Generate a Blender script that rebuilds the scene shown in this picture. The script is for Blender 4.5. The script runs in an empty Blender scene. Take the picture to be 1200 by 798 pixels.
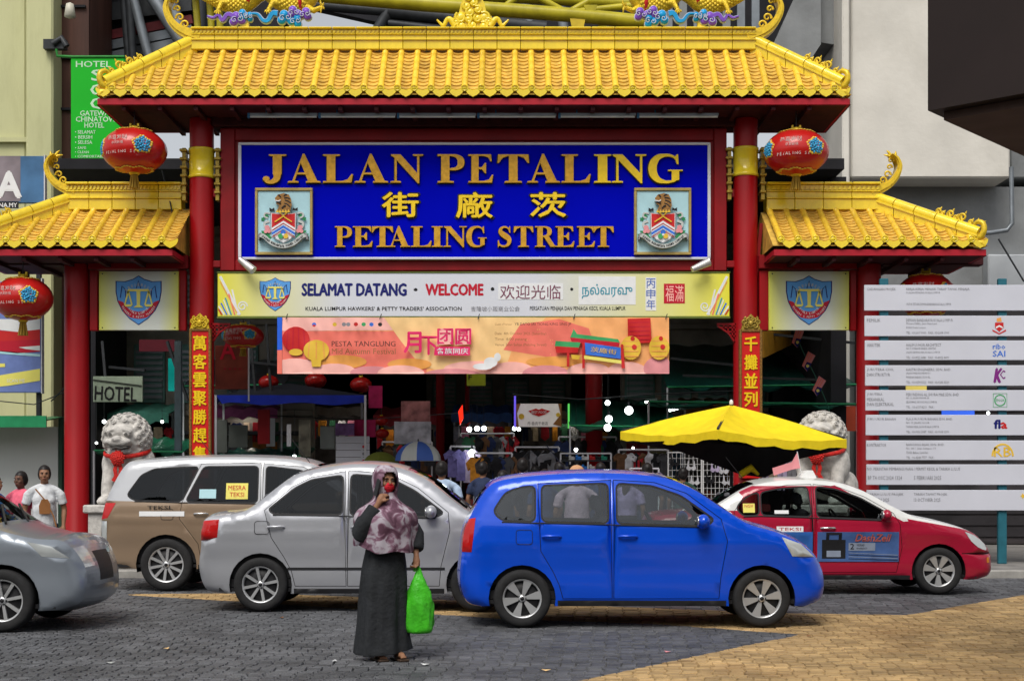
import bpy, bmesh, math, random
from mathutils import Vector, Matrix, Euler
from mathutils import geometry as mgeo
R = math.radians
rnd = random.Random(11)
sc = bpy.context.scene
col = sc.collection

# ---------------------------------------------------------------- camera
cam_d = bpy.data.cameras.new('camera')
cam = bpy.data.objects.new('camera', cam_d)
col.objects.link(cam)
cam.location = (0, 0, 1.45)
cam.rotation_euler = (R(90), 0, 0)
cam_d.sensor_width = 36
cam_d.lens = 51
cam_d.shift_y = (566 - 399) / 1200
cam_d.clip_end = 3000
cam_d.clip_start = 0.1
sc.camera = cam

# ---------------------------------------------------------------- light
SUN_EL, SUN_AZ = 54.0, 198.0        # high behind the camera's left shoulder, veiled by cloud
world = bpy.data.worlds.new('World')
sc.world = world
world.use_nodes = True
wn = world.node_tree.nodes
wl = world.node_tree.links
wbg = wn['Background']
wsky = wn.new('ShaderNodeTexSky')
wsky.sky_type = 'NISHITA'
wsky.sun_disc = False
wsky.sun_elevation = R(SUN_EL)
wsky.sun_rotation = R(SUN_AZ)
wsky.air_density = 1.0
wsky.dust_density = 3.0
whs = wn.new('ShaderNodeHueSaturation')
whs.inputs['Saturation'].default_value = 0.22
whs.inputs['Value'].default_value = 1.0
wl.new(wsky.outputs['Color'], whs.inputs['Color'])
wl.new(whs.outputs['Color'], wbg.inputs['Color'])
wbg.inputs['Strength'].default_value = 0.125
sun_d = bpy.data.lights.new('sun', 'SUN')
sun_d.energy = 2.0
sun_d.angle = R(30)
sun_d.color = (1.0, 0.95, 0.87)
sun = bpy.data.objects.new('sun', sun_d)
col.objects.link(sun)
_az, _el = R(SUN_AZ), R(SUN_EL)
_dir = Vector((math.sin(_az) * math.cos(_el), math.cos(_az) * math.cos(_el), math.sin(_el)))
sun.rotation_euler = _dir.to_track_quat('Z', 'Y').to_euler()
sc.view_settings.view_transform = 'Standard'
sc.view_settings.look = 'None'
sc.view_settings.exposure = 0.22
sc.view_settings.gamma = 1.0
try:
    sc.cycles.max_bounces = 6
    sc.cycles.transparent_max_bounces = 12
    sc.cycles.caustics_reflective = False
    sc.cycles.caustics_refractive = False
    sc.cycles.sample_clamp_indirect = 4
except Exception:
    pass

# ---------------------------------------------------------------- measuring
def W(px, py, Y):
    return Vector(((px - 600) * Y / 1700, Y, 1.45 + (566 - py) * Y / 1700))
def XZ(px, py, Y):
    return ((px - 600) * Y / 1700, 1.45 + (566 - py) * Y / 1700)
def GY(py):
    return 1.45 * 1700 / (py - 566)

# ---------------------------------------------------------------- materials
MATS = {}
def mat(name, c, rough=0.5, metal=0.0, var=0.12, scale=6.0, bump=0.0, bscale=60.0, coat=0.0,
        emit=0.0, ecol=None, rv=0.0, isl=0.0, dirt=0.0, dcol=(0.05, 0.04, 0.03), stretch=None, spec=0.25):
    if name in MATS:
        return MATS[name]
    m = bpy.data.materials.new(name)
    m.use_nodes = True
    n, l = m.node_tree.nodes, m.node_tree.links
    b = n['Principled BSDF']
    b.inputs['Roughness'].default_value = rough
    b.inputs['Metallic'].default_value = metal
    b.inputs['Coat Weight'].default_value = coat
    b.inputs['Specular IOR Level'].default_value = spec
    b.inputs['Coat Roughness'].default_value = 0.08
    tc = n.new('ShaderNodeTexCoord')
    src = tc.outputs['Object']
    if stretch:
        mp = n.new('ShaderNodeMapping')
        mp.inputs['Scale'].default_value = stretch
        l.new(src, mp.inputs['Vector'])
        src = mp.outputs['Vector']
    nz = n.new('ShaderNodeTexNoise')
    nz.inputs['Scale'].default_value = scale
    nz.inputs['Detail'].default_value = 5
    l.new(src, nz.inputs['Vector'])
    mr = n.new('ShaderNodeMapRange')
    mr.inputs['From Min'].default_value = 0.3
    mr.inputs['From Max'].default_value = 0.7
    mr.inputs['To Min'].default_value = 1 - var
    mr.inputs['To Max'].default_value = 1 + var
    l.new(nz.outputs['Fac'], mr.inputs['Value'])
    val = mr.outputs['Result']
    if rv:
        oi = n.new('ShaderNodeObjectInfo')
        m2 = n.new('ShaderNodeMapRange')
        m2.inputs['To Min'].default_value = 1 - rv
        m2.inputs['To Max'].default_value = 1 + rv
        l.new(oi.outputs['Random'], m2.inputs['Value'])
        mm = n.new('ShaderNodeMath'); mm.operation = 'MULTIPLY'
        l.new(val, mm.inputs[0]); l.new(m2.outputs['Result'], mm.inputs[1])
        val = mm.outputs[0]
    if isl:
        gi = n.new('ShaderNodeNewGeometry')
        m3 = n.new('ShaderNodeMapRange')
        m3.inputs['To Min'].default_value = 1 - isl
        m3.inputs['To Max'].default_value = 1 + isl
        l.new(gi.outputs['Random Per Island'], m3.inputs['Value'])
        m4 = n.new('ShaderNodeMath'); m4.operation = 'MULTIPLY'
        l.new(val, m4.inputs[0]); l.new(m3.outputs['Result'], m4.inputs[1])
        val = m4.outputs[0]
    vm = n.new('ShaderNodeVectorMath'); vm.operation = 'SCALE'
    vm.inputs[0].default_value = c[:3]
    l.new(val, vm.inputs['Scale'])
    cout = vm.outputs['Vector']
    if dirt:
        n2 = n.new('ShaderNodeTexNoise')
        n2.inputs['Scale'].default_value = scale * 0.45
        n2.inputs['Detail'].default_value = 8
        n2.inputs['Roughness'].default_value = 0.7
        l.new(src, n2.inputs['Vector'])
        r2 = n.new('ShaderNodeMapRange')
        r2.inputs['From Min'].default_value = 0.5
        r2.inputs['From Max'].default_value = 0.72
        r2.inputs['To Max'].default_value = dirt
        l.new(n2.outputs['Fac'], r2.inputs['Value'])
        mx = n.new('ShaderNodeMix'); mx.data_type = 'RGBA'
        mx.inputs['B'].default_value = (*dcol, 1)
        l.new(r2.outputs['Result'], mx.inputs['Factor'])
        l.new(cout, mx.inputs['A'])
        cout = mx.outputs['Result']
    l.new(cout, b.inputs['Base Color'])
    if bump:
        n3 = n.new('ShaderNodeTexNoise')
        n3.inputs['Scale'].default_value = bscale
        n3.inputs['Detail'].default_value = 4
        l.new(src, n3.inputs['Vector'])
        bp = n.new('ShaderNodeBump')
        bp.inputs['Strength'].default_value = bump
        bp.inputs['Distance'].default_value = 0.02
        l.new(n3.outputs['Fac'], bp.inputs['Height'])
        l.new(bp.outputs['Normal'], b.inputs['Normal'])
    if emit:
        b.inputs['Emission Color'].default_value = (*(ecol or c[:3]), 1)
        b.inputs['Emission Strength'].default_value = emit
    MATS[name] = m
    return m

def glass(name, tint=(0.35, 0.38, 0.38), rough=0.02, ior=1.7):
    if name in MATS:
        return MATS[name]
    m = bpy.data.materials.new(name)
    m.use_nodes = True
    n, l = m.node_tree.nodes, m.node_tree.links
    n.remove(n['Principled BSDF'])
    out = n['Material Output']
    t = n.new('ShaderNodeBsdfTransparent'); t.inputs[0].default_value = (*tint, 1)
    g = n.new('ShaderNodeBsdfGlossy'); g.inputs['Roughness'].default_value = rough
    g.inputs['Color'].default_value = (0.9, 0.95, 1, 1)
    f = n.new('ShaderNodeFresnel'); f.inputs['IOR'].default_value = ior
    x = n.new('ShaderNodeMixShader')
    l.new(f.outputs[0], x.inputs[0]); l.new(t.outputs[0], x.inputs[1]); l.new(g.outputs[0], x.inputs[2])
    l.new(x.outputs[0], out.inputs['Surface'])
    MATS[name] = m
    return m

# ---------------------------------------------------------------- mesh builder
class MB:
    def __init__(s):
        s.v, s.f, s.m, s.s = [], [], [], []
    def add(s, vs, fs, m=0, smooth=False):
        b = len(s.v)
        s.v += [Vector(v) for v in vs]
        for f in fs:
            s.f.append([b + i for i in f]); s.m.append(m); s.s.append(smooth)
        return s
    def join(s, o, mtx=None, m=None):
        b = len(s.v)
        s.v += [(mtx @ v if mtx else v.copy()) for v in o.v]
        for f, mm, sm in zip(o.f, o.m, o.s):
            s.f.append([b + i for i in f]); s.m.append(mm if m is None else m); s.s.append(sm)
        return s
    def xf(s, mtx):
        s.v = [mtx @ v for v in s.v]
        return s
    def box(s, x0, x1, y0, y1, z0, z1, m=0, bev=0.0):
        if x0 > x1: x0, x1 = x1, x0
        if y0 > y1: y0, y1 = y1, y0
        if z0 > z1: z0, z1 = z1, z0
        if bev <= 0 or min(x1 - x0, y1 - y0, z1 - z0) <= 2.2 * bev:
            return s.add([(x0, y0, z0), (x1, y0, z0), (x1, y1, z0), (x0, y1, z0), (x0, y0, z1), (x1, y0, z1), (x1, y1, z1), (x0, y1, z1)],
                         [(0, 3, 2, 1), (4, 5, 6, 7), (0, 1, 5, 4), (1, 2, 6, 5), (2, 3, 7, 6), (3, 0, 4, 7)], m)
        vs, ix = [], {}
        X, Yy, Z = (x0, x1), (y0, y1), (z0, z1)
        for i in (0, 1):
            for j in (0, 1):
                for k in (0, 1):
                    sx, sy, sz = (1, -1)[i], (1, -1)[j], (1, -1)[k]
                    for a in range(3):
                        p = [X[i] + sx * bev, Yy[j] + sy * bev, Z[k] + sz * bev]
                        p[a] = (X[i], Yy[j], Z[k])[a]
                        ix[(i, j, k, a)] = len(vs); vs.append(p)
        fs = []
        for a in range(3):
            b, c = [q for q in range(3) if q != a]
            for e in (0, 1):
                q = []
                for (u, w) in ((0, 0), (1, 0), (1, 1), (0, 1)):
                    t = [0, 0, 0]; t[a] = e; t[b] = u; t[c] = w
                    q.append(ix[(*t, a)])
                fs.append(q)
            for u in (0, 1):
                for w in (0, 1):
                    t0 = [0, 0, 0]; t0[b] = u; t0[c] = w; t1 = t0[:]; t1[a] = 1
                    fs.append([ix[(*t0, b)], ix[(*t1, b)], ix[(*t1, c)], ix[(*t0, c)]])
        for i in (0, 1):
            for j in (0, 1):
                for k in (0, 1):
                    fs.append([ix[(i, j, k, 0)], ix[(i, j, k, 1)], ix[(i, j, k, 2)]])
        return s.add(vs, fs, m)
    def tube(s, pts, r, n=8, m=0, caps=True, smooth=True, flat=1.0):
        pts = [Vector(p) for p in pts]
        k = len(pts)
        rr = r if isinstance(r, (list, tuple)) else [r] * k
        vs, fs = [], []
        prev = None
        for i, p in enumerate(pts):
            d = (pts[min(i + 1, k - 1)] - pts[max(i - 1, 0)])
            d = d.normalized() if d.length > 1e-9 else Vector((0, 0, 1))
            if prev is None:
                up = Vector((0, 1, 0)) if abs(d.y) < 0.9 else Vector((1, 0, 0))
                a = d.cross(up).normalized()
            else:
                a = (prev - d * prev.dot(d))
                a = a.normalized() if a.length > 1e-6 else d.orthogonal().normalized()
            prev = a
            b = d.cross(a).normalized()
            for j in range(n):
                t = 2 * math.pi * j / n
                vs.append(p + (a * math.cos(t) + b * math.sin(t) * flat) * rr[i])
        for i in range(k - 1):
            for j in range(n):
                fs.append((i * n + j, i * n + (j + 1) % n, (i + 1) * n + (j + 1) % n, (i + 1) * n + j))
        s.add(vs, fs, m, smooth)
        if caps:
            s.add([vs[j] for j in range(n)], [list(range(n))[::-1]], m)
            s.add([vs[(k - 1) * n + j] for j in range(n)], [list(range(n))], m)
        return s
    def lathe(s, prof, c=(0, 0, 0), axis='Z', n=24, m=0, smooth=True, sx=1.0, sy=1.0, closed=False):
        c = Vector(c); vs, fs = [], []
        k = len(prof)
        for (r, z) in prof:
            for j in range(n):
                t = 2 * math.pi * j / n
                a, b = r * math.cos(t) * sx, r * math.sin(t) * sy
                if axis == 'Z': p = Vector((a, b, z))
                elif axis == 'Y': p = Vector((a, z, b))
                else: p = Vector((z, a, b))
                vs.append(c + p)
        for i in range(k if closed else k - 1):
            i2 = (i + 1) % k
            for j in range(n):
                j2 = (j + 1) % n
                fs.append((i * n + j, i * n + j2, i2 * n + j2, i2 * n + j))
        s.add(vs, fs, m, smooth)
        if not closed:
            if prof[0][0] > 1e-6: s.add(vs[:n], [list(range(n))[::-1]], m)
            if prof[-1][0] > 1e-6: s.add(vs[(k - 1) * n:], [list(range(n))], m)
        return s
    def ell(s, c, r, nu=16, nv=10, m=0, rot=None):
        c = Vector(c)
        if not isinstance(r, (tuple, list, Vector)): r = (r, r, r)
        vs, fs = [], []
        for i in range(nv + 1):
            ph = math.pi * i / nv
            for j in range(nu):
                t = 2 * math.pi * j / nu
                p = Vector((r[0] * math.sin(ph) * math.cos(t), r[1] * math.sin(ph) * math.sin(t), r[2] * math.cos(ph)))
                if rot: p = rot @ p
                vs.append(c + p)
        for i in range(nv):
            for j in range(nu):
                fs.append((i * nu + j, (i + 1) * nu + j, (i + 1) * nu + (j + 1) % nu, i * nu + (j + 1) % nu))
        return s.add(vs, fs, m, True)
    def prism(s, poly, y0, y1, m=0):
        """polygon in (x, z), from the front y0 to the back y1"""
        n = len(poly)
        area = sum(poly[i][0] * poly[(i + 1) % n][1] - poly[(i + 1) % n][0] * poly[i][1] for i in range(n))
        if area < 0: poly = poly[::-1]
        tris = mgeo.tessellate_polygon([[Vector((p[0], p[1], 0)) for p in poly]])
        vs = [(p[0], y0, p[1]) for p in poly] + [(p[0], y1, p[1]) for p in poly]
        fs = []
        for t in tris:
            a, b, c = [Vector(poly[i]) for i in t]
            if (b - a).cross(c - a) < 0: t = t[::-1]
            fs.append(tuple(t)); fs.append(tuple(i + n for i in t[::-1]))
        for i in range(n):
            j = (i + 1) % n
            fs.append((j, i, i + n, j + n))
        return s.add(vs, fs, m)
    def flat(s, poly, y, m=0):
        n = len(poly)
        tris = mgeo.tessellate_polygon([[Vector((p[0], p[1], 0)) for p in poly]])
        fs = []
        for t in tris:
            a, b, c = [Vector(poly[i]) for i in t]
            if (b - a).cross(c - a) < 0: t = t[::-1]
            fs.append(tuple(t))
        return s.add([(p[0], y, p[1]) for p in poly], fs, m)
    def ribbon(s, pts, w, y0, y1, m=0):
        """stroke of width w along (x, z) points, extruded y0..y1"""
        k = len(pts)
        ww = w if isinstance(w, (list, tuple)) else [w] * k
        P = [Vector(p) for p in pts]
        vs = []
        for i in range(k):
            d = (P[min(i + 1, k - 1)] - P[max(i - 1, 0)])
            d = d.normalized() if d.length > 1e-9 else Vector((1, 0))
            nn = Vector((-d.y, d.x)) * ww[i] * 0.5
            a, b = P[i] + nn, P[i] - nn
            vs += [(a.x, y0, a.y), (b.x, y0, b.y), (b.x, y1, b.y), (a.x, y1, a.y)]
        fs = []
        for i in range(k - 1):
            a, b = i * 4, i * 4 + 4
            for q in range(4):
                fs.append((a + q, a + (q + 1) % 4, b + (q + 1) % 4, b + q))
        fs.append((0, 1, 2, 3)); e = (k - 1) * 4; fs.append((e + 3, e + 2, e + 1, e))
        return s.add(vs, fs, m)
    def bar(s, a, b, w, d=None, m=0, up=(0, 0, 1)):
        a, b = Vector(a), Vector(b); d = d or w
        t = (b - a).normalized(); u = Vector(up)
        if abs(t.dot(u)) > 0.95: u = Vector((0, 1, 0))
        x = t.cross(u).normalized() * w / 2; y = x.normalized().cross(t).normalized() * d / 2
        vs = [a - x - y, a + x - y, a + x + y, a - x + y, b - x - y, b + x - y, b + x + y, b - x + y]
        return s.add(vs, [(0, 3, 2, 1), (4, 5, 6, 7), (0, 1, 5, 4), (1, 2, 6, 5), (2, 3, 7, 6), (3, 0, 4, 7)], m)

def mesh_of(name, mb, mats, off=None):
    me = bpy.data.meshes.new(name)
    vs = [v - off for v in mb.v] if off is not None else mb.v
    me.from_pydata([tuple(v) for v in vs], [], mb.f)
    if not isinstance(mats, (list, tuple)): mats = [mats]
    for m in mats: me.materials.append(m)
    if len(me.polygons) == len(mb.f):
        me.polygons.foreach_set('material_index', [min(i, len(mats) - 1) for i in mb.m])
        me.polygons.foreach_set('use_smooth', mb.s)
    me.update()
    return me

ORG = {}
def setp(o, label=None, cat=None, group=None, kind=None):
    if label: o['label'] = label
    if cat: o['category'] = cat
    if group: o['group'] = group
    if kind: o['kind'] = kind
    return o
def thing(name, label, cat, loc=(0, 0, 0), rz=0.0, group=None):
    o = bpy.data.objects.new(name, None)
    o.empty_display_size = 0.2
    col.objects.link(o)
    o.location = loc; o.rotation_euler = (0, 0, rz)
    ORG[o.name] = Vector(loc)
    return setp(o, label, cat, group)
def part(name, mb, mats, parent, world=True, label=None, kind=None):
    """a part; its geometry is given in world space (world=True) or in the thing's own space"""
    off = ORG[parent.name] if world else None
    o = bpy.data.objects.new(name, mesh_of(name, mb, mats, off))
    col.objects.link(o); o.parent = parent
    ORG[o.name] = ORG[parent.name]
    return setp(o, label, None, None, kind)
def solo(name, mb, mats, label=None, cat=None, group=None, kind=None):
    """a thing that is one mesh, in world space; origin at the middle of its base"""
    xs = [v.x for v in mb.v]; ys = [v.y for v in mb.v]; zs = [v.z for v in mb.v]
    off = Vector(((min(xs) + max(xs)) / 2, (min(ys) + max(ys)) / 2, min(zs)))
    o = bpy.data.objects.new(name, mesh_of(name, mb, mats, off))
    o.location = off
    col.objects.link(o); ORG[o.name] = off
    return setp(o, label, cat, group, kind)
def struct(name, mb, mats):
    return solo(name, mb, mats, kind='structure')
def kids(o):
    return [c for c in o.children]
def dup(o, loc, rz=None, label=None, parent=None):
    c = o.copy(); col.objects.link(c)
    if parent is None:
        c.location = loc
        if rz is not None: c.rotation_euler = (0, 0, rz)
        if label: c['label'] = label
        ORG[c.name] = Vector(loc)
    else:
        c.parent = parent
    for k in list(o.children):
        dup(k, None, parent=c)
    return c

# ---------------------------------------------------------------- lettering
def text_raw(s, bold=0.0, res=2, spacing=1.0, shear=0.0):
    cu = bpy.data.curves.new('t', 'FONT')
    cu.body = s; cu.resolution_u = res; cu.offset = bold; cu.space_character = spacing; cu.shear = shear
    cu.fill_mode = 'FRONT'
    o = bpy.data.objects.new('t', cu)
    me = bpy.data.meshes.new_from_object(o)
    vs = [Vector((v.co.x, 0, v.co.y)) for v in me.vertices]
    fs = [list(p.vertices) for p in me.polygons]
    bpy.data.objects.remove(o); bpy.data.curves.remove(cu); bpy.data.meshes.remove(me)
    return vs, fs
def text_mb(s, x0, x1, z0, z1, y, bold=0.0, res=2, spacing=1.0, depth=0.0, rot=0.0, keep=False, shear=0.0):
    """lettering whose ink fills the box x0..x1, z0..z1, facing the street at y"""
    fat = bold > 0.012
    vs, fs = text_raw(s, 0.0 if fat else bold, res, spacing, shear)
    mb = MB()
    if not vs: return mb
    a0, a1 = min(v.x for v in vs), max(v.x for v in vs)
    b0, b1 = min(v.z for v in vs), max(v.z for v in vs)
    sx = (x1 - x0) / max(a1 - a0, 1e-6); sz = (z1 - z0) / max(b1 - b0, 1e-6)
    if keep:
        sx = sz = min(sx, sz)
    cx, cz = (x0 + x1) / 2, (z0 + z1) / 2
    out = []
    for v in vs:
        px = (v.x - (a0 + a1) / 2) * sx; pz = (v.z - (b0 + b1) / 2) * sz
        c, t = math.cos(rot), math.sin(rot)
        out.append(Vector((cx + px * c - pz * t, y, cz + px * t + pz * c)))
    ff = []
    for f in fs:
        a, b, c = out[f[0]], out[f[1]], out[f[2]]
        nn = (b - a).cross(c - a)
        ff.append(f if nn.y < 0 else f[::-1])
    if fat:
        d = bold * 0.8 * (sz if not keep else sx)
        base = out
        for q, (u, w) in enumerate(((d, 0), (-d, 0), (0, d), (0, -d))):
            mb.add([Vector((v.x + u, y + 0.0006 * (q + 1), v.z + w)) for v in base], ff)
            if depth:
                eds = {(f[i], f[(i + 1) % len(f)]) for f in ff for i in range(len(f))}
                n = len(base); sd = [Vector((v.x + u, y + depth, v.z + w)) for v in base]
                mb.add([Vector((v.x + u, y + 0.0006 * (q + 1), v.z + w)) for v in base] + sd, [(e[1], e[0], e[0] + n, e[1] + n) for e in eds if (e[1], e[0]) not in eds])
    mb.add(out, ff)
    if depth:
        edges = {}
        for f in ff:
            for i in range(len(f)):
                e = (f[i], f[(i + 1) % len(f)])
                edges[e] = 1
        bd = [e for e in edges if (e[1], e[0]) not in edges]
        n = len(out)
        side = [Vector((v.x, y + depth, v.z)) for v in out]
        mb.add(out + side, [(e[1], e[0], e[0] + n, e[1] + n) for e in bd])
    return mb
def ptext(s, px0, px1, py0, py1, Y, **k):
    x0, z1 = XZ(px0, py0, Y); x1, z0 = XZ(px1, py1, Y)
    return text_mb(s, x0, x1, z0, z1, Y, **k)

def arcpts(cx, cz, rx, rz, a0, a1, n):
    return [(cx + rx * math.cos(R(a0 + (a1 - a0) * i / n)), cz + rz * math.sin(R(a0 + (a1 - a0) * i / n))) for i in range(n + 1)]
def spline(pts, n=8):
    P = [Vector(p) for p in pts]
    P = [2 * P[0] - P[1]] + P + [2 * P[-1] - P[-2]]
    out = []
    for i in range(1, len(P) - 2):
        for j in range(n):
            t = j / n
            out.append(0.5 * ((2 * P[i]) + (-P[i - 1] + P[i + 1]) * t + (2 * P[i - 1] - 5 * P[i] + 4 * P[i + 1] - P[i + 2]) * t * t + (-P[i - 1] + 3 * P[i] - 3 * P[i + 1] + P[i + 2]) * t ** 3))
    out.append(P[-2])
    return out

def serif(ch):
    """bold roman capitals cut as plates: list of ('p', polygon) and ('r', points, widths); height 1"""
    T, t, sh = 0.23, 0.075, 0.045
    def slab(x0, x1, z):          # foot or head serif with bracketed ends
        if z == 0: return ('p', [(x0, 0), (x1, 0), (x1, sh), (x1 - 0.06, sh + 0.015), (x0 + 0.06, sh + 0.015), (x0, sh)])
        return ('p', [(x0, 1), (x0, 1 - sh), (x0 + 0.06, 1 - sh - 0.015), (x1 - 0.06, 1 - sh - 0.015), (x1, 1 - sh), (x1, 1)])
    def stem(x, w=T): return ('p', [(x, 0.02), (x + w, 0.02), (x + w, 0.98), (x, 0.98)])
    if ch == 'I': return 0.42, [stem(0.095), slab(0, 0.42, 0), slab(0, 0.42, 1)]
    if ch == 'J':
        return 0.62, [('p', [(0.27, 0.30), (0.50, 0.30), (0.50, 0.98), (0.27, 0.98)]), slab(0.17, 0.62, 1),
                      ('r', [(0.385, 0.32), (0.37, 0.16), (0.28, 0.05), (0.16, 0.02), (0.07, 0.06)], [T, 0.2, 0.14, 0.09, 0.06]),
                      ('p', [(0.1 + 0.09 * math.cos(a * 0.5236), 0.14 + 0.09 * math.sin(a * 0.5236)) for a in range(12)])]
    if ch == 'L': return 0.80, [stem(0.10), slab(0, 0.45, 1), ('p', [(0, 0), (0.76, 0), (0.80, 0.30), (0.76, 0.30), (0.66, 0.12), (0.52, 0.06), (0, 0.055)])]
    if ch == 'E': return 0.80, [stem(0.10), ('p', [(0, 0), (0.76, 0), (0.80, 0.28), (0.76, 0.28), (0.66, 0.11), (0.5, 0.06), (0, 0.055)]),
                                ('p', [(0, 1), (0, 0.945), (0.5, 0.945), (0.64, 0.89), (0.71, 0.75), (0.75, 0.75), (0.73, 1)]),
                                ('p', [(0.3, 0.54), (0.3, 0.48), (0.44, 0.47), (0.53, 0.33), (0.57, 0.33), (0.57, 0.70), (0.53, 0.70), (0.44, 0.55)])]
    if ch == 'T': return 0.84, [stem(0.305), slab(0.19, 0.65, 0), ('p', [(0.02, 1), (0, 0.70), (0.04, 0.70), (0.14, 0.88), (0.28, 0.945), (0.56, 0.945), (0.70, 0.88), (0.80, 0.70), (0.84, 0.70), (0.82, 1)])]
    if ch == 'A': return 0.98, [('p', [(0.44, 1.02), (0.50, 1.02), (0.90, 0.02), (0.62, 0.02), (0.385, 0.70)]),
                                ('p', [(0.44, 1.0), (0.40, 0.76), (0.19, 0.02), (0.115, 0.02)]),
                                ('p', [(0.23, 0.29), (0.62, 0.29), (0.60, 0.355), (0.25, 0.355)]), slab(0, 0.32, 0), slab(0.54, 0.98, 0)]
    if ch == 'N': return 0.98, [('p', [(0.12, 0.02), (0.185, 0.02), (0.185, 0.9), (0.12, 0.9)]), ('p', [(0.80, 0.1), (0.865, 0.1), (0.865, 0.98), (0.80, 0.98)]),
                                ('p', [(0.02, 1), (0.30, 1), (0.865, 0.26), (0.865, -0.02), (0.82, -0.02), (0.12, 0.88), (0.02, 0.955)]), slab(0, 0.31, 0), slab(0.67, 0.98, 1)]
    if ch == 'P': return 0.76, [stem(0.10), slab(0, 0.45, 0),
                                ('r', [(0, 0.972), (0.36, 0.972), (0.52, 0.94), (0.625, 0.84), (0.65, 0.72), (0.625, 0.60), (0.52, 0.50), (0.36, 0.475), (0.30, 0.475)], [0.056, 0.056, 0.1, 0.19, 0.22, 0.19, 0.1, 0.06, 0.05])]
    if ch == 'R': return 0.92, [stem(0.10), slab(0, 0.44, 0),
                                ('r', [(0, 0.972), (0.36, 0.972), (0.50, 0.94), (0.60, 0.85), (0.62, 0.745), (0.60, 0.64), (0.50, 0.54), (0.36, 0.51), (0.30, 0.51)], [0.056, 0.056, 0.1, 0.18, 0.215, 0.18, 0.1, 0.06, 0.05]),
                                ('p', [(0.36, 0.52), (0.58, 0.53), (0.84, 0.08), (0.92, 0.04), (0.92, 0), (0.66, 0)])]
    if ch == 'G': return 0.94, [('r', [(0.80, 0.70), (0.76, 0.86), (0.64, 0.955), (0.48, 0.97), (0.30, 0.90), (0.18, 0.72), (0.145, 0.5), (0.18, 0.28), (0.30, 0.10), (0.48, 0.03), (0.64, 0.04), (0.76, 0.10)],
                                  [0.03, 0.06, 0.075, 0.09, 0.17, 0.24, 0.26, 0.24, 0.17, 0.09, 0.07, 0.08]),
                                ('p', [(0.66, 0.04), (0.86, 0.10), (0.86, 0.42), (0.66, 0.42)]), ('p', [(0.56, 0.41), (0.95, 0.41), (0.95, 0.455), (0.56, 0.455)]),
                                ('p', [(0.80, 0.66), (0.84, 0.66), (0.83, 1.0), (0.80, 1.0), (0.74, 0.92)])]
    if ch == 'S': return 0.66, [('r', [(0.545, 0.72), (0.51, 0.86), (0.40, 0.955), (0.27, 0.96), (0.155, 0.88), (0.14, 0.75), (0.21, 0.64), (0.36, 0.53), (0.50, 0.41), (0.535, 0.26), (0.47, 0.11), (0.33, 0.035), (0.19, 0.05), (0.09, 0.14), (0.05, 0.30)],
                                  [0.03, 0.055, 0.08, 0.09, 0.13, 0.19, 0.24, 0.27, 0.24, 0.19, 0.13, 0.09, 0.08, 0.055, 0.03]),
                                ('p', [(0.545, 0.69), (0.585, 0.69), (0.575, 1.0), (0.545, 1.0), (0.5, 0.93)]), ('p', [(0.02, 0.32), (0.02, 0.0), (0.055, 0.0), (0.1, 0.07), (0.06, 0.32)])]
    return 0.3, []
def serif_letter(ch, x, z, w, h, y, depth, mb=None, grow=0.0, m=0):
    adv, el = serif(ch)
    mb = mb or MB()
    k = 0
    for e in el:
        yy = y - 0.0015 * k; k += 1
        if e[0] == 'p':
            mb.prism([(x + p[0] / adv * w, z + p[1] * h) for p in e[1]], yy, y + depth, m)
        else:
            pts = spline([(p[0] / adv * w, p[1] * h, 0) for p in e[1]], 5)
            ws = []
            for i in range(len(e[2]) - 1):
                for j in range(5):
                    ws.append((e[2][i] * (1 - j / 5) + e[2][i + 1] * j / 5))
            ws.append(e[2][-1])
            mb.ribbon([(x + p[0], z + p[1]) for p in pts], [q * (h + w / adv) / 2 for q in ws], yy, y + depth, m)
    return mb
# ================================================================ GROUND
M_asph = mat('grey_paving', (0.085, 0.088, 0.095), 0.55, var=0.35, scale=1.2, bump=0.25, bscale=40)
M_blockg = mat('grey_block', (0.095, 0.098, 0.106), 0.5, isl=.3, var=0.30, scale=1.6, bump=0.5, bscale=90, dirt=0.5, dcol=(0.04, 0.04, 0.045))
M_joint = mat('joint_sand', (0.07, 0.066, 0.058), 0.9, var=0.3, scale=20)
M_blockt = mat('tan_block', (0.43, 0.29, 0.135), 0.65, isl=.25, var=0.3, scale=1.4, bump=0.5, bscale=90, dirt=0.75, dcol=(0.24, 0.13, 0.05))
M_tanflat = mat('tan_paving', (0.36, 0.24, 0.11), 0.65, var=0.35, scale=2.0, bump=0.4, bscale=60, dirt=0.5, dcol=(0.12, 0.07, 0.03))
g = MB(); g.add([(-400, -60, 0), (400, -60, 0), (400, 900, 0), (-400, 900, 0)], [(0, 1, 2, 3)])
struct('ground', g, mat('far_ground', (0.12, 0.118, 0.112), 0.9, var=0.3, scale=0.4))
g = MB(); g.add([(-60, 5, 0.004), (60, 5, 0.004), (60, 22, 0.004), (-60, 22, 0.004)], [(0, 1, 2, 3)])
struct('road', g, M_joint)
g = MB(); g.box(-60, 60, 22.0, 80, -0.1, 0.12, bev=0.015)
struct('pavement', g, mat('pavement_slab', (0.2, 0.19, 0.18), 0.7, var=0.3, scale=3, bump=0.3, bscale=30))
for i in range(60):
    k = MB(); k.box(-30 + i, -29.012 + i, 21.86, 21.996, -0.05, 0.135, bev=0.012)
    if abs(-29.5 + i) < 9:
        setp(solo('kerb_stone', k, mat('kerb', (0.3, 0.29, 0.27), 0.8, var=0.25, scale=5, dirt=0.4, rv=0.12)), kind='structure')

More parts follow.
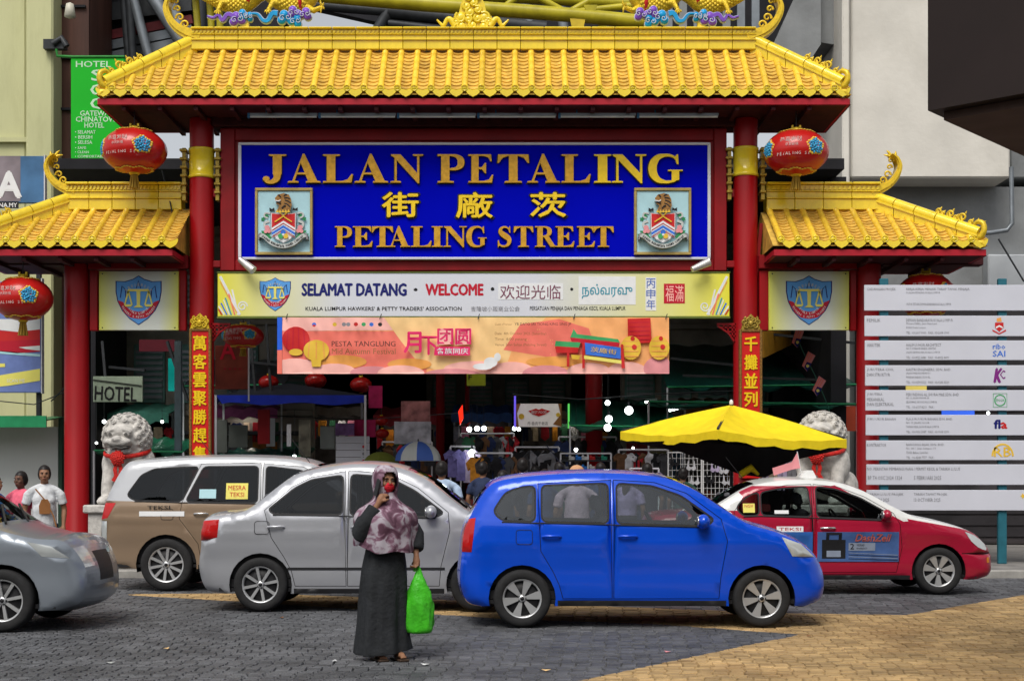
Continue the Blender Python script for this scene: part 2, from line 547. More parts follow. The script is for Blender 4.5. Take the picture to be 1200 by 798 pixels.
# the paving pattern: where the tan wave lies, measured on the ground
def zone_of(px, py):
    lo = [(150, 699), (300, 708), (450, 718), (600, 728), (760, 733), (935, 746)]      # lower edge of the thin tan arm
    up = [(150, 698), (300, 697), (600, 708), (900, 720), (1062, 723), (1200, 699), (1500, 680), (2200, 640)]
    bt = [(690, 799), (805, 774), (870, 760), (935, 747)]
    def at(L, x):
        if x <= L[0][0]: return L[0][1]
        for a, b in zip(L, L[1:]):
            if a[0] <= x <= b[0]: return a[1] + (b[1] - a[1]) * (x - a[0]) / (b[0] - a[0])
        return L[-1][1]
    if px < 150: return 0
    if py < at(up, px): return 0
    if px <= 935 and py <= at(lo, px): return 1
    if px > 935: return 1
    if px < 690:
        return 1 if py > 799 + (690 - px) * 0.16 else 0
    return 1 if py > at(bt, px) else 0
bg, bt_ = MB(), MB()
row = 0
y = 9.4
while y < 21.8:
    big = y > 15.5
    d, w = (0.075, 0.12) if not big else (0.11, 0.18)
    half = y * 620 / 1700 + 0.3
    n = int(2 * half / w) + 2
    x = -half + (w / 2 if row % 2 else 0) - (half % w) + rnd.uniform(-.2, .2) * w
    for i in range(n):
        xa, xb = x + i * w + 0.0035, x + (i + 1) * w - 0.0035
        ya, yb = y + 0.0035, y + d - 0.0035
        xm, ym = (xa + xb) / 2, (ya + yb) / 2
        z1 = 0.024 + rnd.uniform(-0.003, 0.003)
        tz = [rnd.uniform(-0.0025, 0.0025) for _ in range(4)]
        c = 0.006
        Z = lambda q: zone_of(600 + 1700 * q[0] / q[1], 566 + 1.45 * 1700 / q[1])
        cs_ = [(xa, ya), (xb, ya), (xb, yb), (xa, yb)]; zz = [Z(q) for q in cs_]
        if len(set(zz)) == 1:
            t = bt_ if zz[0] else bg
            v = [(xa, ya, .006), (xb, ya, .006), (xb, yb, .006), (xa, yb, .006),
                 (xa + c, ya + c, z1 + tz[0]), (xb - c, ya + c, z1 + tz[1]), (xb - c, yb - c, z1 + tz[2]), (xa + c, yb - c, z1 + tz[3])]
            t.add(v, [(4, 5, 6, 7), (0, 1, 5, 4), (1, 2, 6, 5), (2, 3, 7, 6), (3, 0, 4, 7)])
            continue
        for want, t in ((0, bg), (1, bt_)):
            pl = []
            for k in range(4):
                p_, q_ = cs_[k], cs_[(k + 1) % 4]
                if zz[k] == want: pl.append(p_)
                if zz[k] != zz[(k + 1) % 4]:
                    lo, hi = 0.0, 1.0
                    for _ in range(8):
                        md = (lo + hi) / 2; w_ = (p_[0] + (q_[0] - p_[0]) * md, p_[1] + (q_[1] - p_[1]) * md)
                        if Z(w_) == zz[k]: lo = md
                        else: hi = md
                    pl.append((p_[0] + (q_[0] - p_[0]) * lo, p_[1] + (q_[1] - p_[1]) * lo))
            if len(pl) >= 3:
                n_ = len(pl); t.add([(p_[0], p_[1], .006) for p_ in pl] + [(p_[0], p_[1], z1) for p_ in pl], [tuple(range(n_, 2 * n_))] + [(k, (k + 1) % n_, n_ + (k + 1) % n_, n_ + k) for k in range(n_)])
    y += d; row += 1
o = solo('grey_paving_blocks', bg, M_blockg, 'dark grey paving blocks worn smooth across the street', 'paving', kind='stuff')
o = solo('tan_paving_blocks', bt_, M_blockt, 'sandy tan paving blocks laid in a sweeping wave', 'paving', kind='stuff')

# ================================================================ BUILDINGS BEHIND
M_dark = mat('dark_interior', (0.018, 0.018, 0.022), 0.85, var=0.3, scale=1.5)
M_dkmet = mat('dark_metal', (0.035, 0.038, 0.042), 0.5, metal=0.3, var=0.2)
M_grmet = mat('grey_steel', (0.19, 0.21, 0.23), 0.4, metal=0.4, var=0.2, scale=3)
M_conc = mat('pale_concrete', (0.62, 0.595, 0.54), 0.85, var=0.10, scale=0.8, bump=0.3, bscale=8, dirt=0.35, dcol=(0.33, 0.31, 0.26))
M_conc2 = mat('grey_concrete', (0.22, 0.23, 0.235), 0.85, var=0.15, scale=1.5, bump=0.3, bscale=12, dirt=0.4, dcol=(0.12, 0.12, 0.12))
M_green_conc = mat('mossy_concrete', (0.50, 0.50, 0.28), 0.85, var=0.14, scale=0.9, bump=0.3, bscale=10, dirt=0.5, dcol=(0.20, 0.19, 0.08), stretch=(1, 1, 0.25))
M_brown = mat('brown_cladding', (0.075, 0.032, 0.022), 0.6, var=0.3, scale=2, dirt=0.5, dcol=(0.02, 0.01, 0.01), stretch=(3, 3, 0.3))
M_yel = mat('gold_paint', (0.62, 0.45, 0.03), 0.35, var=0.12, scale=4, dirt=0.25, dcol=(0.22, 0.14, 0.01))
M_olive = mat('olive_yellow_pipe', (0.42, 0.36, 0.02), 0.35, var=0.2, scale=3, dirt=0.4, dcol=(0.12, 0.10, 0.01))
M_white = mat('white_paint', (0.72, 0.72, 0.72), 0.5, var=0.05)
M_black = mat('black_ink', (0.012, 0.012, 0.014), 0.6, var=0.1)

# left concrete building with its brown clad return
b = thing('left_building', 'mossy pale green concrete building behind the roadside billboard', 'building', W(20, 600, 31))
m = MB(); p0 = XZ(-160, -160, 31); p1 = XZ(30, 186, 31)
m.box(p0[0], p1[0], 31, 33, 0.0, p0[1], bev=0.03); part('wall', m, M_green_conc, b)
m = MB(); p1 = XZ(62, 186, 30.6); p0 = XZ(30, -160, 30.6)
m.box(p0[0], p1[0], 30.6, 33, 0.0, p0[1], bev=0.04); part('pilaster', m, M_green_conc, b)
m = MB(); z = XZ(0, 163, 30.9)[1]; m.box(XZ(-160, 0, 30.9)[0], XZ(31, 0, 30.9)[0], 30.9, 31, z - 0.06, z + 0.04); part('ledge', m, M_green_conc, b)
m = MB(); m.box(XZ(62.5, 0, 31.2)[0], XZ(104, 0, 31.2)[0], 31.2, 33, 0, XZ(0, -160, 31.2)[1]); part('cladding', m, M_brown, b)
m = MB()
for k in range(5):
    z = XZ(0, 10 + 60 * k, 31.2)[1]; m.box(XZ(66, 0, 31.15)[0], XZ(100, 0, 31.15)[0], 31.13, 31.2, z, z + 0.05)
part('cladding_joint', m, M_dark, b, kind='stuff')
m = MB(); m.bar(W(52, 53, 30.5), W(78, 53, 30.5), 0.16, 0.2); m.tube([W(62, 52, 30.4), W(72, 45, 30.4), W(78, 55, 30.4)], 0.07); part('lamp_bracket', m, M_dkmet, b)
m = MB(); m.lathe([(0.0, 0.3), (0.08, 0.26), (0.12, 0.0), (0.0, -0.05)], W(82, 20, 30.2), n=12); part('floodlight', m, mat('lamp_shell', (0.5, 0.48, 0.4), 0.4), b)

# green hotel sign on its bracket
Yh = 29.5
b = thing('hotel_sign', 'tall bright green sign with white hotel lettering on a brown wall', 'sign', W(110, 195, Yh))
x0, z1 = XZ(83, 67, Yh); x1, z0 = XZ(146, 194, Yh)
m = MB(); m.box(x0, x1, Yh, Yh + 0.15, z0, z1, bev=0.01)
part('board', m, mat('vivid_green', (0.0, 0.38, 0.008), 0.5, var=0.06, scale=1, emit=0.05, ecol=(0.0, 0.5, 0.01)), b)
M_sgw = mat('pale_letters', (0.5, 0.72, 0.5), 0.6, var=0.1)
YL = Yh - 0.006
for s, a, c, t, u in [('HOTEL', 89, 130, 72, 79), ('S', 107, 122, 82, 95), ('G', 106, 123, 99, 112), ('C', 106, 123, 115, 128), ('GATEWAY', 94, 133, 130, 136), ('CHINATOWN', 89, 142, 137, 143), ('HOTEL', 99, 122, 144, 150),
                      ('• SELAMAT', 88, 112, 153, 157), ('• BERSIH', 88, 108, 159, 163), ('• SELESA', 88, 108, 165, 169), ('• SAFE', 88, 101, 172, 175), ('• CLEAN', 88, 104, 177, 180), ('• COMFORTABLE', 88, 124, 182, 185)]:
    part('lettering', ptext(s, a, c, t, u, YL, bold=0.02), M_sgw, b)
m = MB(); m.tube([W(66, 58, Yh), W(67, 66, Yh), W(84, 67, Yh), W(146, 67, Yh)], 0.03); m.tube([W(66, 196, Yh), W(150, 196, Yh)], 0.03)
part('bracket', m, mat('green_bracket', (0.02, 0.2, 0.03), 0.5), b)

# arcade roof structure: steel and sheeting seen above the gateway
b = thing('arcade_roof', 'dark steel framed arcade roof rising behind the gateway', 'roof', W(300, 560, 34))
def slab(px, Y0, Y1, name, mt):
    m = MB(); m.prism([XZ(x, y, Y0) for x, y in px], Y0, Y1); part(name, m, mt, b)
slab([(98, -160), (348, -160), (346, 12), (300, 70), (100, 100)], 33.5, 33.9, 'roof_sheet', M_dark)
slab([(348, -160), (980, -160), (980, 90), (445, 60), (450, 28), (352, 6)], 34.0, 34.3, 'roof_sheet', M_dark)
M_maroon = mat('maroon_slat', (0.16, 0.02, 0.025), 0.6, var=0.3)
for k, (y0, dy, mt, r) in enumerate([(16, -14, M_dkmet, .16), (38, -22, M_maroon, .10), (50, -22, M_grmet, .10), (64, -24, M_grmet, .12), (72, -10, M_maroon, .10), (4, -8, M_dkmet, .14), (80, -18, M_dkmet, .1)]):
    m = MB(); m.bar(W(112, y0 + 8, 33.2), W(226, y0 + dy + 8, 33.2), r * 2, 0.2); part('purlin', m, mt, b)
for k, (x0, y0, x1, y1, r, mt) in enumerate([(148, -60, 156, 80, .10, M_dkmet), (146, -40, 178, 80, .11, M_grmet), (168, -20, 222, 62, .16, M_grmet), (186, -40, 216, 50, .14, M_grmet), (143, -20, 152, 90, .08, M_dkmet), (112, -60, 118, 90, .10, M_dkmet), (236, -40, 236, 40, .12, M_dkmet)]):
    m = MB(); m.tube([W(x0, y0, 32.6), W(x1, y1, 32.6)], r, n=10); part('strut', m, mt, b)
for k, (x0, y0, x1, y1, r) in enumerate([(345, 5, 460, 14, .12), (440, 40, 460, 8, .14), (455, 14, 640, 34, .17), (455, 28, 560, 40, .10), (520, 14, 528, 44, .14), (610, -10, 625, 44, .14), (655, -6, 662, 44, .12), (700, -6, 712, 44, .08)]):
    m = MB(); m.tube([W(x0, y0, 33), W(x1, y1, 33)], r, n=10); part('strut', m, M_dkmet if k < 5 else M_grmet, b)
# concrete brace and slatted louvre at the right
slab([(962, -160), (992, -160), (992, 55), (962, 50)], 31.6, 33.4, 'brace', M_conc2)
slab([(962, -70), (962, 52), (945, 78), (905, 80), (905, 56)], 31.2, 31.5, 'brace', M_conc2)
for k in range(9):
    m = MB(); x = 745 + 17 * k; m.box(XZ(x, 0, 32.2)[0], XZ(x + 9, 0, 32.2)[0], 32.2, 32.3, XZ(0, 60, 32.2)[1], XZ(0, -80, 32.2)[1]); part('louvre', m, M_grmet if k % 3 else M_conc2, b)

# yellow pipe truss of the street canopy
b = thing('pipe_truss', 'yellow painted pipe truss crossing behind the roof ridge', 'truss', W(560, 40, 28.5))
m = MB(); m.tube([W(x, y, 28.3) for x, y in [(200, -20), (330, -9), (420, -1), (500, 6), (600, 13), (680, 19), (760, 27)]], 0.14, n=12); part('lower_chord', m, M_olive, b)
m = MB(); m.tube([W(x, y, 28.9) for x, y in [(200, -30), (380, -18), (500, -8), (620, -2), (760, 6)]], 0.12, n=12); part('upper_chord', m, M_olive, b)
for (x0, y0, x1, y1) in [(620, -8, 665, 16), (665, 16, 690, 2), (640, 18, 750, 6), (692, 10, 712, 40), (585, 14, 610, -6), (500, 4, 540, -8), (440, -2, 480, -14), (228, -14, 232, 34), (244, -16, 248, 34), (256, -10, 258, 34)]:
    m = MB(); m.tube([W(x0, y0, 28.6), W(x1, y1, 28.6)], 0.07, n=8); part('web_pipe', m, M_olive, b)
m = MB(); m.prism([XZ(x, y, 28.2) for x, y in [(668, 22), (686, 22), (684, 32), (678, 36), (670, 32)]], 28.2, 28.26); part('gusset_plate', m, M_yel, b)
m = MB(); m.prism([XZ(x, y, 28.2) for x, y in [(684, 6), (700, 6), (697, 16), (690, 18)]], 28.2, 28.26); part('gusset_plate', m, M_olive, b)

# right: concrete block on a recessed wall, drain pipe
b = thing('concrete_building', 'pale blank concrete building beside the gateway with recessed lower storey', 'building', W(1090, 600, 31))
m = MB(); m.box(XZ(997, 0, 31)[0], XZ(1184, 0, 31)[0], 31, 38, XZ(0, 209, 31)[1], XZ(0, -160, 31)[1], bev=0.04); part('wall', m, M_conc, b)
m = MB(); m.box(XZ(987, 0, 30.8)[0], XZ(996, 0, 30.8)[0], 30.8, 38, 0, XZ(0, -160, 31)[1], bev=0.03); part('pilaster', m, M_conc, b)
m = MB(); m.box(XZ(1184.5, 0, 32)[0], XZ(1500, 0, 32)[0], 32, 38, XZ(0, 209, 32)[1], XZ(0, -160, 31)[1], bev=0.03); part('wall', m, M_conc2, b)
m = MB(); m.box(XZ(997, 0, 31.7)[0], XZ(1400, 0, 31.7)[0], 31.9, 33.9, 0, XZ(0, 209, 31)[1] - .002); part('lower_wall', m, M_conc2, b)
m = MB(); m.box(XZ(1158, 0, 31.5)[0], XZ(1420, 0, 31.5)[0], 31.5, 31.88, 0, XZ(0, 298, 31.5)[1], bev=0.03); part('lower_wall', m, mat('blue_grey_render', (0.36, 0.38, 0.4), 0.8, var=0.12, scale=1.5), b)
m = MB(); m.box(XZ(1004, 0, 31.3)[0], XZ(1500, 0, 31.3)[0], 31.3, 31.49, .13, XZ(0, 342, 31.3)[1], bev=.02); part('dark_opening', m, mat('opening_shade', (.035, .03, .032), .7, var=.5, scale=2, dirt=.4, stretch=(1, 1, 6)), b)  # near-black sheet standing in for the shade of an open shop front
for k in range(22):
    m = MB(); z = .3 + .245 * k; m.box(XZ(1006, 0, 31.3)[0], XZ(1480, 0, 31.3)[0], 31.27, 31.299, z, z + .20); part('opening_shade_slat', m, mat('opening_shade_slat', (.03, .027, .03), .6, var=.4, scale=1.5, rv=.3), b)  # slats in the same near-black, keeping the opening's shade in their colour
m = MB(); m.tube([W(1185, 196, 30.8), W(1186, 262, 30.8), W(1180, 270, 30.8), W(1160, 273, 30.8), W(1120, 274, 30.8)], 0.05, n=8); part('drain_pipe', m, M_grmet, b)
m = MB(); m.tube([W(1170, 280, 30.6), W(1200, 330, 30.6)], 0.02, n=6); part('cable', m, M_dkmet, b)
m = MB(); m.box(XZ(1158, 0, 30.9)[0], XZ(1164, 0, 30.9)[0], 30.95, 31.0, XZ(0, 60, 31)[1], XZ(0, -100, 31)[1]); part('conduit', m, M_conc2, b)

# dark canopy corner of the near building at the upper right
A = Vector((2.58, 9.0)); B = A + Vector((0.45, -0.40)) * 6; C_ = A + Vector((1.0, 1.17)) * 5; D_ = B + (C_ - A)
zb = 1.45 + 436 * 9 / 1700
b = thing('near_canopy', 'dark brown canopy corner jutting in above the street close by', 'canopy', (A.x, A.y, zb))
m = MB(); q = [A, B, D_, C_]
m.add([(p.x, p.y, zb) for p in q] + [(p.x, p.y, zb + 2.6) for p in q], [(0, 3, 2, 1), (4, 5, 6, 7), (0, 1, 5, 4), (1, 2, 6, 5), (2, 3, 7, 6), (3, 0, 4, 7)])
part('fascia', m, mat('dark_canopy', (0.016, 0.009, 0.008), 0.6, var=0.25, scale=1.5, dirt=0.4, dcol=(0.02, 0.014, 0.012)), b)
m = MB(); i_ = (B - A).normalized() * 0.06 + (C_ - A).normalized() * 0.10
m.add([((p + i_).x, (p + i_).y, zb - 0.05) for p in q] + [((p + i_).x, (p + i_).y, zb - 0.002) for p in q], [(0, 3, 2, 1), (4, 5, 6, 7), (0, 1, 5, 4), (1, 2, 6, 5), (2, 3, 7, 6), (3, 0, 4, 7)])
part('soffit', m, mat('brown_soffit', (0.10, 0.06, 0.048), 0.75, var=0.25, scale=3, dirt=0.5), b)

# covered street: hidden canopy added to shut daylight out, near-black walls deepening the shade
m = MB(); m.box(-9.0, 6.3, 27.5, 72, 7.4, 7.6); solo('daylight_block_canopy', m, M_dark, 'hidden dark canopy roof added to keep daylight out of the market street', 'canopy')
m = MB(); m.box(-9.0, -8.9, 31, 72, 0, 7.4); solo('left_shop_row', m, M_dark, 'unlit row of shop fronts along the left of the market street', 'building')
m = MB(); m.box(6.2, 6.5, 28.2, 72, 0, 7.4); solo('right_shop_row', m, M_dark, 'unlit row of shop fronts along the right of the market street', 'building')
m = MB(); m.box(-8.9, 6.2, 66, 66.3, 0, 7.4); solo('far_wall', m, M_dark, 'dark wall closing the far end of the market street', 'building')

# dim upper storeys either side of the covered street, seen through the gateway
M_fac = mat('dim_facade', (0.22, 0.21, 0.18), .85, var=.4, scale=1.2, dirt=.5)
M_shut = mat('dim_shutter', (0.10, 0.20, 0.18), .7, var=.3, scale=3)
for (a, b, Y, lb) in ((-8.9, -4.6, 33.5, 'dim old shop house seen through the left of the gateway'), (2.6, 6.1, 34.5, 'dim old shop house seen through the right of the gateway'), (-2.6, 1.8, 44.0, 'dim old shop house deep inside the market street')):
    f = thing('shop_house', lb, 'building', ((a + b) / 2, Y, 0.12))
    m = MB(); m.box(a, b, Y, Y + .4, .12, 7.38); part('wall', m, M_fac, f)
    n = 4
    for i in range(n):
        x = a + (b - a) * (i + .5) / n
        for z in (3.3, 5.4):
            m = MB(); m.box(x - .36, x + .36, Y - .05, Y - .001, z, z + 1.35, bev=.01); w_ = part('window', m, M_shut, f)
            m = MB()
            for k in range(9): m.box(x - .31, x + .31, Y - .075, Y - .051, z + .1 + .13 * k, z + .17 + .13 * k)
            part('louvre_slats', m, M_grmet, w_, kind='stuff')
    for z in (3.0, 5.1, 7.0):
        m = MB(); m.box(a - .03, b + .03, Y - .12, Y - .08 + .078, z, z + .12, bev=.01); part('ledge', m, M_fac, f)
    m = MB(); m.box(a + .2, b - .2, Y - .9, Y - .002, 2.55, 2.62); part('awning', m, M_dkmet, f)
    for i in range(6):
        m = MB(); x = a + .4 + (b - a - .8) * i / 5; m.box(x - .28, x + .28, Y - .06, Y - .002, 1.2, 2.4, bev=.01)
        part('shop_board', m, mat('shop_board_%d' % i, [(.3, .04, .04), (.25, .22, .12), (.05, .12, .2), (.2, .2, .22), (.3, .12, .02), (.06, .2, .12)][i], .6, var=.7, scale=5), f)

# unseen shop row added behind the camera, giving car reflections and cutting low sky
op = thing('added_shop_row', 'unseen row of shop houses added across the road to mirror in the car windows', 'building', (0, -14, 0))
M_opp = mat('cream_render', (0.42, 0.39, 0.32), .85, var=.2, scale=.8, dirt=.4)
for i in range(8):
    x0 = -36 + 9 * i; h_ = 9.5 + (i * 37 % 5) * .6
    m = MB(); m.box(x0 + .02, x0 + 8.98, -18, -14, 0, h_, bev=.03); part('house_front', m, M_opp, op)
    for k in range(4):
        for z in (3.9, 6.6):
            m = MB(); m.box(x0 + .7 + 2.05 * k, x0 + 2.1 + 2.05 * k, -14.0 + .002, -13.93, z, z + 1.6); part('window', m, M_dkmet, op)
    m = MB(); m.box(x0 + .4, x0 + 8.6, -13.999, -13.9, .2, 2.9); part('shop_opening', m, M_dark, op)
    m = MB(); m.box(x0 + .2, x0 + 8.8, -14, -12.4, 3.1, 3.25); part('awning', m, mat('opp_awning_%d' % (i % 3), [(.3, .05, .04), (.05, .15, .3), (.35, .33, .28)][i % 3], .7), op)
# ================================================================ THE GATEWAY
M_red = mat('red_column_paint', (0.30, 0.003, 0.006), 0.42, spec=.25, var=0.10, scale=1.5, dirt=0.18, dcol=(0.12, 0.01, 0.01), coat=0.05)
M_red2 = mat('red_timber', (0.24, 0.003, 0.006), 0.5, var=0.2, scale=2, dirt=0.3, dcol=(0.06, 0.01, 0.01))
M_fascia = mat('red_fascia', (0.36, 0.01, 0.022), 0.5, var=0.15)
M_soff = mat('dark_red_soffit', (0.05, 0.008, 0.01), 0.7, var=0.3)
M_tile = mat('yellow_glaze', (0.78, 0.51, 0.045), 0.26, var=0.12, scale=7, dirt=0.5, dcol=(0.32, 0.15, 0.02), rv=0.17, coat=0.3)
M_pan = mat('worn_pan_tile', (0.64, 0.41, 0.08), 0.4, var=0.25, scale=9, dirt=0.6, dcol=(0.24, 0.10, 0.03))
M_gold = mat('lemon_glaze', (0.82, 0.62, 0.03), 0.22, var=0.08, scale=5, dirt=0.35, dcol=(0.30, 0.17, 0.01), rv=0.06, coat=0.4)
M_orn = mat('gilt_ornament', (0.72, 0.50, 0.03), 0.3, metal=0.15, var=0.15, scale=20, dirt=0.4, dcol=(0.16, 0.09, 0.01))
M_dgold = mat('dull_gold', (0.35, 0.24, 0.04), 0.4, metal=0.3, var=0.3, scale=20)

gate = thing('gateway', 'red gateway with yellow tiled roofs and two lower side roofs', 'gateway', W(555, 0, 25) * 1.0)
gate.location.z = 0; ORG[gate.name] = Vector(gate.location)

def spiral_pts(cx, cz, r, turns, a0, sgn, y, n=14, r1=0.15):
    out = []
    for i in range(int(n * turns) + 1):
        t = i / (n * turns)
        rr = r * (1 - t) + r * r1 * t
        a = a0 + sgn * 2 * math.pi * turns * t
        out.append((cx + rr * math.cos(a), y, cz + rr * math.sin(a)))
    return out

def rib_mb(p0, p1, nrm, r=0.056):
    """half-round cover tile line from the eave p0 to the top p1, in butted lengths"""
    p0, p1 = Vector(p0), Vector(p1)
    d = p1 - p0; L = d.length; d.normalize(); s = d.cross(nrm).normalized()
    mb = MB(); k = max(1, int(L / 0.27)); N = 8
    for i in range(k):
        a, b_ = L * i / k, L * (i + 1) / k + 0.004
        vs, fs = [], []
        for (t, rr) in ((a, r), (a + 0.02, r), (b_ - 0.001, r * 0.93)):
            for j in range(N + 1):
                an = math.pi * j / N - 0.0
                vs.append(p0 + d * t + s * (rr * math.cos(an)) + nrm * (rr * 1.05 * math.sin(an)))
        for q in range(2):
            for j in range(N):
                fs.append((q * (N + 1) + j, q * (N + 1) + j + 1, (q + 1) * (N + 1) + j + 1, (q + 1) * (N + 1) + j))
        mb.add(vs, [f[::-1] for f in fs], 0, True)
        mb.add(vs[:N + 1], [list(range(N + 1))], 0)
    return mb

def roof(Yf, Yr, Yb, ze, zr, x0, x1, rx0, rx1, hipL, hipR, first, spc, n, ridge_top, seg):
    par = MB()
    nrmv = Vector((0, -(zr - ze), (Yr - Yf))).normalized()
    zb_ = ze - 0.10
    hx0 = rx0 if hipL else x0; hx1 = rx1 if hipR else x1
    F0, F1, B1, B0 = Vector((x0, Yf, zb_)), Vector((x1, Yf, zb_)), Vector((x1, Yb, zb_)), Vector((x0, Yb, zb_))
    T0, T1 = Vector((hx0, Yr, zr - 0.08)), Vector((hx1, Yr, zr - 0.08))
    par.add([F0, F1, B1, B0, T0, T1], [(0, 1, 5, 4), (2, 3, 4, 5), (1, 2, 5), (3, 0, 4)], 0)
    # the boarded underside with rafters
    u = 0.16
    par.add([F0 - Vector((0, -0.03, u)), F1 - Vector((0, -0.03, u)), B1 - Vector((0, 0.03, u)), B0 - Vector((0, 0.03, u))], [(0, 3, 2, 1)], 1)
    r_ = part('roof', par, [M_pan, M_soff], gate)
    # fascia board
    m = MB(); m.box(x0 + 0.02, x1 - 0.02, Yf + 0.03, Yf + 0.07, ze - 0.262, ze - 0.155, bev=0.006)
    m.box(x0 + 0.02, x1 - 0.02, Yb - 0.07, Yb - 0.03, ze - 0.262, ze - 0.155)
    m.box(x1 - 0.06, x1 - 0.02, Yf + 0.072, Yb - 0.072, ze - 0.262, ze - 0.155); m.box(x0 + 0.02, x0 + 0.06, Yf + 0.072, Yb - 0.072, ze - 0.262, ze - 0.155)
    part('fascia', m, M_fascia, r_)
    for k in range(int((x1 - x0) / 0.6)):
        m = MB(); xx = x0 + 0.4 + 0.6 * k; m.box(xx, xx + 0.07, Yf + 0.1, Yb - 0.1, ze - 0.33, ze - 0.262)
        if abs(xx) < 20: part('rafter', m, M_soff, r_)
    L = Vector((0, Yr - Yf, zr - ze)); Ls = L.length
    sd = L.normalized()
    pans = MB()
    rowl = 0.118
    capm = MB(); capm.lathe([(0.0, -0.012), (0.028, -0.012), (0.034, -0.004), (0.044, -0.004), (0.048, -0.012), (0.06, -0.010), (0.062, 0.03)], (0, 0, 0), 'Y', 14)
    cap_me = mesh_of('eave_disc', capm, M_gold)
    drm = MB(); w = spc * 0.45
    dp = [(-w, 0.03), (-w * .98, -0.02), (-w * .8, -0.065), (-w * .5, -0.098), (-w * .2, -0.115), (0, -0.13), (w * .2, -0.115), (w * .5, -0.098), (w * .8, -0.065), (w * .98, -0.02), (w, 0.03)]
    dq = dp[::-1]
    drm.prism(dp + [(w * .5, -0.002), (0, -0.018), (-w * .5, -0.002)], -0.012, 0.03)
    for q in range(10):
        pass
    drip_me = mesh_of('drip_tile', drm, M_gold)
    full = None
    for i in range(n):
        X = first + spc * i
        def tmax(Xc):
            t = 1.0
            if hipL and Xc < rx0: t = (Xc - x0) / (rx0 - x0)
            if hipR and Xc > rx1: t = min(t, (x1 - Xc) / (x1 - rx1))
            return t
        t = tmax(X)
        if t > 0.06:
            e = Vector((X, Yf, ze)); p1 = e + L * max(t - 0.02, 0.03)
            if t >= 1:
                if full is None: full = mesh_of('barrel_tile', rib_mb((0, 0, 0), L, nrmv), M_tile)
                o = bpy.data.objects.new('barrel_tile', full); o.location = e - ORG[gate.name]; col.objects.link(o); o.parent = r_
            else:
                o = bpy.data.objects.new('barrel_tile', mesh_of('barrel_tile', rib_mb((0, 0, 0), p1 - e, nrmv), M_tile)); o.location = e - ORG[gate.name]; col.objects.link(o); o.parent = r_
        o = bpy.data.objects.new('eave_disc', cap_me); o.location = Vector((X, Yf - 0.012, ze + 0.012)) - ORG[gate.name]; col.objects.link(o); o.parent = r_
        for Xc in ([X - spc / 2] if i == 0 else []) + [X + spc / 2]:
            if Xc > x1 - 0.02 or Xc < x0 + 0.02: continue
            o = bpy.data.objects.new('drip_tile', drip_me); o.location = Vector((Xc, Yf - 0.004, ze - 0.012)) - ORG[gate.name]; col.objects.link(o); o.parent = r_
            t = tmax(Xc); k = int(Ls / rowl)
            for j in range(k):
                if (j + 0.6) / k > t: break
                vs = []; N = 6; hw = spc * 0.5 - 0.03
                jz = rnd.uniform(-0.004, 0.004)
                for (tt, lift) in ((j * rowl, 0.0), (j * rowl, 0.026 + jz), ((j + 1.05) * rowl, 0.004)):
                    for a in range(N + 1):
                        f_ = -1 + 2 * a / N
                        dz = 0.038 * f_ * f_ - 0.035
                        vs.append(Vector((Xc + hw * f_, Yf, ze)) + sd * tt + nrmv * (dz + lift))
                fs = []
                for q in (0, 1):
                    for a in range(N):
                        fs.append((q * (N + 1) + a, q * (N + 1) + a + 1, (q + 1) * (N + 1) + a + 1, (q + 1) * (N + 1) + a))
                pans.add(vs, fs)
    part('pan_tiles', pans, M_pan, r_, kind='stuff')
    # hip end slopes: cover tiles running up from the side eaves
    for (hip, xe, xr, sg) in ((hipL, x0, rx0, 1), (hipR, x1, rx1, -1)):
        if not hip: continue
        dx = (xr - xe)
        nn = Vector((-sg * (zr - ze), 0, abs(dx))).normalized()
        for k in range(1, 7):
            Yk = Yf + (Yb - Yf) * k / 7
            t = min((Yk - Yf) / (Yr - Yf), (Yb - Yk) / (Yb - Yr)) - 0.03
            e = Vector((xe, Yk, ze))
            mm = rib_mb(e, e + Vector((dx, 0, zr - ze)) * t, nn)
            part('barrel_tile', mm, M_tile, r_)
            mm = MB(); mm.lathe([(0, 0.012), (0.06, 0.012), (0.062, -0.03)], (xe - sg * 0.01, Yk, ze + 0.01), 'X', 12); part('eave_disc', mm, M_gold, r_)
    # ridge in butted glazed lengths
    zt = ridge_top; h = zt - zr
    k = int((rx1 - rx0) / seg); sg = (rx1 - rx0) / k
    sm = MB(); g = 0.006
    a, b_ = g, sg - g * 0.2
    sm.box(a, b_, -0.16, 0.16, -0.06, h * 0.30, bev=0.008)
    sm.box(a, b_, -0.19, 0.19, h * 0.30 + .001, h * 0.36, bev=0.008)
    sm.box(a, b_, -0.145, 0.145, h * 0.36 + .001, h * 0.60, bev=0.006)
    sm.box(a, b_, -0.175, 0.175, h * 0.60 + .001, h * 0.65, bev=0.006)
    sm.box(a, b_, -0.15, 0.15, h * 0.65 + .001, h * 0.90, bev=0.006)
    sm.box(a, b_, -0.215, 0.215, h * 0.90 + .001, h, bev=0.010)
    for q in range(6):
        c = a + (b_ - a) * (q + 0.5) / 6; s_ = (b_ - a) / 14
        sm.prism([(c - s_, h * .68), (c + s_ * .4, h * .70), (c + s_, h * .87), (c - s_ * .3, h * .85)], -0.172, -0.149)
    seg_me = mesh_of('ridge_tile', sm, M_gold)
    for i in range(k):
        o = bpy.data.objects.new('ridge_tile', seg_me); o.location = Vector((rx0 + sg * i, Yr, zr)) - ORG[gate.name]; col.objects.link(o); o.parent = r_
    return r_

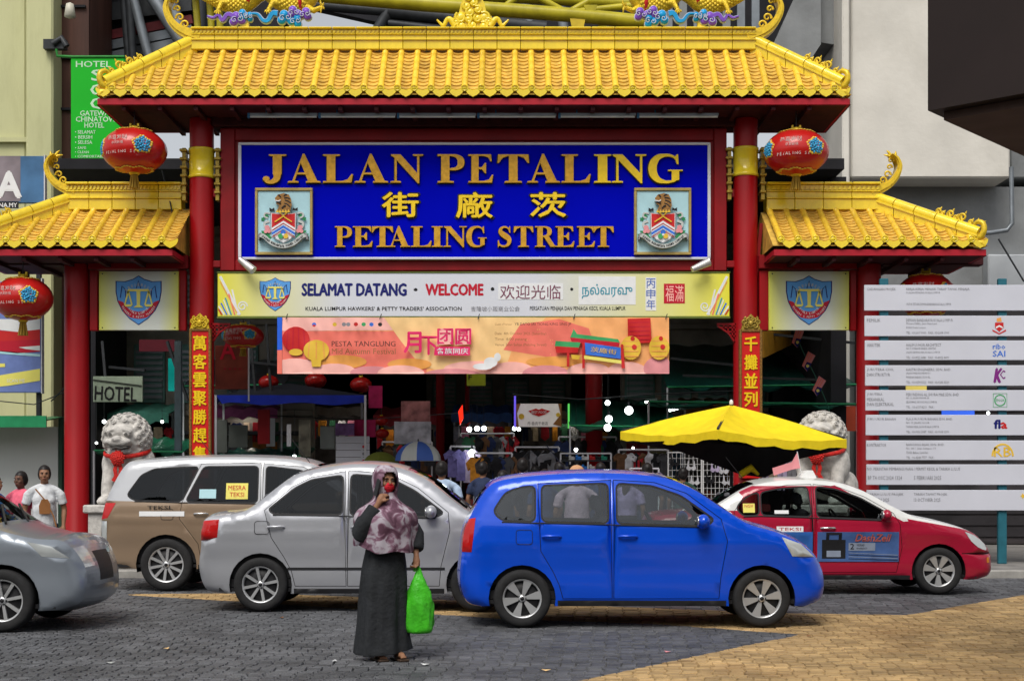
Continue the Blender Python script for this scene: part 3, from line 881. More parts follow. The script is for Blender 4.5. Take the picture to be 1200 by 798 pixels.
def ridge_curl(r_, Y, base, sgn, sc_=1.0):
    """sgn +1: curls up to the left of the base point (px, py)"""
    S = Y / 1700 * sc_
    bx, bz = XZ(base[0], base[1], Y)
    path = [(10, -8), (-4, -4), (-17, 3), (-26, 14), (-30, 27), (-26, 38), (-19, 43)]
    wid = [17, 13, 10, 8, 6.5, 4.5, 2]
    pts = spline([(p[0] * S * sgn, p[1] * S, 0) for p in path], 5)
    ws = []
    for i in range(len(wid) - 1):
        for j in range(5): ws.append((wid[i] * (1 - j / 5) + wid[i + 1] * j / 5) * S)
    ws.append(wid[-1] * S)
    m = MB()
    m.ribbon([(bx + p[0], bz + p[1]) for p in pts], ws, Y - 0.13, Y + 0.13)
    m.ribbon([(bx + p[0], bz + p[1]) for p in pts], [w * 0.45 for w in ws], Y - 0.16, Y + 0.16)
    for (cx, cz, r, a0, sg) in [(-15, 17, 5, 3.4, 1), (-18, 27, 4, 3.4, 1), (-20, 36, 4.2, 3.6, 1), (-9, 9, 5, 3.6, 1)]:
        sp = spiral_pts(bx + cx * S * sgn, bz + cz * S, r * S, 1.2, a0 if sgn > 0 else math.pi - a0, -sgn, Y)
        m.tube(sp, [0.024 * (1 - 0.6 * i / len(sp)) * sc_ for i in range(len(sp))], 6)
    for (x_, z_, x2, z2) in [(-20, 43, -14, 50), (-22, 40, -10, 44), (-26, 40, -27, 49)]:
        m.tube([(bx + x_ * S * sgn, Y, bz + z_ * S), (bx + (x_ + x2) / 2 * S * sgn, Y, bz + (z_ + z2) / 2 * S + 0.01), (bx + x2 * S * sgn, Y, bz + z2 * S)], [0.03, 0.024, 0.006], 6)
    part('ridge_curl', m, M_orn, r_)

def hip_ridge(r_, p0, p1):
    """sloping hip ridge from the ridge end p0 down to the eave corner p1, ending in a curl and scrolls"""
    p0, p1 = Vector(p0), Vector(p1)
    hd = Vector((p1.x - p0.x, p1.y - p0.y, 0)); H = hd.length; hd.normalize()
    dz = p1.z - p0.z
    M = Matrix(((hd.x, -hd.y, 0, p0.x), (hd.y, hd.x, 0, p0.y), (0, 0, 1, p0.z), (0, 0, 0, 1)))
    k = 5
    for i in range(k):
        m = MB()
        a, b_ = i / k, (i + 1) / k - 0.008
        a = max(a, -0.02)
        P = lambda t, up: (t * H, t * dz + up)
        m.prism([P(a, -0.12), P((a + b_) / 2, -0.155), P(b_, -0.12), P(b_, 0.10), P(a, 0.10)], -0.075, 0.075)
        m.tube([(a * H, 0, a * dz + 0.14), (b_ * H, 0, b_ * dz + 0.14)], 0.095, 12)
        m.prism([P(a, 0.065), P(b_, 0.065), P(b_, 0.10), P(a, 0.10)], -0.10, 0.10)
        m.xf(M); part('hip_tile', m, M_gold, r_)
    m = MB()
    path = [(H * 0.95, dz * 0.95 + 0.12, 0), (H - 0.03, dz + 0.07, 0), (H + 0.03, dz + 0.10, 0), (H + 0.07, dz + 0.19, 0), (H + 0.05, dz + 0.29, 0), (H - 0.03, dz + 0.33, 0), (H - 0.09, dz + 0.29, 0), (H - 0.08, dz + 0.23, 0), (H - 0.04, dz + 0.22, 0)]
    pts = spline(path, 4)
    m.tube([(p.x, 0, p.y) for p in pts], [0.07 * (1 - 0.72 * i / len(pts)) for i in range(len(pts))], 8)
    for (u, r, tn) in ((0.84, 0.08, 1.5), (0.73, 0.07, 1.4), (0.62, 0.055, 1.2), (0.92, 0.05, 1.1), (0.78, 0.045, 1.1), (0.66, .04, 1.1)):
        base = (u * H, u * dz + 0.22 + r)
        sp = spiral_pts(base[0], base[1], r, tn, -1.6, -1, 0)
        m.tube(sp, [0.026 * (1 - 0.5 * i / len(sp)) for i in range(len(sp))], 6)
        m.tube([(u * H, 0, u * dz + 0.18), (u * H - 0.02, 0, u * dz + 0.22 + r), (u * H - 0.03, 0, u * dz + 0.22 + 1.9 * r)], [0.03, 0.02, 0.008], 6)
        m.tube([(base[0] + r * .6, 0, base[1] + r * .7), (base[0] + r * .9, 0, base[1] + r * 1.25)], [0.018, 0.006], 5)
    m.tube([(H + 0.05, 0, dz + 0.29), (H + 0.10, 0, dz + 0.33)], [0.025, 0.005], 5)
    m.tube([(H - 0.03, 0, dz + 0.33), (H - 0.02, 0, dz + 0.39)], [0.025, 0.005], 5)
    # corner tile below the curl
    m.tube([(H * 0.93, 0, dz * 0.93 - 0.05), (H - 0.02, 0, dz - 0.04), (H + 0.05, 0, dz - 0.04), (H + 0.08, 0, dz - 0.10)], [0.08, 0.075, 0.06, 0.02], 8)
    m.xf(M); part('hip_curl', m, M_orn, r_)

S24, S25 = 24 / 1700, 25 / 1700
ze = XZ(0, 104, 24)[1]; zr = XZ(0, 57, 25)[1]
ex0, ex1 = XZ(112, 0, 24)[0], XZ(998, 0, 24)[0]
rx0, rx1 = XZ(226, 0, 25)[0], XZ(884, 0, 25)[0]
main_roof = roof(24, 25, 26, ze, zr, ex0, ex1, rx0, rx1, True, True, XZ(131, 0, 24)[0], 19.69 * S24, 44, XZ(0, 36, 25)[1], 0.395)
ridge_curl(main_roof, 25, (226, 38), 1); ridge_curl(main_roof, 25, (884, 38), -1)
hip_ridge(main_roof, (rx0 + 0.05, 24.98, zr + 0.02), (ex0 + 0.12, 24.05, ze - 0.02)); hip_ridge(main_roof, (rx1 - 0.05, 24.98, zr + 0.02), (ex1 - 0.12, 24.05, ze - 0.02))
hip_ridge(main_roof, (rx0 + 0.05, 25.02, zr + 0.02), (ex0 + 0.12, 25.95, ze - 0.02)); hip_ridge(main_roof, (rx1 - 0.05, 25.02, zr + 0.02), (ex1 - 0.12, 25.95, ze - 0.02))
# wings
we = XZ(0, 281, 24)[1]; wr = XZ(0, 241, 25)[1]
lx0, lx1 = XZ(-48, 0, 24)[0], XZ(203, 0, 24)[0]
qx0, qx1 = XZ(906, 0, 24)[0], XZ(1158, 0, 24)[0]
left_roof = roof(24, 25.2, 26.2, we, wr, lx0, lx1, XZ(80, 0, 25.2)[0], XZ(215, 0, 25.2)[0] , True, False, lx0 + 0.2, 20.3 * S24, 12, XZ(0, 216, 25.2)[1], 0.4)
right_roof = roof(24, 25.2, 26.2, we, wr, qx0, qx1, XZ(896, 0, 25.2)[0], XZ(1029, 0, 25.2)[0], False, True, XZ(915, 0, 24)[0], 20.3 * S24, 12, XZ(0, 216, 25.2)[1], 0.4)
ridge_curl(left_roof, 25.2, (82, 219), 1, 0.85); ridge_curl(right_roof, 25.2, (1027, 219), -1, 0.85)
hip_ridge(left_roof, (XZ(84, 0, 25.2)[0], 25.15, wr + 0.03), (lx0 + 0.12, 24.05, we - 0.02))
hip_ridge(right_roof, (XZ(1025, 0, 25.2)[0], 25.15, wr + 0.03), (qx1 - 0.12, 24.05, we - 0.02))

# columns
def column(px, ztop, band=None, r=0.207):
    x = XZ(px, 0, 25)[0]
    m = MB(); m.lathe([(r * 1.5, 0.12), (r * 1.5, 0.3), (r * 1.25, 0.42), (r, 0.5), (r, ztop)], (x, 25, 0), n=28)
    c = part('column', m, M_red, gate)
    if band:
        m = MB(); z0, z1 = XZ(0, band[1], 25)[1], XZ(0, band[0], 25)[1]
        m.lathe([(r + .004, z0), (r + .02, z0 + .005), (r + .02, z0 + .05), (r + .008, z0 + .06), (r + .008, z1 - .06), (r + .02, z1 - .05), (r + .02, z1 - .005), (r + .004, z1)], (x, 25, 0), n=28)
        part('gold_band', m, M_gold, c)
        for s in (-1, 1):
            m = MB(); m.box(x + s * (r + 0.05), x + s * (r + 0.11), 24.9, 25.1, z1 - 0.9, z1 - 0.001)
            for k in range(6):
                z = z1 - 0.02 - 0.145 * k
                m.box(x + s * (r + 0.03), x + s * (r + 0.15 - 0.004 * k), 24.86, 25.14, z - 0.045, z, bev=0.01)
            part('bracket', m, M_dgold, c)
    return c
zs = ze - 0.27
cl = column(236.5, zs, (175, 210)); cr = column(873.5, zs, (174, 208))
zw = we - 0.27
column(90, zw); column(1018, zw)
# red frame round the name board, with deep beams
def gbox(name, a, b, c, d, y0, y1, mt=None, bev=0.012):
    m = MB(); x0, z1 = XZ(a, c, 25); x1, z0 = XZ(b, d, 25)
    m.box(x0, x1, y0, y1, z0, z1, bev=bev); return part(name, m, mt or M_red2, gate)
gbox('frame_board', 259, 851, 150, 319, 24.98, 25.08)
gbox('frame_post', 259, 276, 152, 318, 24.93, 24.978); gbox('frame_post', 836, 851, 152, 318, 24.93, 24.978)
gbox('frame_beam', 276.4, 835.6, 305.5, 318, 24.93, 24.978); gbox('frame_beam', 276.4, 835.6, 152, 166, 24.93, 24.978)
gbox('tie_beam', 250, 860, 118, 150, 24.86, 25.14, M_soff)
for a, b in ((250, 259), (851, 861)):
    gbox('tie', a, b, 222, 232, 24.95, 25.05); gbox('tie', a, b, 306, 314, 24.95, 25.05)
# wing beams
gbox('wing_beam', 105, 222, 300, 316, 24.88, 25.12, M_red2); gbox('wing_beam', 888, 1003, 300, 316, 24.88, 25.12, M_red2)
for a, b in ((106, 115.5), (209.5, 219), (889, 900.5), (995.5, 1003)):
    gbox('wing_post', a, b, 317, 388, 24.94, 25.06, M_red)
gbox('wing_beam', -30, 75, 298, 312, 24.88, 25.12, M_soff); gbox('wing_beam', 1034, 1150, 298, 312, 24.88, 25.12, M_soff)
# braces under the wing eaves
for (a, b) in ((W(105, 305, 25), W(85, 297, 24.2)), (W(1000, 300, 25), W(978, 318, 24.9)), (W(205, 262, 25), W(212, 320, 25)), (W(892, 262, 25), W(886, 320, 25))):
    m = MB(); m.bar(a, b, 0.06); part('brace', m, M_red2, gate)
# red fret brackets by the columns
for (s, xa) in ((1, 247), (-1, 863)):
    m = MB(); Y = 24.93
    def q(u, v): return XZ(xa + s * u, 379 + v, Y)
    def st(p, r, w=1.7):
        a, b_ = q(*p), q(*r); m.ribbon([a, b_], w * S25, Y - 0.03, Y + 0.03)
    st((0, 1), (23, 1), 2.4); st((1, 0), (1, 21), 2.4)
    st((0, 5), (20, 5)); st((5, 2), (5, 16)); st((10, 2), (10, 9)); st((0, 10), (12, 10)); st((15, 2), (15, 6)); st((0, 15), (6, 15))
    m.ribbon([q(22 - 0, 3), q(16, 7), q(10, 11), q(6, 16), q(3, 21)], 1.8 * S25, Y - 0.025, Y + 0.025)
    part('fret_bracket', m, M_red, gate)

# fluorescent battens under the main eave
for i, (a, b_) in enumerate(((291, 372), (374, 464), (466, 558), (560, 652), (655, 745), (747, 842))):
    Y = 24.35; t = thing('tube_light', 'unlit fluorescent batten under the eave, %s from the left' % ['first', 'second', 'third', 'fourth', 'fifth', 'last'][i], 'light', W((a + b_) / 2, 137, Y), group='unlit battens under the main eave')
    m = MB(); p, q_ = W(a, 134.5, Y), W(b_, 134.5, Y); m.bar(p, q_, 0.05, 0.04); part('batten', m, M_grmet, t)
    m = MB(); m.tube([W(a + 1, 137, Y), W(b_ - 1, 137, Y)], 0.018, 8); part('tube', m, mat('tube_glass', (0.62, 0.64, 0.62), 0.3), t)
    m = MB(); m.box(p.x - 0.01, p.x + 0.03, Y - 0.03, Y + 0.03, p.z - 0.06, p.z + 0.02); m.tube([p + Vector((0.3, 0, 0)), Vector((p.x + 0.3, Y, zs + 0.02))], 0.012, 6); part('end_cap', m, mat('blue_cap', (0.02, 0.12, 0.25), 0.5), t)

# ================================================================ NAME BOARD
Yn = 24.86
sign = thing('name_board', 'large blue street name board with gold raised lettering', 'sign', W(556, 304, Yn))
x0, z1 = XZ(283, 170.5, Yn); x1, z0 = XZ(829, 301.5, Yn)
m = MB(); m.box(x0, x1, Yn, 24.925, z0, z1); part('panel', m, mat('royal_blue', (0.002, 0.004, 0.46), 0.6, var=0.04, scale=0.8, spec=0.0), sign)
M_alu = mat('white_alu_frame', (0.62, 0.62, 0.66), 0.4, var=0.06)
m = MB(); x2, z3 = XZ(279.5, 167.5, Yn); x3, z2 = XZ(832.5, 304.5, Yn)
m.box(x2, x3, Yn - 0.03, 24.927, z1 + .001, z3, bev=0.008); m.box(x2, x3, Yn - 0.03, 24.927, z2, z0 - .001, bev=0.008)
m.box(x2, x0 - .001, Yn - 0.03, 24.926, z0, z1); m.box(x1 + .001, x3, Yn - 0.03, 24.926, z0, z1)
part('frame', m, M_alu, sign)
M_let = mat('gold_letter', (0.62, 0.33, 0.03), 0.3, metal=0.25, var=0.18, scale=14, dirt=0.3, dcol=(0.2, 0.09, 0.01))
M_let2 = mat('bright_gold_letter', (0.88, 0.60, 0.02), 0.25, metal=0.1, var=0.08, scale=14)
def letters(word, spans, py0, py1, depth=0.055):
    z0 = XZ(0, py1, Yn)[1]; z1 = XZ(0, py0, Yn)[1]
    for i, (ch, (a, b_)) in enumerate(zip(word, spans)):
        xa, xb = XZ(a, 0, Yn)[0], XZ(b_, 0, Yn)[0]
        bright = py0 < 200 and a > 690
        m = serif_letter(ch, xa, z0, xb - xa, z1 - z0, Yn - depth, depth - 0.012)
        part('letter', m, M_let2 if bright else M_let, sign)
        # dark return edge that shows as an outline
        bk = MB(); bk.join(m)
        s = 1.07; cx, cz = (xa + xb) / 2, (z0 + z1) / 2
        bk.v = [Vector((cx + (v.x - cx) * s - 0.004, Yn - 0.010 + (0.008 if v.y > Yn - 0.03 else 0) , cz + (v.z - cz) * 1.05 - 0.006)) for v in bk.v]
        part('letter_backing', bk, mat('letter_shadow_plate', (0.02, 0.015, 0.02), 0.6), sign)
letters('JALANPETALING', [(308, 336), (338, 376), (379, 414), (416, 455), (458, 496), (513, 545), (549, 578), (583, 620), (618, 656), (658, 692), (696, 716), (717, 757), (758, 799)], 182, 215)
letters('PETALINGSTREET', [(393, 413), (414, 437), (436, 461), (455, 481), (482, 506), (506, 519), (520, 547), (546, 570), (583, 600), (602, 625), (627, 652), (651, 673), (676, 697), (695, 719)], 266, 290)
for ch, a, b_, c, d in (('街', 447, 491, 225, 255), ('廠', 534, 578, 225, 256), ('茨', 621, 664, 225, 255)):
    part('letter', ptext(ch, a + 1, b_ - 1, c + 1, d - 1, Yn - 0.055, bold=0.028, depth=0.043), M_let2, sign)
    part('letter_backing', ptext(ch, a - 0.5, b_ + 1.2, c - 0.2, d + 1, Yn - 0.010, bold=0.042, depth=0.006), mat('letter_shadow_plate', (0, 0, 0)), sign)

# flat-print palette
P_ = {k: mat('print_' + k, v, 0.5, var=0.05) for k, v in dict(
    red=(0.55, 0.02, 0.02), crimson=(0.5, 0.01, 0.03), blue=(0.04, 0.16, 0.62), sky=(0.10, 0.33, 0.72), navy=(0.008, 0.012, 0.14), white=(0.74, 0.75, 0.76), black=(0.015, 0.015, 0.017),
    yellow=(0.80, 0.72, 0.16), gold=(0.75, 0.48, 0.05), green=(0.02, 0.22, 0.07), pink=(0.72, 0.28, 0.30), grey=(0.25, 0.25, 0.27), brown=(0.28, 0.12, 0.04), aqua=(0.42, 0.66, 0.72), orange=(0.80, 0.35, 0.08), teal=(0.06, 0.30, 0.40), purple=(0.2, 0.02, 0.2), silver=(0.5, 0.52, 0.5), maroon=(0.3, 0.01, 0.02), magenta=(0.75, 0.02, 0.14), peach=(0.90, 0.42, 0.16), salmon=(0.85, 0.19, 0.14), lpink=(0.92, 0.48, 0.42), cream=(0.88, 0.58, 0.26), mid=(0.06, 0.13, 0.45), bgreen=(0.05, 0.35, 0.12)).items()}

def arc_text(s, cx, cz, rx, rz, a0, a1, h, y, mt, parent, flip=False):
    mb = MB(); n = len(s)
    for i, ch in enumerate(s):
        if ch == ' ': continue
        a = R(a0 + (a1 - a0) * (i + 0.5) / n)
        x, z = cx + rx * math.cos(a), cz + rz * math.sin(a)
        rot = a - math.pi / 2 if not flip else a + math.pi / 2
        w = h * 0.62
        mb.join(text_mb(ch, x - w / 2, x + w / 2, z - h / 2, z + h / 2, y, bold=0.01, rot=rot, res=1))
    part('lettering', mb, mt, parent)

def coat_of_arms(cx, cz, u, y, parent):
    """city arms in flat relief; u = half the panel width; origin at the shield's middle"""
    k = [0]
    def L(poly, c, name='emblem_piece'):
        k[0] += 1
        m = MB(); m.prism([(cx + p[0] * u, cz + p[1] * u) for p in poly], y - 0.0025 * k[0], y - 0.0025 * (k[0] - 1) + 0.0)
        part(name, m, P_[c] if isinstance(c, str) else c, parent)
    def RB(pts, w, c, name='emblem_piece'):
        k[0] += 1
        sp = spline([(p[0], p[1], 0) for p in pts], 4)
        m = MB(); m.ribbon([(cx + p[0] * u, cz + p[1] * u) for p in sp], w * u, y - 0.0025 * k[0], y); part(name, m, P_[c], parent)
    # mantling: leaves, ribbons and blossoms on both sides
    for s in (-1, 1):
        for (x, z, r) in ((.80, -.62, .20), (.95, -.72, .14), (.66, -.78, .16), (.74, .10, .12), (.88, -.02, .10)):
            L([(s * (x + r * (1 if i % 2 else .6) * math.cos(i * .628)), z + r * (1 if i % 2 else .6) * math.sin(i * .628)) for i in range(10)], 'green', 'leaf')
        RB([(s * .62, -.10), (s * .82, -.2), (s * .74, -.42), (s * .60, -.5)], .10, 'silver', 'ribbon')
        RB([(s * .58, .22), (s * .78, .24), (s * .82, .10), (s * .68, .02)], .07, 'silver', 'ribbon')
        for (x, z, r) in ((.70, -.38, .11), (.62, -.52, .09), (.76, -.54, .08)):
            L([(s * x + r * math.cos(i * .7), z + r * math.sin(i * .7)) for i in range(9)], 'pink', 'blossom')
        L([(s * .38, .34), (s * .60, .30), (s * .60, .46), (s * .50, .40), (s * .40, .46)], 'black', 'bar')
    sh = [(-.52, .22), (0, .16), (.52, .22), (.50, -.55), (.30, -.86), (0, -1.02), (-.30, -.86), (-.50, -.55)]
    L([(p[0] * 1.06, p[1] * 1.05 + .01) for p in sh], 'grey', 'shield_rim')
    L(sh, 'white', 'shield')
    L([(-.49, .20), (0, .145), (.49, .20), (.485, -.40), (0, -.10), (-.485, -.40)], 'red', 'shield_field')
    for z, w, c in ((-.16, .035, 'white'), (-.20, .03, 'red'), (-.30, .13, 'blue'), (-.42, .03, 'white'), (-.50, .03, 'red')):
        L([(-.485, z - .30), (0, z), (.485, z - .30), (.485, z - .30 - w), (0, z - w), (-.485, z - .30 - w)], c, 'chevron')
    RB([(-.36, -.16), (0, .08), (.22, .34)], .05, 'gold', 'kris'); RB([(.36, -.16), (0, .08), (-.22, .34)], .05, 'gold', 'kris')
    for (x, z, c) in ((0, -.60, 'blue'), (-.11, -.76, 'bgreen'), (.11, -.76, 'gold')):
        L([(x + .11 * math.cos(i * .7), z + .11 * math.sin(i * .7)) for i in range(9)], c, 'charge')
    L([(x * .5, -.7 + z * .5) for x, z in [(.1 * math.cos(i * .9), .1 * math.sin(i * .9)) for i in range(7)]], 'white', 'charge')
    # tiger head crest
    L([(-.26, .30), (.30, .30), (.36, .52), (.34, .78), (.24, .98), (.02, 1.04), (-.22, .98), (-.34, .84), (-.34, .74), (-.20, .72), (-.30, .60), (-.16, .52)], mat('tiger_orange', (.30, .15, .04), .5, var=.3, scale=30), 'tiger_crest')
    for (a, b_, c, d) in ((.30, .45, .05, .62), (.32, .62, .08, .74), (.28, .80, .05, .84), (.16, .98, .04, .92), (-.2, .96, -.1, .86), (-.05, .40, .12, .52), (-.1, .6, -.28, .66)):
        RB([(a, b_), ((a + c) / 2, (b_ + d) / 2 + .03), (c, d)], .045, 'black', 'stripe')
    RB([(-.34, .735), (-.2, .70), (-.1, .74)], .04, 'white', 'fang')
    for x in (-.24, -.12, 0, .12, .24):
        L([(x - .07, .22), (x + .07, .22), (x, .34)], 'gold', 'crown_point')
    # scroll with its motto
    RB([(-1.0, -.72), (-.78, -.80), (-.45, -1.08), (0, -1.20), (.45, -1.08), (.78, -.80), (1.0, -.72)], .17, 'silver', 'motto_scroll')
    RB([(-1.02, -.92), (-1.0, -.72), (-.9, -.66)], .06, 'grey', 'scroll_end'); RB([(1.02, -.92), (1.0, -.72), (.9, -.66)], .06, 'grey', 'scroll_end')
    s = 'Dewan Bandaraya Kuala Lumpur'
    mb = MB(); n = len(s)
    for i, ch in enumerate(s):
        if ch == ' ': continue
        t = (i + .5) / n; x = -.86 + 1.72 * t; z = -1.20 + .44 * abs(x / .86) ** 1.7
        sl = .44 * 1.7 * abs(x / .86) ** .7 / .86 * (1 if x > 0 else -1)
        h = .085 * u
        mb.join(text_mb(ch, cx + x * u - h * .3, cx + x * u + h * .3, cz + z * u - h * .5, cz + z * u + h * .5, y - 0.0025 * (k[0] + 1), bold=.02, rot=math.atan(sl), res=1))
    part('lettering', mb, P_['black'], parent)

for (a, b_, side) in ((299, 366.5, 'left'), (743, 810, 'right')):
    c = thing('city_arms_panel', 'pale blue coat of arms panel at the %s end of the blue board' % side, 'emblem panel', W((a + b_) / 2, 300, Yn), group='coat of arms panels on the blue board')
    Y = Yn - 0.05
    x0, z1 = XZ(a + 3.2, 224, Y); x1, z0 = XZ(b_ - 3.2, 295.5, Y)
    m = MB(); m.box(x0, x1, Y, Yn - 0.002, z0, z1); part('panel', m, P_['aqua'], c)
    x2, z3 = XZ(a, 220.5, Y); x3, z2 = XZ(b_, 299, Y)
    for bx in ((x2, x3, z1 + .001, z3), (x2, x3, z2, z0 - .001), (x2, x0 - .001, z0, z1), (x1 + .001, x3, z0, z1)):
        m = MB(); m.box(bx[0], bx[1], Y - 0.03, Yn - 0.001, bx[2], bx[3], bev=0.008); part('frame', m, mat('bronze_frame', (0.42, 0.30, 0.10), 0.4, metal=0.3, var=0.2), c)
    ctr = XZ((a + b_) / 2, 258, Y)
    coat_of_arms(ctr[0], ctr[1] + 0.02, 0.405, Y, c)

# ================================================================ SHIELD BOARDS AND BANNERS
def traders_shield(cx, cz, h, y, parent):
    w = h * 0.46
    def L(poly, c, k, name):
        m = MB(); m.flat([(cx + p[0] * w, cz + p[1] * h / 2) for p in poly], y - 0.003 * k); part(name, m, P_[c], parent)
    out = [(0, 1), (.25, .86), (.6, .76), (1, .78), (1, .35), (.92, -.05), (.72, -.42), (.4, -.75), (0, -1), (-.4, -.75), (-.72, -.42), (-.92, -.05), (-1, .35), (-1, .78), (-.6, .76), (-.25, .86)]
    L([(p[0] * 1.05, p[1] * 1.04) for p in out], 'navy', 1, 'shield_rim'); L(out, 'sky', 2, 'shield')
    L([(-.93, .0), (-.7, -.08), (-.52, -.3), (-.25, -.44), (0, -.48), (.25, -.44), (.52, -.3), (.7, -.08), (.93, .0), (.90, -.1), (.66, -.5), (.38, -.72), (0, -.78), (-.38, -.72), (-.66, -.5), (-.90, -.1)], 'crimson', 3, 'shield_band')
    m = MB()
    X = lambda a, b_: (cx + a * w, cz + b_ * h / 2)
    m.prism([X(-.09, .45), X(.09, .45), X(.07, -.2), X(.22, -.3), X(-.22, -.3), X(-.07, -.2)], y - 0.02, y - 0.012)
    m.ribbon([X(-.5, .28), X(-.45, .42), X(.45, .42), X(.5, .28)], .05 * w * 2, y - 0.019, y - 0.012)
    for s in (-1, 1):
        m.ribbon([X(s * .46, .38), X(s * .62, -.18), X(s * .3, -.18), X(s * .46, .38)], .035 * w * 2, y - 0.019, y - 0.012)
        m.prism([X(s * .46 - .2, -.18), X(s * .46 + .2, -.18), X(s * .46 + .12, -.27), X(s * .46 - .12, -.27)], y - 0.021, y - 0.012)
    part('scales', m, P_['yellow'], parent)
    m = MB()
    for x in (-.75, .75):
        m.ribbon([X(x * .75, .0), X(x * .8, .45), X(x, .6), X(x * 1.1, .1)], .02 * w * 2, y - 0.0135, y - 0.011)
    m.ribbon([X(-.1, .5), X(0, .82), X(.1, .5)], .02 * w * 2, y - 0.0135, y - 0.011)
    part('outline_figure', m, P_['navy'], parent, kind='stuff')
    arc_text('吉隆坡小贩商业公会', cx, cz - .15 * h / 2, w * .78, h * .40, 140, 40, h * .07, y - 0.014, P_['silver'], parent)
    arc_text('KUALA LUMPUR', cx, cz + .10 * h / 2, w * .55, h * .325, 220, 320, h * .048, y - 0.014, P_['white'], parent, True)
    arc_text('HAWKERS & PETTY TRADERS', cx, cz + .10 * h / 2, w * .80, h * .40, 205, 335, h * .042, y - 0.014, P_['white'], parent, True)

def vgrad_mat(name, c0, c1, x0, x1, rad=False):
    """printed sheet whose ink fades from one colour to another across its width (a flat print)"""
    m = bpy.data.materials.new(name); m.use_nodes = True
    n, l = m.node_tree.nodes, m.node_tree.links
    b = n['Principled BSDF']; b.inputs['Roughness'].default_value = 0.45
    tc = n.new('ShaderNodeTexCoord'); sp = n.new('ShaderNodeSeparateXYZ'); l.new(tc.outputs['Generated'], sp.inputs[0])
    rp = n.new('ShaderNodeValToRGB')
    e = rp.color_ramp.elements
    e[0].position = 0; e[0].color = (*c0, 1); e[1].position = 1; e[1].color = (*c0, 1)
    for p in (x0, x1):
        q = e.new(p); q.color = (*c1, 1)
    l.new(sp.outputs['X'], rp.inputs[0]); l.new(rp.outputs[0], b.inputs['Base Color'])
    MATS[name] = m
    return m
M_bpan = vgrad_mat('yellow_white_print', (0.74, 0.70, 0.03), (0.62, 0.64, 0.70), 0.24, 0.62)
M_spanL = vgrad_mat('yellow_white_panel', (0.62, 0.62, 0.08), (0.64, 0.67, 0.60), 0.35, 0.75)
for (a, b_, cx, side) in ((116, 209, 162.5, 'left'), (901, 995, 948, 'right')):
    Y = 24.86
    c = thing('shield_board', 'square pale yellow board with a blue shield, in the %s wing' % side, 'sign', W((a + b_) / 2, 387, Y), group='shield boards in the gateway wings')
    x0, z1 = XZ(a, 318, Y); x1, z0 = XZ(b_, 387, Y)
    m = MB(); m.box(x0, x1, Y, Y + 0.06, z0, z1, bev=0.006); part('board', m, M_spanL, c)
    X, Z = XZ(cx, 352, Y); traders_shield(X, Z, 56 * Y / 1700, Y, c)
    m = MB()
    for px in (a + 4, b_ - 4):
        for py in (321, 384):
            q = XZ(px, py, Y); m.lathe([(0.0, -0.012), (0.012, -0.006), (0.012, 0.0)], (q[0], Y, q[1]), 'Y', 8)
    part('screws', m, M_dkmet, c, kind='stuff')

Y = 24.80
wb = thing('welcome_board', 'long yellow and white welcome board below the blue name board', 'sign', W(555, 371, Y))
x0, z1 = XZ(255, 320, Y); x1, z0 = XZ(855, 371, Y)
m = MB(); m.box(x0, x1, Y, Y + 0.12, z0, z1, bev=0.008); part('board', m, M_bpan, wb)
m = MB(); m.box(x0 - .01, x1 + .01, Y - 0.012, Y + 0.125, z1 + .001, z1 + .02); m.box(x0 - .01, x1 + .01, Y - 0.012, Y + 0.125, z0 - .03, z0 - .001); part('frame', m, mat('green_edge', (0.12, 0.16, 0.03), 0.5), wb)
X, Z = XZ(322.5, 345, Y); traders_shield(X, Z, 38 * Y / 1700, Y, wb)
YL = Y - 0.005
for s, a, b_, c, d, cc, bd in [('SELAMAT DATANG', 354, 476, 332.5, 346.5, 'navy', .045), ('·', 485, 489, 338, 341, 'black', .02), ('WELCOME', 499, 566, 333, 346, 'crimson', .045), ('·', 575.5, 579, 337, 340.5, 'black', 0.02),
                               ('KUALA LUMPUR HAWKERS\u2019 & PETTY TRADERS\u2019 ASSOCIATION', 358, 541, 359.5, 364, 'black', .01), ('吉隆坡小贩商业公会', 552, 609, 359, 365, 'grey', 0.0),
                               ('·', 668.5, 671.5, 337.5, 340.5, 'black', .02), ('PERSATUAN PENJAJA DAN PENIAGA KECIL KUALA LUMPUR', 621, 733, 359, 365, 'black', .005)]:
    part('lettering', ptext(s, a, b_, c, d, YL, bold=bd), P_[cc], wb)
for (a, b_, c, d) in ((584, 660, 332, 351), (678, 745, 324, 357), (756.5, 769, 325, 364)):
    m = MB(); q0, q1 = XZ(a, d, YL), XZ(b_, c, YL); m.box(q0[0], q1[0], YL + 0.001, YL + 0.004, q0[1], q1[1]); part('sticker', m, P_['white'], wb)
part('lettering', ptext('欢迎光临', 586, 657, 334, 350.5, YL - .003, bold=0.0), mat('print_plum', (0.2, 0.06, 0.1), .5), wb)
part('lettering', ptext('நல்வரவு', 682, 741, 333, 350, YL - .003, bold=0.015), P_['teal'], wb)
for i, ch in enumerate('丙申年'):
    part('lettering', ptext(ch, 757.5, 768, 326.5 + 12.3 * i, 337.5 + 12.3 * i, YL - .003), P_['mid'], wb)
m = MB(); q0, q1 = XZ(778, 355.5, YL), XZ(802.5, 332.5, YL); m.box(q0[0], q1[0], YL, YL + 0.004, q0[1], q1[1]); part('seal_stamp', m, P_['crimson'], wb)
for i, ch in enumerate('福滿'):
    part('lettering', ptext(ch, 780 + 11 * i, 789.5 + 11.5 * i, 334.5, 353.5, YL - .003, bold=0.0), P_['lpink'], wb)
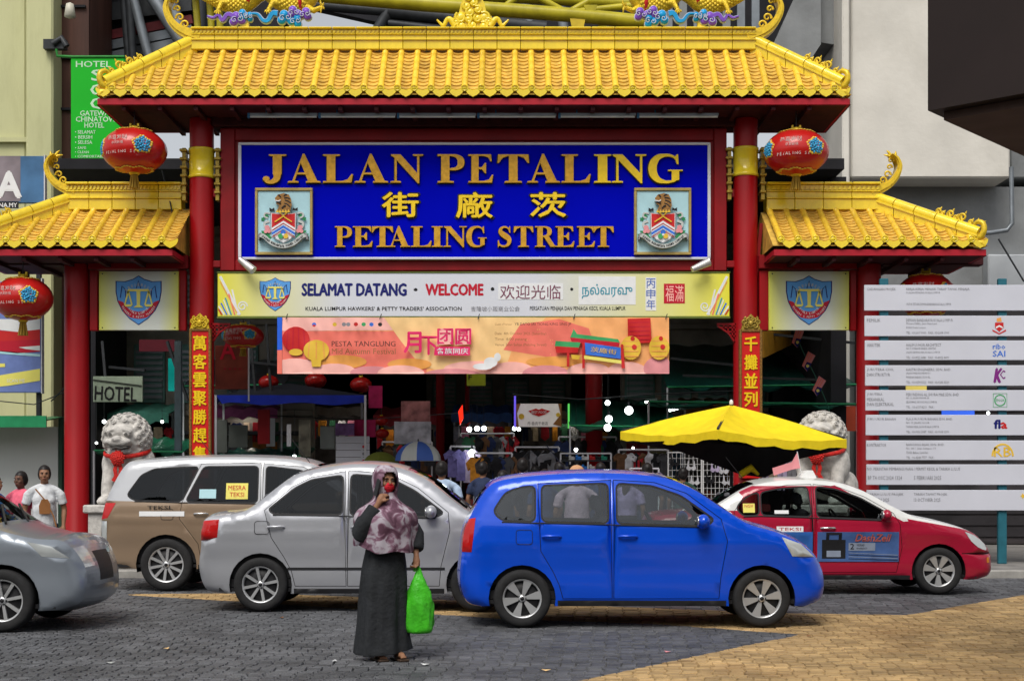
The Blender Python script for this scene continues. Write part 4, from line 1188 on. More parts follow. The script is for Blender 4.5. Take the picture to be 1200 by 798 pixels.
# printed pen strokes at both ends
for s, xa in ((1, 255), (-1, 855)):
    for k, (c, dx, w) in enumerate((('red', 3, 1.6), ('white', 6, 1.6), ('blue', 9, 1.6), ('white', 12, 1.2), ('teal', 14, 1.6), ('salmon', 18, 1.6), ('white', 22, 2.0))):
        m = MB(); m.ribbon([XZ(xa + s * (dx + 2), 369, YL), XZ(xa + s * max(dx - 5, 1), 369 - 3 - 2.2 * dx * .55, YL)], w * S25, YL, YL + .003); part('printed_stroke', m, P_[c], wb)
    m = MB(); m.ribbon([XZ(xa + s * 26, 369, YL), XZ(xa + s * 3, 324, YL)], 3 * S25, YL + .001, YL + .004); part('printed_stroke', m, P_['white'], wb)
    m = MB(); m.ribbon([XZ(xa + s * 23, 367, YL), XZ(xa + s * 3, 330, YL)], 1.1 * S25, YL - .001, YL + .003); part('printed_stroke', m, P_['orange'], wb)
    sp = spiral_pts(*XZ(xa + s * 29, 359, YL), 6 * S25, 1.6, 0, s, YL, r1=.2); m = MB(); m.ribbon([(p[0], p[2]) for p in sp], 1.4 * S25, YL, YL + .003); part('printed_stroke', m, P_['white'], wb)

# festival banner: cloth with creases
Y = 24.66
def wav(x, z):
    return 0.35 * (0.022 * math.sin(x * 5.1 + z * 3) + 0.014 * math.sin(x * 11.3 - z * 7) + 0.010 * math.sin(x * 23 + z * 11) * (z * 0.5) + 0.012 * math.sin((x + z * 1.7) * 8.2))
bx0, bz1 = XZ(331, 372, Y); bx1, bz0 = XZ(784, 438, Y)
fb = thing('festival_banner', 'creased orange and pink festival banner hung under the welcome board', 'banner', W(557, 438, Y))
bk = [0.0]
def cloth(poly, c, name='printed_shape', sub=0.06):
    """a printed shape that follows the creases of the banner"""
    bk[0] += 0.0015
    bm = bmesh.new()
    P2 = []
    for (px, py) in poly:
        x, z = XZ(px, py, Y); P2.append((min(max(x, bx0), bx1), min(max(z, bz0), bz1)))
    n = len(P2)
    tr = mgeo.tessellate_polygon([[Vector((a, b_, 0)) for a, b_ in P2]])
    vs = [bm.verts.new((a, 0, b_)) for a, b_ in P2]
    for t in tr:
        try: bm.faces.new([vs[i] for i in t])
        except Exception: pass
    x = bx0
    xs_ = [a for a, _ in P2]; zs_ = [b_ for _, b_ in P2]
    while x < bx1:
        if min(xs_) < x < max(xs_):
            bmesh.ops.bisect_plane(bm, geom=bm.verts[:] + bm.edges[:] + bm.faces[:], plane_co=(x, 0, 0), plane_no=(1, 0, 0))
        x += sub * 0.6
    z = bz0
    while z < bz1:
        if min(zs_) < z < max(zs_):
            bmesh.ops.bisect_plane(bm, geom=bm.verts[:] + bm.edges[:] + bm.faces[:], plane_co=(0, 0, z), plane_no=(0, 0, 1))
        z += sub
    bm.normal_update()
    mb = MB(); bm.verts.index_update()
    vv = [(v.co.x, Y - bk[0] + wav(v.co.x, v.co.z), v.co.z) for v in bm.verts]
    ff = []
    for f in bm.faces:
        ids = [v.index for v in f.verts]
        ff.append(ids if f.normal.y < 0 else ids[::-1])
    mb.add(vv, ff, 0, True); bm.free()
    return part(name, mb, P_[c] if isinstance(c, str) else c, fb)
def ctext(s, a, b_, c, d, cc, bold=0.0, lift=0.004, **k):
    m = ptext(s, a, b_, c, d, Y, bold=bold, **k)
    m.v = [Vector((v.x, Y - bk[0] - lift + wav(v.x, v.z), v.z)) for v in m.v]
    part('lettering', m, P_[cc], fb)
def ell_poly(cx, cy, rx, ry, n=18, a0=0, a1=360):
    return [(cx + rx * math.cos(R(a0 + (a1 - a0) * i / n)), cy + ry * math.sin(R(a0 + (a1 - a0) * i / n))) for i in range(n)]
cloth([(325, 372), (784, 372), (784, 438), (325, 438)], 'peach', 'cloth')
m = MB(); m.box(XZ(325, 0, Y)[0], bx0 - .005, Y - 0.01, Y + 0.01, XZ(0, 410, Y)[1], bz1); part('side_strip', m, mat('blue_tape', (.02, .12, .7), .5), fb)
m = MB(); m.box(XZ(325, 0, Y)[0], bx0 - .005, Y - 0.01, Y + 0.01, bz0, XZ(0, 410.3, Y)[1]); part('side_strip', m, P_['salmon'], fb)
cloth([(331, 388), (500, 388), (500, 438), (331, 438)], 'salmon')
cloth([(331, 372), (455, 372), (462, 387), (331, 388)], 'lpink')
cloth([(450, 372), (640, 372), (600, 438), (520, 438), (490, 425), (470, 400)], 'cream')
cloth([(640, 372), (600, 410), (590, 438), (680, 438), (700, 400), (690, 372)], 'peach')
cloth([(610, 380), (590, 410), (640, 418), (700, 414), (690, 385), (655, 374)], 'salmon')
for (cx, cy, rx, ry, c) in [(400, 424, 30, 8, 'orange'), (480, 427, 26, 7, 'orange'), (560, 432, 40, 9, 'lpink'), (650, 424, 34, 6, 'orange'), (345, 434, 32, 14, 'lpink'), (392, 436, 26, 10, 'lpink'), (436, 437, 26, 8, 'pink'), (470, 438, 28, 10, 'lpink'), (530, 440, 34, 8, 'pink'), (600, 436, 26, 12, 'lpink'), (640, 438, 28, 10, 'pink'), (690, 436, 26, 11, 'lpink'), (735, 436, 24, 12, 'lpink'), (772, 432, 18, 14, 'pink')]:
    cloth([(x, min(y, 438)) for x, y in ell_poly(cx, cy, rx, ry)], c, 'printed_cloud')
cloth(ell_poly(347, 398, 16, 15), 'red', 'printed_lantern')
for dx in (-9, -3, 3, 9): cloth([(347 + dx - .5, 384 + abs(dx) * .3), (347 + dx + .5, 384 + abs(dx) * .3), (347 + dx * 1.2 + .5, 412 - abs(dx) * .3), (347 + dx * 1.2 - .5, 412 - abs(dx) * .3)], 'crimson')
cloth(ell_poly(347, 413, 8, 4), 'gold', 'printed_lantern'); cloth(ell_poly(371, 411, 15, 12.5), 'gold', 'printed_lantern')
for dx in (-8, 0, 8): cloth([(371 + dx - .6, 401), (371 + dx + .6, 401), (371 + dx * 1.2 + .6, 421), (371 + dx * 1.2 - .6, 421)], 'orange')
cloth([(365, 422), (377, 422), (376, 430), (366, 430)], 'gold')
cloth([(735, 374), (762, 373), (763, 402), (736, 403)], 'red', 'printed_lantern')
for k in range(5): cloth([(737, 378 + 5 * k), (761, 377.5 + 5 * k), (761, 378.5 + 5 * k), (737, 379 + 5 * k)], 'crimson')
for cx in (739, 772):
    cloth(ell_poly(cx, 408, 12, 14), 'gold', 'printed_lantern')
    for k in range(4): cloth(ell_poly(cx, 400 + 6 * k, 10, .8, 10), 'orange')
    cloth(ell_poly(cx + 2, 397, 2.6, 2.6, 8), 'red'); cloth(ell_poly(cx + 4, 407, 3, 3, 8), 'red')
# the printed little gateway
cloth([(672, 386), (676, 392), (724, 398), (726, 402), (668, 396)], 'bgreen'); cloth([(668, 396), (726, 402), (725, 407), (670, 402)], 'crimson'); cloth([(651, 400), (680, 402), (678, 408), (650, 406)], 'bgreen')
cloth([(650, 406), (678, 408), (677, 414), (652, 414)], 'red'); cloth([(685, 402), (727, 408), (727, 421), (686, 416)], 'blue'); cloth([(682, 402), (685, 402), (685, 432), (682, 432)], 'red')
cloth([(684, 417), (730, 423), (730, 427), (684, 421)], 'yellow'); cloth([(727, 404), (730, 404), (732, 432), (728, 432)], 'red'); cloth([(664, 414), (667, 414), (667, 430), (664, 430)], 'red'); cloth([(669, 416), (680, 417), (678, 422), (670, 421)], 'gold')
cloth(ell_poly(575, 425, 8, 6), 'white'); cloth(ell_poly(583, 419, 4, 5, 10), 'white'); cloth(ell_poly(566, 430, 12, 4, 10), 'white')
ctext('茨廠街', 692, 722, 408.5, 414.5, 'gold', rot=-.12)
ctext('PESTA TANGLUNG', 389.5, 464, 400.5, 406.5, 'black'); ctext('Mid Autumn Festival', 389.5, 464, 409, 415.5, 'brown')
for ch, a, b_, c, d in (('月', 474, 494, 390, 414), ('下', 494, 512, 395, 416)):
    ctext(ch, a, b_, c, d, 'magenta', bold=.03)
for ch, a in (('团', 513), ('圆', 534)):
    cloth([(a, 386), (a + 19, 385), (a + 18, 404), (a - 1, 405)], 'lpink'); ctext(ch, a, a + 18, 386, 404, 'magenta', bold=.02)
cloth([(510, 407), (551, 407), (551, 417), (509, 417)], 'magenta'); ctext('各族同庆', 512, 549, 408.5, 415.5, 'white', bold=.01)
for s, a, b_, c, d in (('YB DATO SRI TIONG KING SING JP', 603, 669, 379, 383), ('Date  4th October 2025 (Saturday)', 580, 640, 390, 394), ('Time  6:00 petang', 580, 617, 396.5, 400.5), ('Venue  Jalan Sultan (Petaling Street)', 580, 640, 403, 407), ('Guest of honour', 580, 600, 379.5, 382)):
    ctext(s, a, b_, c, d, 'black' if a > 600 else 'brown')
for k, (x, c) in enumerate(((369, 'blue'), (369, 'red'), (393, 'gold'), (404, 'grey'), (409, 'grey'), (418, 'red'), (427, 'bgreen'), (436, 'blue'), (446, 'black'))):
    cloth(ell_poly(x, 381 + (1.5 if k == 1 else 0), 2.6 if k != 1 else 2, 2.4 if k != 1 else 1.4, 8), c, 'printed_logo')
m = MB()
for px in (335, 445, 560, 672, 780):
    m.tube([W(px, 374, Y - .03), W(px + 2, 368, Y - .0)], 0.008, 5)
part('tie_cord', m, M_dkmet, fb, kind='stuff')

# clip-on spotlights
for (px, py, s, side) in ((289, 311, -1, 'left'), (822, 311, 1, 'right')):
    t = thing('spotlight', 'small silver spotlight below the %s corner of the blue board' % side, 'spotlight', W(px, py, 24.6), group='spotlights on the red frame')
    m = MB(); a, b_ = W(px - 9 * s * -1 if s < 0 else px - 11, py + 5, 24.55), W(px + 9, py - 4, 24.62)
    if s < 0: a, b_ = W(px - 8, py - 7, 24.62), W(px + 8, py + 6, 24.55)
    m.tube([a, b_], [0.05, 0.075], 12); part('lamp_head', m, mat('silver_lamp', (.55, .53, .5), .3, metal=.5), t)
    m = MB(); m.bar(W(px, py, 24.62), W(px, py - 3, 24.93), 0.025); part('arm', m, M_dkmet, t)

# couplet boards with their gilt crowns
for (cx, a, b_, y0, y1, txt, side) in ((234, 221.5, 247, 386, 560, '萬客雲聚勝趕集', 'left'), (880, 866.5, 893.5, 387, 560, '千攤並列市興隆', 'right')):
    Y = 24.70
    t = thing('couplet_board', 'tall red couplet board with gold characters on the %s column' % side, 'sign', W(cx, y1, Y), group='couplet boards on the columns')
    x0, z1 = XZ(a + 3, y0 + 2, Y); x1, z0 = XZ(b_ - 3, y1, Y)
    m = MB(); m.box(x0, x1, Y + 0.02, Y + 0.09, z0, z1); part('board', m, mat('bright_red_board', (0.55, 0.012, 0.01), .45, var=.06), t)
    x2, z3 = XZ(a, y0 - 1, Y); x3 = XZ(b_, 0, Y)[0]
    m = MB(); m.box(x2, x0 - .001, Y, Y + .1, z0, z3, bev=.008); m.box(x1 + .001, x3, Y, Y + .1, z0, z3, bev=.008); m.box(x0, x1, Y, Y + .1, z1 + .001, z3, bev=.006)
    part('frame', m, mat('carved_frame', (.20, .10, .02), .5, var=.4, scale=30, bump=.6, bscale=50), t)
    for i, ch in enumerate(txt):
        py = (402 if side == 'left' else 403) + 21.6 * i
        part('character', ptext(ch, cx - 7.5, cx + 7.5, py - 8.5, py + 8.5, Y + .004, bold=.03, depth=.014), M_let2, t)
    m = MB(); c0 = XZ(cx, y0 - 4, Y)
    for (u, v, r, s_) in ((0, 2, 3.5, 1), (-5, 1, 3.4, 1), (5, 1, 3.4, -1), (-8, 5, 2.6, 1), (8, 5, 2.6, -1), (-3, 7, 3, 1), (3, 7, 3, -1), (0, 10, 2.6, 1), (-6, 9, 2.2, 1), (6, 9, 2.2, -1)):
        sp = spiral_pts(c0[0] + u * S25, c0[1] + v * S25, r * S25, 1.3, 1.5, s_, Y - .01); m.tube(sp, [0.017 * (1 - .5 * i / len(sp)) for i in range(len(sp))], 5)
    m.prism([(c0[0] + u * S25, c0[1] + v * S25) for u, v in ((-11, -3), (11, -3), (9, 6), (4, 11), (0, 15), (-4, 11), (-9, 6))], Y + .005, Y + .06)
    m.ell((c0[0], Y - .01, c0[1] + 4 * S25), (.04, .03, .05), 8, 6)
    part('crown', m, M_orn if side == 'left' else M_dgold, t)

# ================================================================ RIDGE FIGURES
top = XZ(0, 36, 25)[1]
c = thing('cloud_finial', 'golden cloud shaped finial at the middle of the roof ridge', 'ornament', W(554, 36, 25))
m = MB(); X0 = XZ(554, 0, 25)[0]
sc_ = S25
m.prism([(X0 + u * sc_, top + v * sc_) for u, v in ((-20, 0), (-24, 6), (-22, 16), (-16, 20), (-14, 30), (-9, 42), (-3, 52), (3, 52), (9, 42), (14, 30), (16, 20), (22, 16), (24, 6), (20, 0))], 24.97, 25.05)
part('back_plate', m, M_gold, c)
m = MB()
for (u, v, r, s_) in ((-14, 14, 6.5, 1), (14, 14, 6.5, -1), (-13, 4, 5, 1), (13, 4, 5, -1), (0, 5, 4.6, 1), (-5, 12, 4.6, -1), (6, 13, 4.6, 1), (-3, 20, 5, 1), (6, 23, 4.6, -1), (-7, 27, 4.6, 1), (1, 31, 4.6, -1), (-4, 38, 4.4, 1), (5, 38, 4.2, -1), (0, 46, 4, 1), (-19, 9, 4, 1), (19, 9, 4, -1)):
    sp = spiral_pts(X0 + u * sc_, top + v * sc_, r * sc_, 1.6, 2.2, s_, 24.95)
    m.tube(sp, [0.03 * (1 - .45 * i / len(sp)) for i in range(len(sp))], 6)
    m.ell((X0 + u * sc_, 24.97, top + v * sc_), (r * sc_, .05, r * sc_), 10, 6)
part('curls', m, M_gold, c)
for s in (-1, 1):
    m = MB(); P3 = spline([(s * 20, 4, 0), (s * 26, 12, 0), (s * 30, 12, 0), (s * 34, 5, 0), (s * 38, 8, 0), (s * 42, 12, 0)], 4)
    m.tube([(X0 + p.x * sc_, 24.98, top + p.y * sc_) for p in P3], [0.06 * (1 - .8 * i / len(P3)) for i in range(len(P3))], 8); part('wisp', m, M_gold, c)

M_cblue = mat('cloud_blue', (0.01, 0.30, 0.62), .3, var=.15); M_cpur = mat('cloud_violet', (0.20, 0.08, 0.50), .3, var=.15); M_cedge = mat('cloud_edge', (0.50, 0.55, 0.66), .4, var=.1)
M_drag = mat('dragon_gold', (0.74, 0.52, 0.03), .28, metal=.2, var=.25, scale=26, bump=1.0, bscale=42, dirt=.35, dcol=(.2, .11, .01))
def dragon(sg, label):
    def D(px, py): # px measured on the left figure, mirrored about the gateway's middle for the right one
        return XZ(px if sg > 0 else 1109 - px, py, 25)
    cl_ = thing('painted_cloud', 'blue and violet cloud plaque under the %s dragons on the ridge' % label, 'ornament', Vector((D(305, 36)[0], 25, top)), group='cloud plaques on the roof ridge')
    def blob(cx, cy, r, mt, n=3, ph=0.3):
        e, f_, sp_m = MB(), MB(), MB()
        for i in range(n):
            a = ph + 2 * math.pi * i / n
            x, y_ = cx + r * .62 * math.cos(a), cy + r * .45 * math.sin(a)
            q = D(x, y_)
            e.lathe([(0, -0.002 * i), (r * .62 * S25, -0.002 * i), (r * .62 * S25, .05)], (q[0], 24.93, q[1]), 'Y', 12)
            f_.lathe([(0, -0.002 * i), (r * .52 * S25, -0.002 * i), (r * .52 * S25, .03)], (q[0], 24.905, q[1]), 'Y', 12)
        for (dx, dy, ss) in ((-.35, .1, 1), (.4, -.05, -1)):
            q = D(cx + r * dx, cy + r * dy); sp = spiral_pts(q[0], q[1], r * .42 * S25, 1.2, 1, ss * sg, 24.885); sp_m.tube(sp, .0075, 5)
        part('cloud_edge', e, M_cedge, cl_); part('cloud_lobe', f_, mt, cl_); part('cloud_curl', sp_m, M_cedge, cl_)
    def wave(pts, w, mt):
        P3 = spline([(p[0], p[1], 0) for p in pts], 5); n = len(P3)
        a, b_ = MB(), MB()
        ws = [w * (.25 + .75 * i / n) for i in range(n)] if pts[0][0] < pts[-1][0] and len(pts) > 4 else [w] * n
        a.ribbon([D(p.x, p.y) for p in P3], [(q + 2.2) * S25 for q in ws], 24.93, 24.98); b_.ribbon([D(p.x, p.y) for p in P3], [q * S25 for q in ws], 24.90, 24.929)
        part('cloud_edge', a, M_cedge, cl_); part('cloud_band', b_, mt, cl_)
    wave([(244, 21), (251, 23), (257, 20), (262, 26), (268, 19), (276, 22)], 5, M_cpur)
    blob(279, 25, 9, M_cpur); blob(286, 20, 7, M_cblue); blob(292, 22, 6, M_cblue, ph=1)
    wave([(296, 18), (303, 19), (309, 26), (315, 26), (320, 18), (326, 18)], 6, M_cblue)
    blob(335, 23, 9, M_cblue); blob(347, 27, 8, M_cblue, ph=1); blob(345, 17, 8, M_cpur); blob(358, 19, 8, M_cpur, ph=.8)
    m = MB()
    for px in (288, 347):
        q = D(px, 36); m.box(q[0] - .06, q[0] + .06, 24.94, 25.06, q[1] - .03, q[1] + .14)
    part('foot', m, M_gold, cl_)
    dr = thing('dragon_figure', '%s golden dragon riding the clouds on the roof ridge' % label, 'dragon', Vector((D(300, 20)[0], 25.1, top + .2)), group='dragons on the roof ridge')
    Yd = 25.12
    pts = [(222, -30), (232, -12), (248, -3), (268, 3), (285, 2), (300, -9), (312, -12), (328, 0), (345, 4), (357, 0), (366, -14), (372, -34), (364, -54), (346, -62), (334, -56)]
    rad = [2, 5, 7.5, 10, 11, 10.5, 10, 10.5, 11, 11, 10, 9.5, 9, 8.5, 8]
    P3 = spline([(p[0], p[1], 0) for p in pts], 6); rr = []
    for i in range(len(rad) - 1):
        for j in range(6): rr.append((rad[i] * (1 - j / 6) + rad[i + 1] * j / 6) * S25)
    rr.append(rad[-1] * S25)
    m = MB(); m.tube([(D(p.x, p.y)[0], Yd, D(p.x, p.y)[1]) for p in P3], rr, 14); part('body', m, M_drag, dr)
    sc2 = MB()
    for i in range(3, len(P3) - 2, 1):
        q = D(P3[i].x, P3[i].y); rr_ = rr[i]
        for a in range(-3, 4):
            an = -math.pi / 2 + a * .42 + (.21 if i % 2 else 0)
            c_ = Vector((q[0], Yd + rr_ * math.sin(an), q[1] + rr_ * math.cos(an) * .98))
            sc2.ell(c_, (.032, .012, .028), 6, 4)
    part('scales', sc2, M_orn, dr, kind='stuff')
    for (px, py, px2) in ((292, -5, 290), (353, 1, 351)):
        q = D(px, py); m = MB()
        m.tube([(q[0] + (.02 * sg) * math.cos(t) + .0, Yd + 11.4 * S25 * math.cos(t * 1.0), q[1] + 11.4 * S25 * math.sin(t)) for t in [i * math.pi / 10 for i in range(21)]], .035, 6, caps=False)
        part('red_collar', m, P_['red'], dr)
    for (hx, hy, kx, ky, fx, fy) in ((270, 3, 260, 4, 256, 15), (330, 3, 320, 4, 315, 14), (356, 6, 368, 14, 378, 10)):
        m = MB(); L3 = [D(hx, hy), D(kx, ky), D(fx, fy)]
        m.tube([(L3[0][0], Yd - .05, L3[0][1]), (L3[1][0], Yd - .16, L3[1][1]), (L3[2][0], Yd - .18, L3[2][1])], [.07, .05, .035], 8)
        for a in (-1, -.3, .4, 1.1):
            dx, dz = math.sin(a) * .07, -math.cos(a) * .08
            if fx == 378: dx, dz = .05 * math.cos(a * 2), .12 * math.sin(a * 1.5)
            m.tube([(L3[2][0], Yd - .18, L3[2][1]), (L3[2][0] + dx * .7, Yd - .22, L3[2][1] + dz * .5), (L3[2][0] + dx, Yd - .21, L3[2][1] + dz)], [.024, .02, .005], 5)
        part('leg', m, M_drag, dr)
    # head above the frame
    h = D(328, -54); m = MB()
    m.ell((h[0], Yd, h[1]), (.22, .15, .16), 14, 10); s_ = -sg
    m.ell((h[0] + s_ * .22, Yd, h[1] - .02), (.18, .10, .08), 12, 8); m.ell((h[0] + s_ * .18, Yd, h[1] - .13), (.15, .08, .04), 12, 8)
    for y_ in (-.09, .09):
        m.tube([(h[0] - s_ * .02, Yd + y_, h[1] + .12), (h[0] - s_ * .16, Yd + y_ * 1.4, h[1] + .26), (h[0] - s_ * .34, Yd + y_ * 1.6, h[1] + .30)], [.03, .022, .005], 6)
        m.ell((h[0] + s_ * .08, Yd + y_ * 1.3, h[1] + .07), .035, 8, 6)
        m.tube([(h[0] + s_ * .38, Yd + y_, h[1] + .02), (h[0] + s_ * .5, Yd + y_ * 2, h[1] - .08), (h[0] + s_ * .55, Yd + y_ * 2.5, h[1] + .06)], [.014, .01, .003], 5)
    part('head', m, M_drag, dr)
    m = MB()
    for i in range(8, len(P3) - 3, 3):
        q = D(P3[i].x, P3[i].y); m.tube([(q[0], Yd + .02, q[1] + rr[i] * .9), (q[0] - .03 * sg, Yd + .03, q[1] + rr[i] + .09)], [.04, .004], 5)
    part('mane', m, M_orn, dr)
dragon(1, 'left'); dragon(-1, 'right')

# ================================================================ BIG LANTERNS
M_lan = mat('lantern_red', (0.45, 0.012, 0.010), .3, var=.08, scale=4, coat=.3)
M_fbl = mat('flower_blue', (0.04, 0.30, 0.52), .4, var=.6, scale=40)
def lantern(px, py, rx, ry, Y, label, dark=False, tassel=True, top_py=None, small=False):
    S = Y / 1700; c0 = W(px, py, Y); ax, az = rx * S, ry * S
    t = thing('paper_lantern', label, 'lantern', c0 - Vector((0, 0, az)), group='red lanterns')
    m = MB(); n, k = (32, 16) if not small else (14, 8)
    vs, fs = [], []
    for i in range(k + 1):
        ph = 0.16 + (math.pi - 0.32) * i / k
        for j in range(n):
            a = 2 * math.pi * j / n
            rr = 1 + (0.015 if j % 2 else -0.012)
            vs.append(c0 + Vector((ax * math.sin(ph) * math.cos(a) * rr, ax * .92 * math.sin(ph) * math.sin(a) * rr, az * math.cos(ph))))
    for i in range(k):
        for j in range(n): fs.append((i * n + j, (i + 1) * n + j, (i + 1) * n + (j + 1) % n, i * n + (j + 1) % n))
    m.add(vs, fs, 0, True); m.add(vs[:n], [list(range(n))]); m.add(vs[-n:], [list(range(n))[::-1]])
    part('shade', m, M_lan, t)
    m = MB(); m.lathe([(ax * .17, az * .97), (ax * .17, az * 1.06), (ax * .12, az * 1.09)], c0, n=12); m.lathe([(ax * .14, -az * 1.06), (ax * .18, -az * .97)], c0, n=12)
    for s in (-1, 1): m.box(c0.x + s * ax * .12 - .015, c0.x + s * ax * .12 + .015, Y - .02, Y + .02, c0.z + az * 1.06, c0.z + az * 1.2)
    part('cap', m, M_orn, t)
    if tassel:
        m = MB()
        for j in range(18):
            a = j * 2.399; r0 = ax * .13 * math.sqrt((j + .5) / 18)
            m.tube([c0 + Vector((r0 * .7 * math.cos(a), r0 * .7 * math.sin(a), -az * 1.04)), c0 + Vector((r0 * 1.3 * math.cos(a), r0 * 1.3 * math.sin(a), -az * 1.04 - az * .62))], .012, 4)
        part('tassel', m, mat('tassel_gold', (.40, .25, .03), .7), t)
    m = MB(); m.tube([c0 + Vector((0, 0, az * 1.1)), Vector((c0.x, Y, (top_py if top_py is not None else c0.z + az * 1.1 + .25)))], .008, 5); part('cord', m, M_dkmet, t)
    if small: return t
    def on(u, v, lift=.012):   # u: angle in degrees from facing the street, v: height -1..1
        s = math.sqrt(max(0, 1 - v * v))
        return c0 + Vector(((ax + lift) * s * math.sin(R(u)), -(ax * .92 + lift) * s * math.cos(R(u)), (az + lift) * v))
    for u0 in (-72, 28, 128, -172):
        m, m2 = MB(), MB()
        for j in range(34):
            a = j * 2.4; rr = .30 * math.sqrt(j / 34)
            p = on(u0 + 50 * rr * math.cos(a), .05 + rr * 1.1 * math.sin(a), -.004); m.ell(p, .026 if j % 3 else .019, 8, 5)
        for j in range(22):
            a = j * .2856; k_ = 1 + .12 * math.sin(a * 5); p = on(u0 + 16.5 * k_ * math.cos(a), .05 + .34 * k_ * math.sin(a), -.012); m2.ell(p, .027, 6, 4)
        part('painted_flower', m, M_fbl, t); part('flower_edge', m2, mat('flower_yellow', (.7, .45, .06), .5), t)
    for v0 in (-.86, .88):
        m = MB()
        for j in range(8):
            for q in range(5):
                p = on(j * 45 + 10 + 9 * (q - 2), v0 * (1 - .025 * abs(q - 2)), .004); m.ell(p, (.028, .028, .012), 6, 4)
        part('petal_ring', m, mat('flower_yellow', (.7, .45, .06), .5), t)
    for (s, u0, v0, h) in (('恭喜发财', -15, .32, .09), ('恭贺新禧', -15, .1, .05), ('PETALING ST', -13, -.28, .05)):
        mb = MB(); n_ = len(s)
        for i, ch in enumerate(s):
            if ch == ' ': continue
            g_ = text_mb(ch, -h / 2, h / 2, -h / 2, h / 2, 0, keep=True, res=1)
            uu = u0 + (i - n_ / 2) * (h / ax) * 62
            p = on(uu, v0, .008); g_.xf(Matrix.Translation(p) @ Matrix.Rotation(R(uu), 4, 'Z')); mb.join(g_)
        part('lettering', mb, mat('print_silver_ink', (.6, .45, .42), .5), t)
    return t
lantern(157.5, 177, 37.5, 26.5, 24.4, 'glossy red lantern with blue flowers at the left end of the main roof', top_py=zs)
lantern(933, 179, 37.5, 26.5, 24.4, 'glossy red lantern with blue flowers at the right end of the main roof', top_py=zs)
lantern(27, 350, 34, 26, 24.5, 'dim red lantern with a gold tassel under the left wing roof', top_py=zw)
lantern(1085, 346, 34, 26, 24.9, 'red lantern mostly hidden by the white project boards', top_py=zw)
# ================================================================ VEHICLES
M_glass = glass('car_glass', (0.30, 0.33, 0.33)); M_glassd = glass('tinted_car_glass', (0.16, 0.17, 0.18), ior=1.38); M_glassl = glass('light_car_glass', (0.50, 0.56, 0.55))
M_tyre = mat('tyre_rubber', (0.02, 0.02, 0.021), .8, var=.2, scale=20)
M_alloy = mat('alloy', (0.55, 0.56, 0.57), .3, metal=.6, var=.06)
M_trim = mat('black_trim', (0.018, 0.018, 0.02), .5, var=.1)
M_chrome = mat('chrome', (0.7, 0.7, 0.7), .15, metal=.9, var=.03)
M_seat = mat('grey_seat', (0.09, 0.09, 0.10), .9, var=.2, scale=20)
M_lampred = mat('tail_red', (0.45, 0.01, 0.01), .15, var=.05, coat=.5)
M_lampw = mat('lamp_clear', (0.55, 0.58, 0.58), .12, metal=.3, var=.1, coat=.5)

def pip(p, poly):
    x, z = p; c = False; n = len(poly); j = n - 1
    for i in range(n):
        xi, zi = poly[i]; xj, zj = poly[j]
        if (zi > z) != (zj > z) and x < (xj - xi) * (z - zi) / (zj - zi) + xi: c = not c
        j = i
    return c
def inset_poly(poly, d):
    n = len(poly); out = []
    area = sum(poly[i][0] * poly[(i + 1) % n][1] - poly[(i + 1) % n][0] * poly[i][1] for i in range(n))
    sg = 1 if area > 0 else -1
    for i in range(n):
        a, b, c = Vector(poly[i - 1]), Vector(poly[i]), Vector(poly[(i + 1) % n])
        e1 = (b - a).normalized(); e2 = (c - b).normalized()
        n1 = Vector((-e1.y, e1.x)) * sg; n2 = Vector((-e2.y, e2.x)) * sg
        k = n1 + n2
        k = k / max(k.dot(n1), 0.35) if k.length > 1e-6 else n1
        q = b + k * d; out.append((q.x, q.y))
    return out
def smooth_line(pts, n=5):
    return [(p.x, p.y) for p in spline([(a, b, 0) for a, b in pts], n)]
def rounded(poly, r, n=3):
    out = []; k = len(poly)
    for i in range(k):
        a, b, c = Vector(poly[i - 1]), Vector(poly[i]), Vector(poly[(i + 1) % k])
        d1 = (a - b); d2 = (c - b); rr = min(r, d1.length * .45, d2.length * .45)
        p, q = b + d1.normalized() * rr, b + d2.normalized() * rr
        for j in range(n + 1):
            t = j / n; w = p * (1 - t) ** 2 + b * 2 * t * (1 - t) + q * t * t
            out.append((w.x, w.y))
    return out

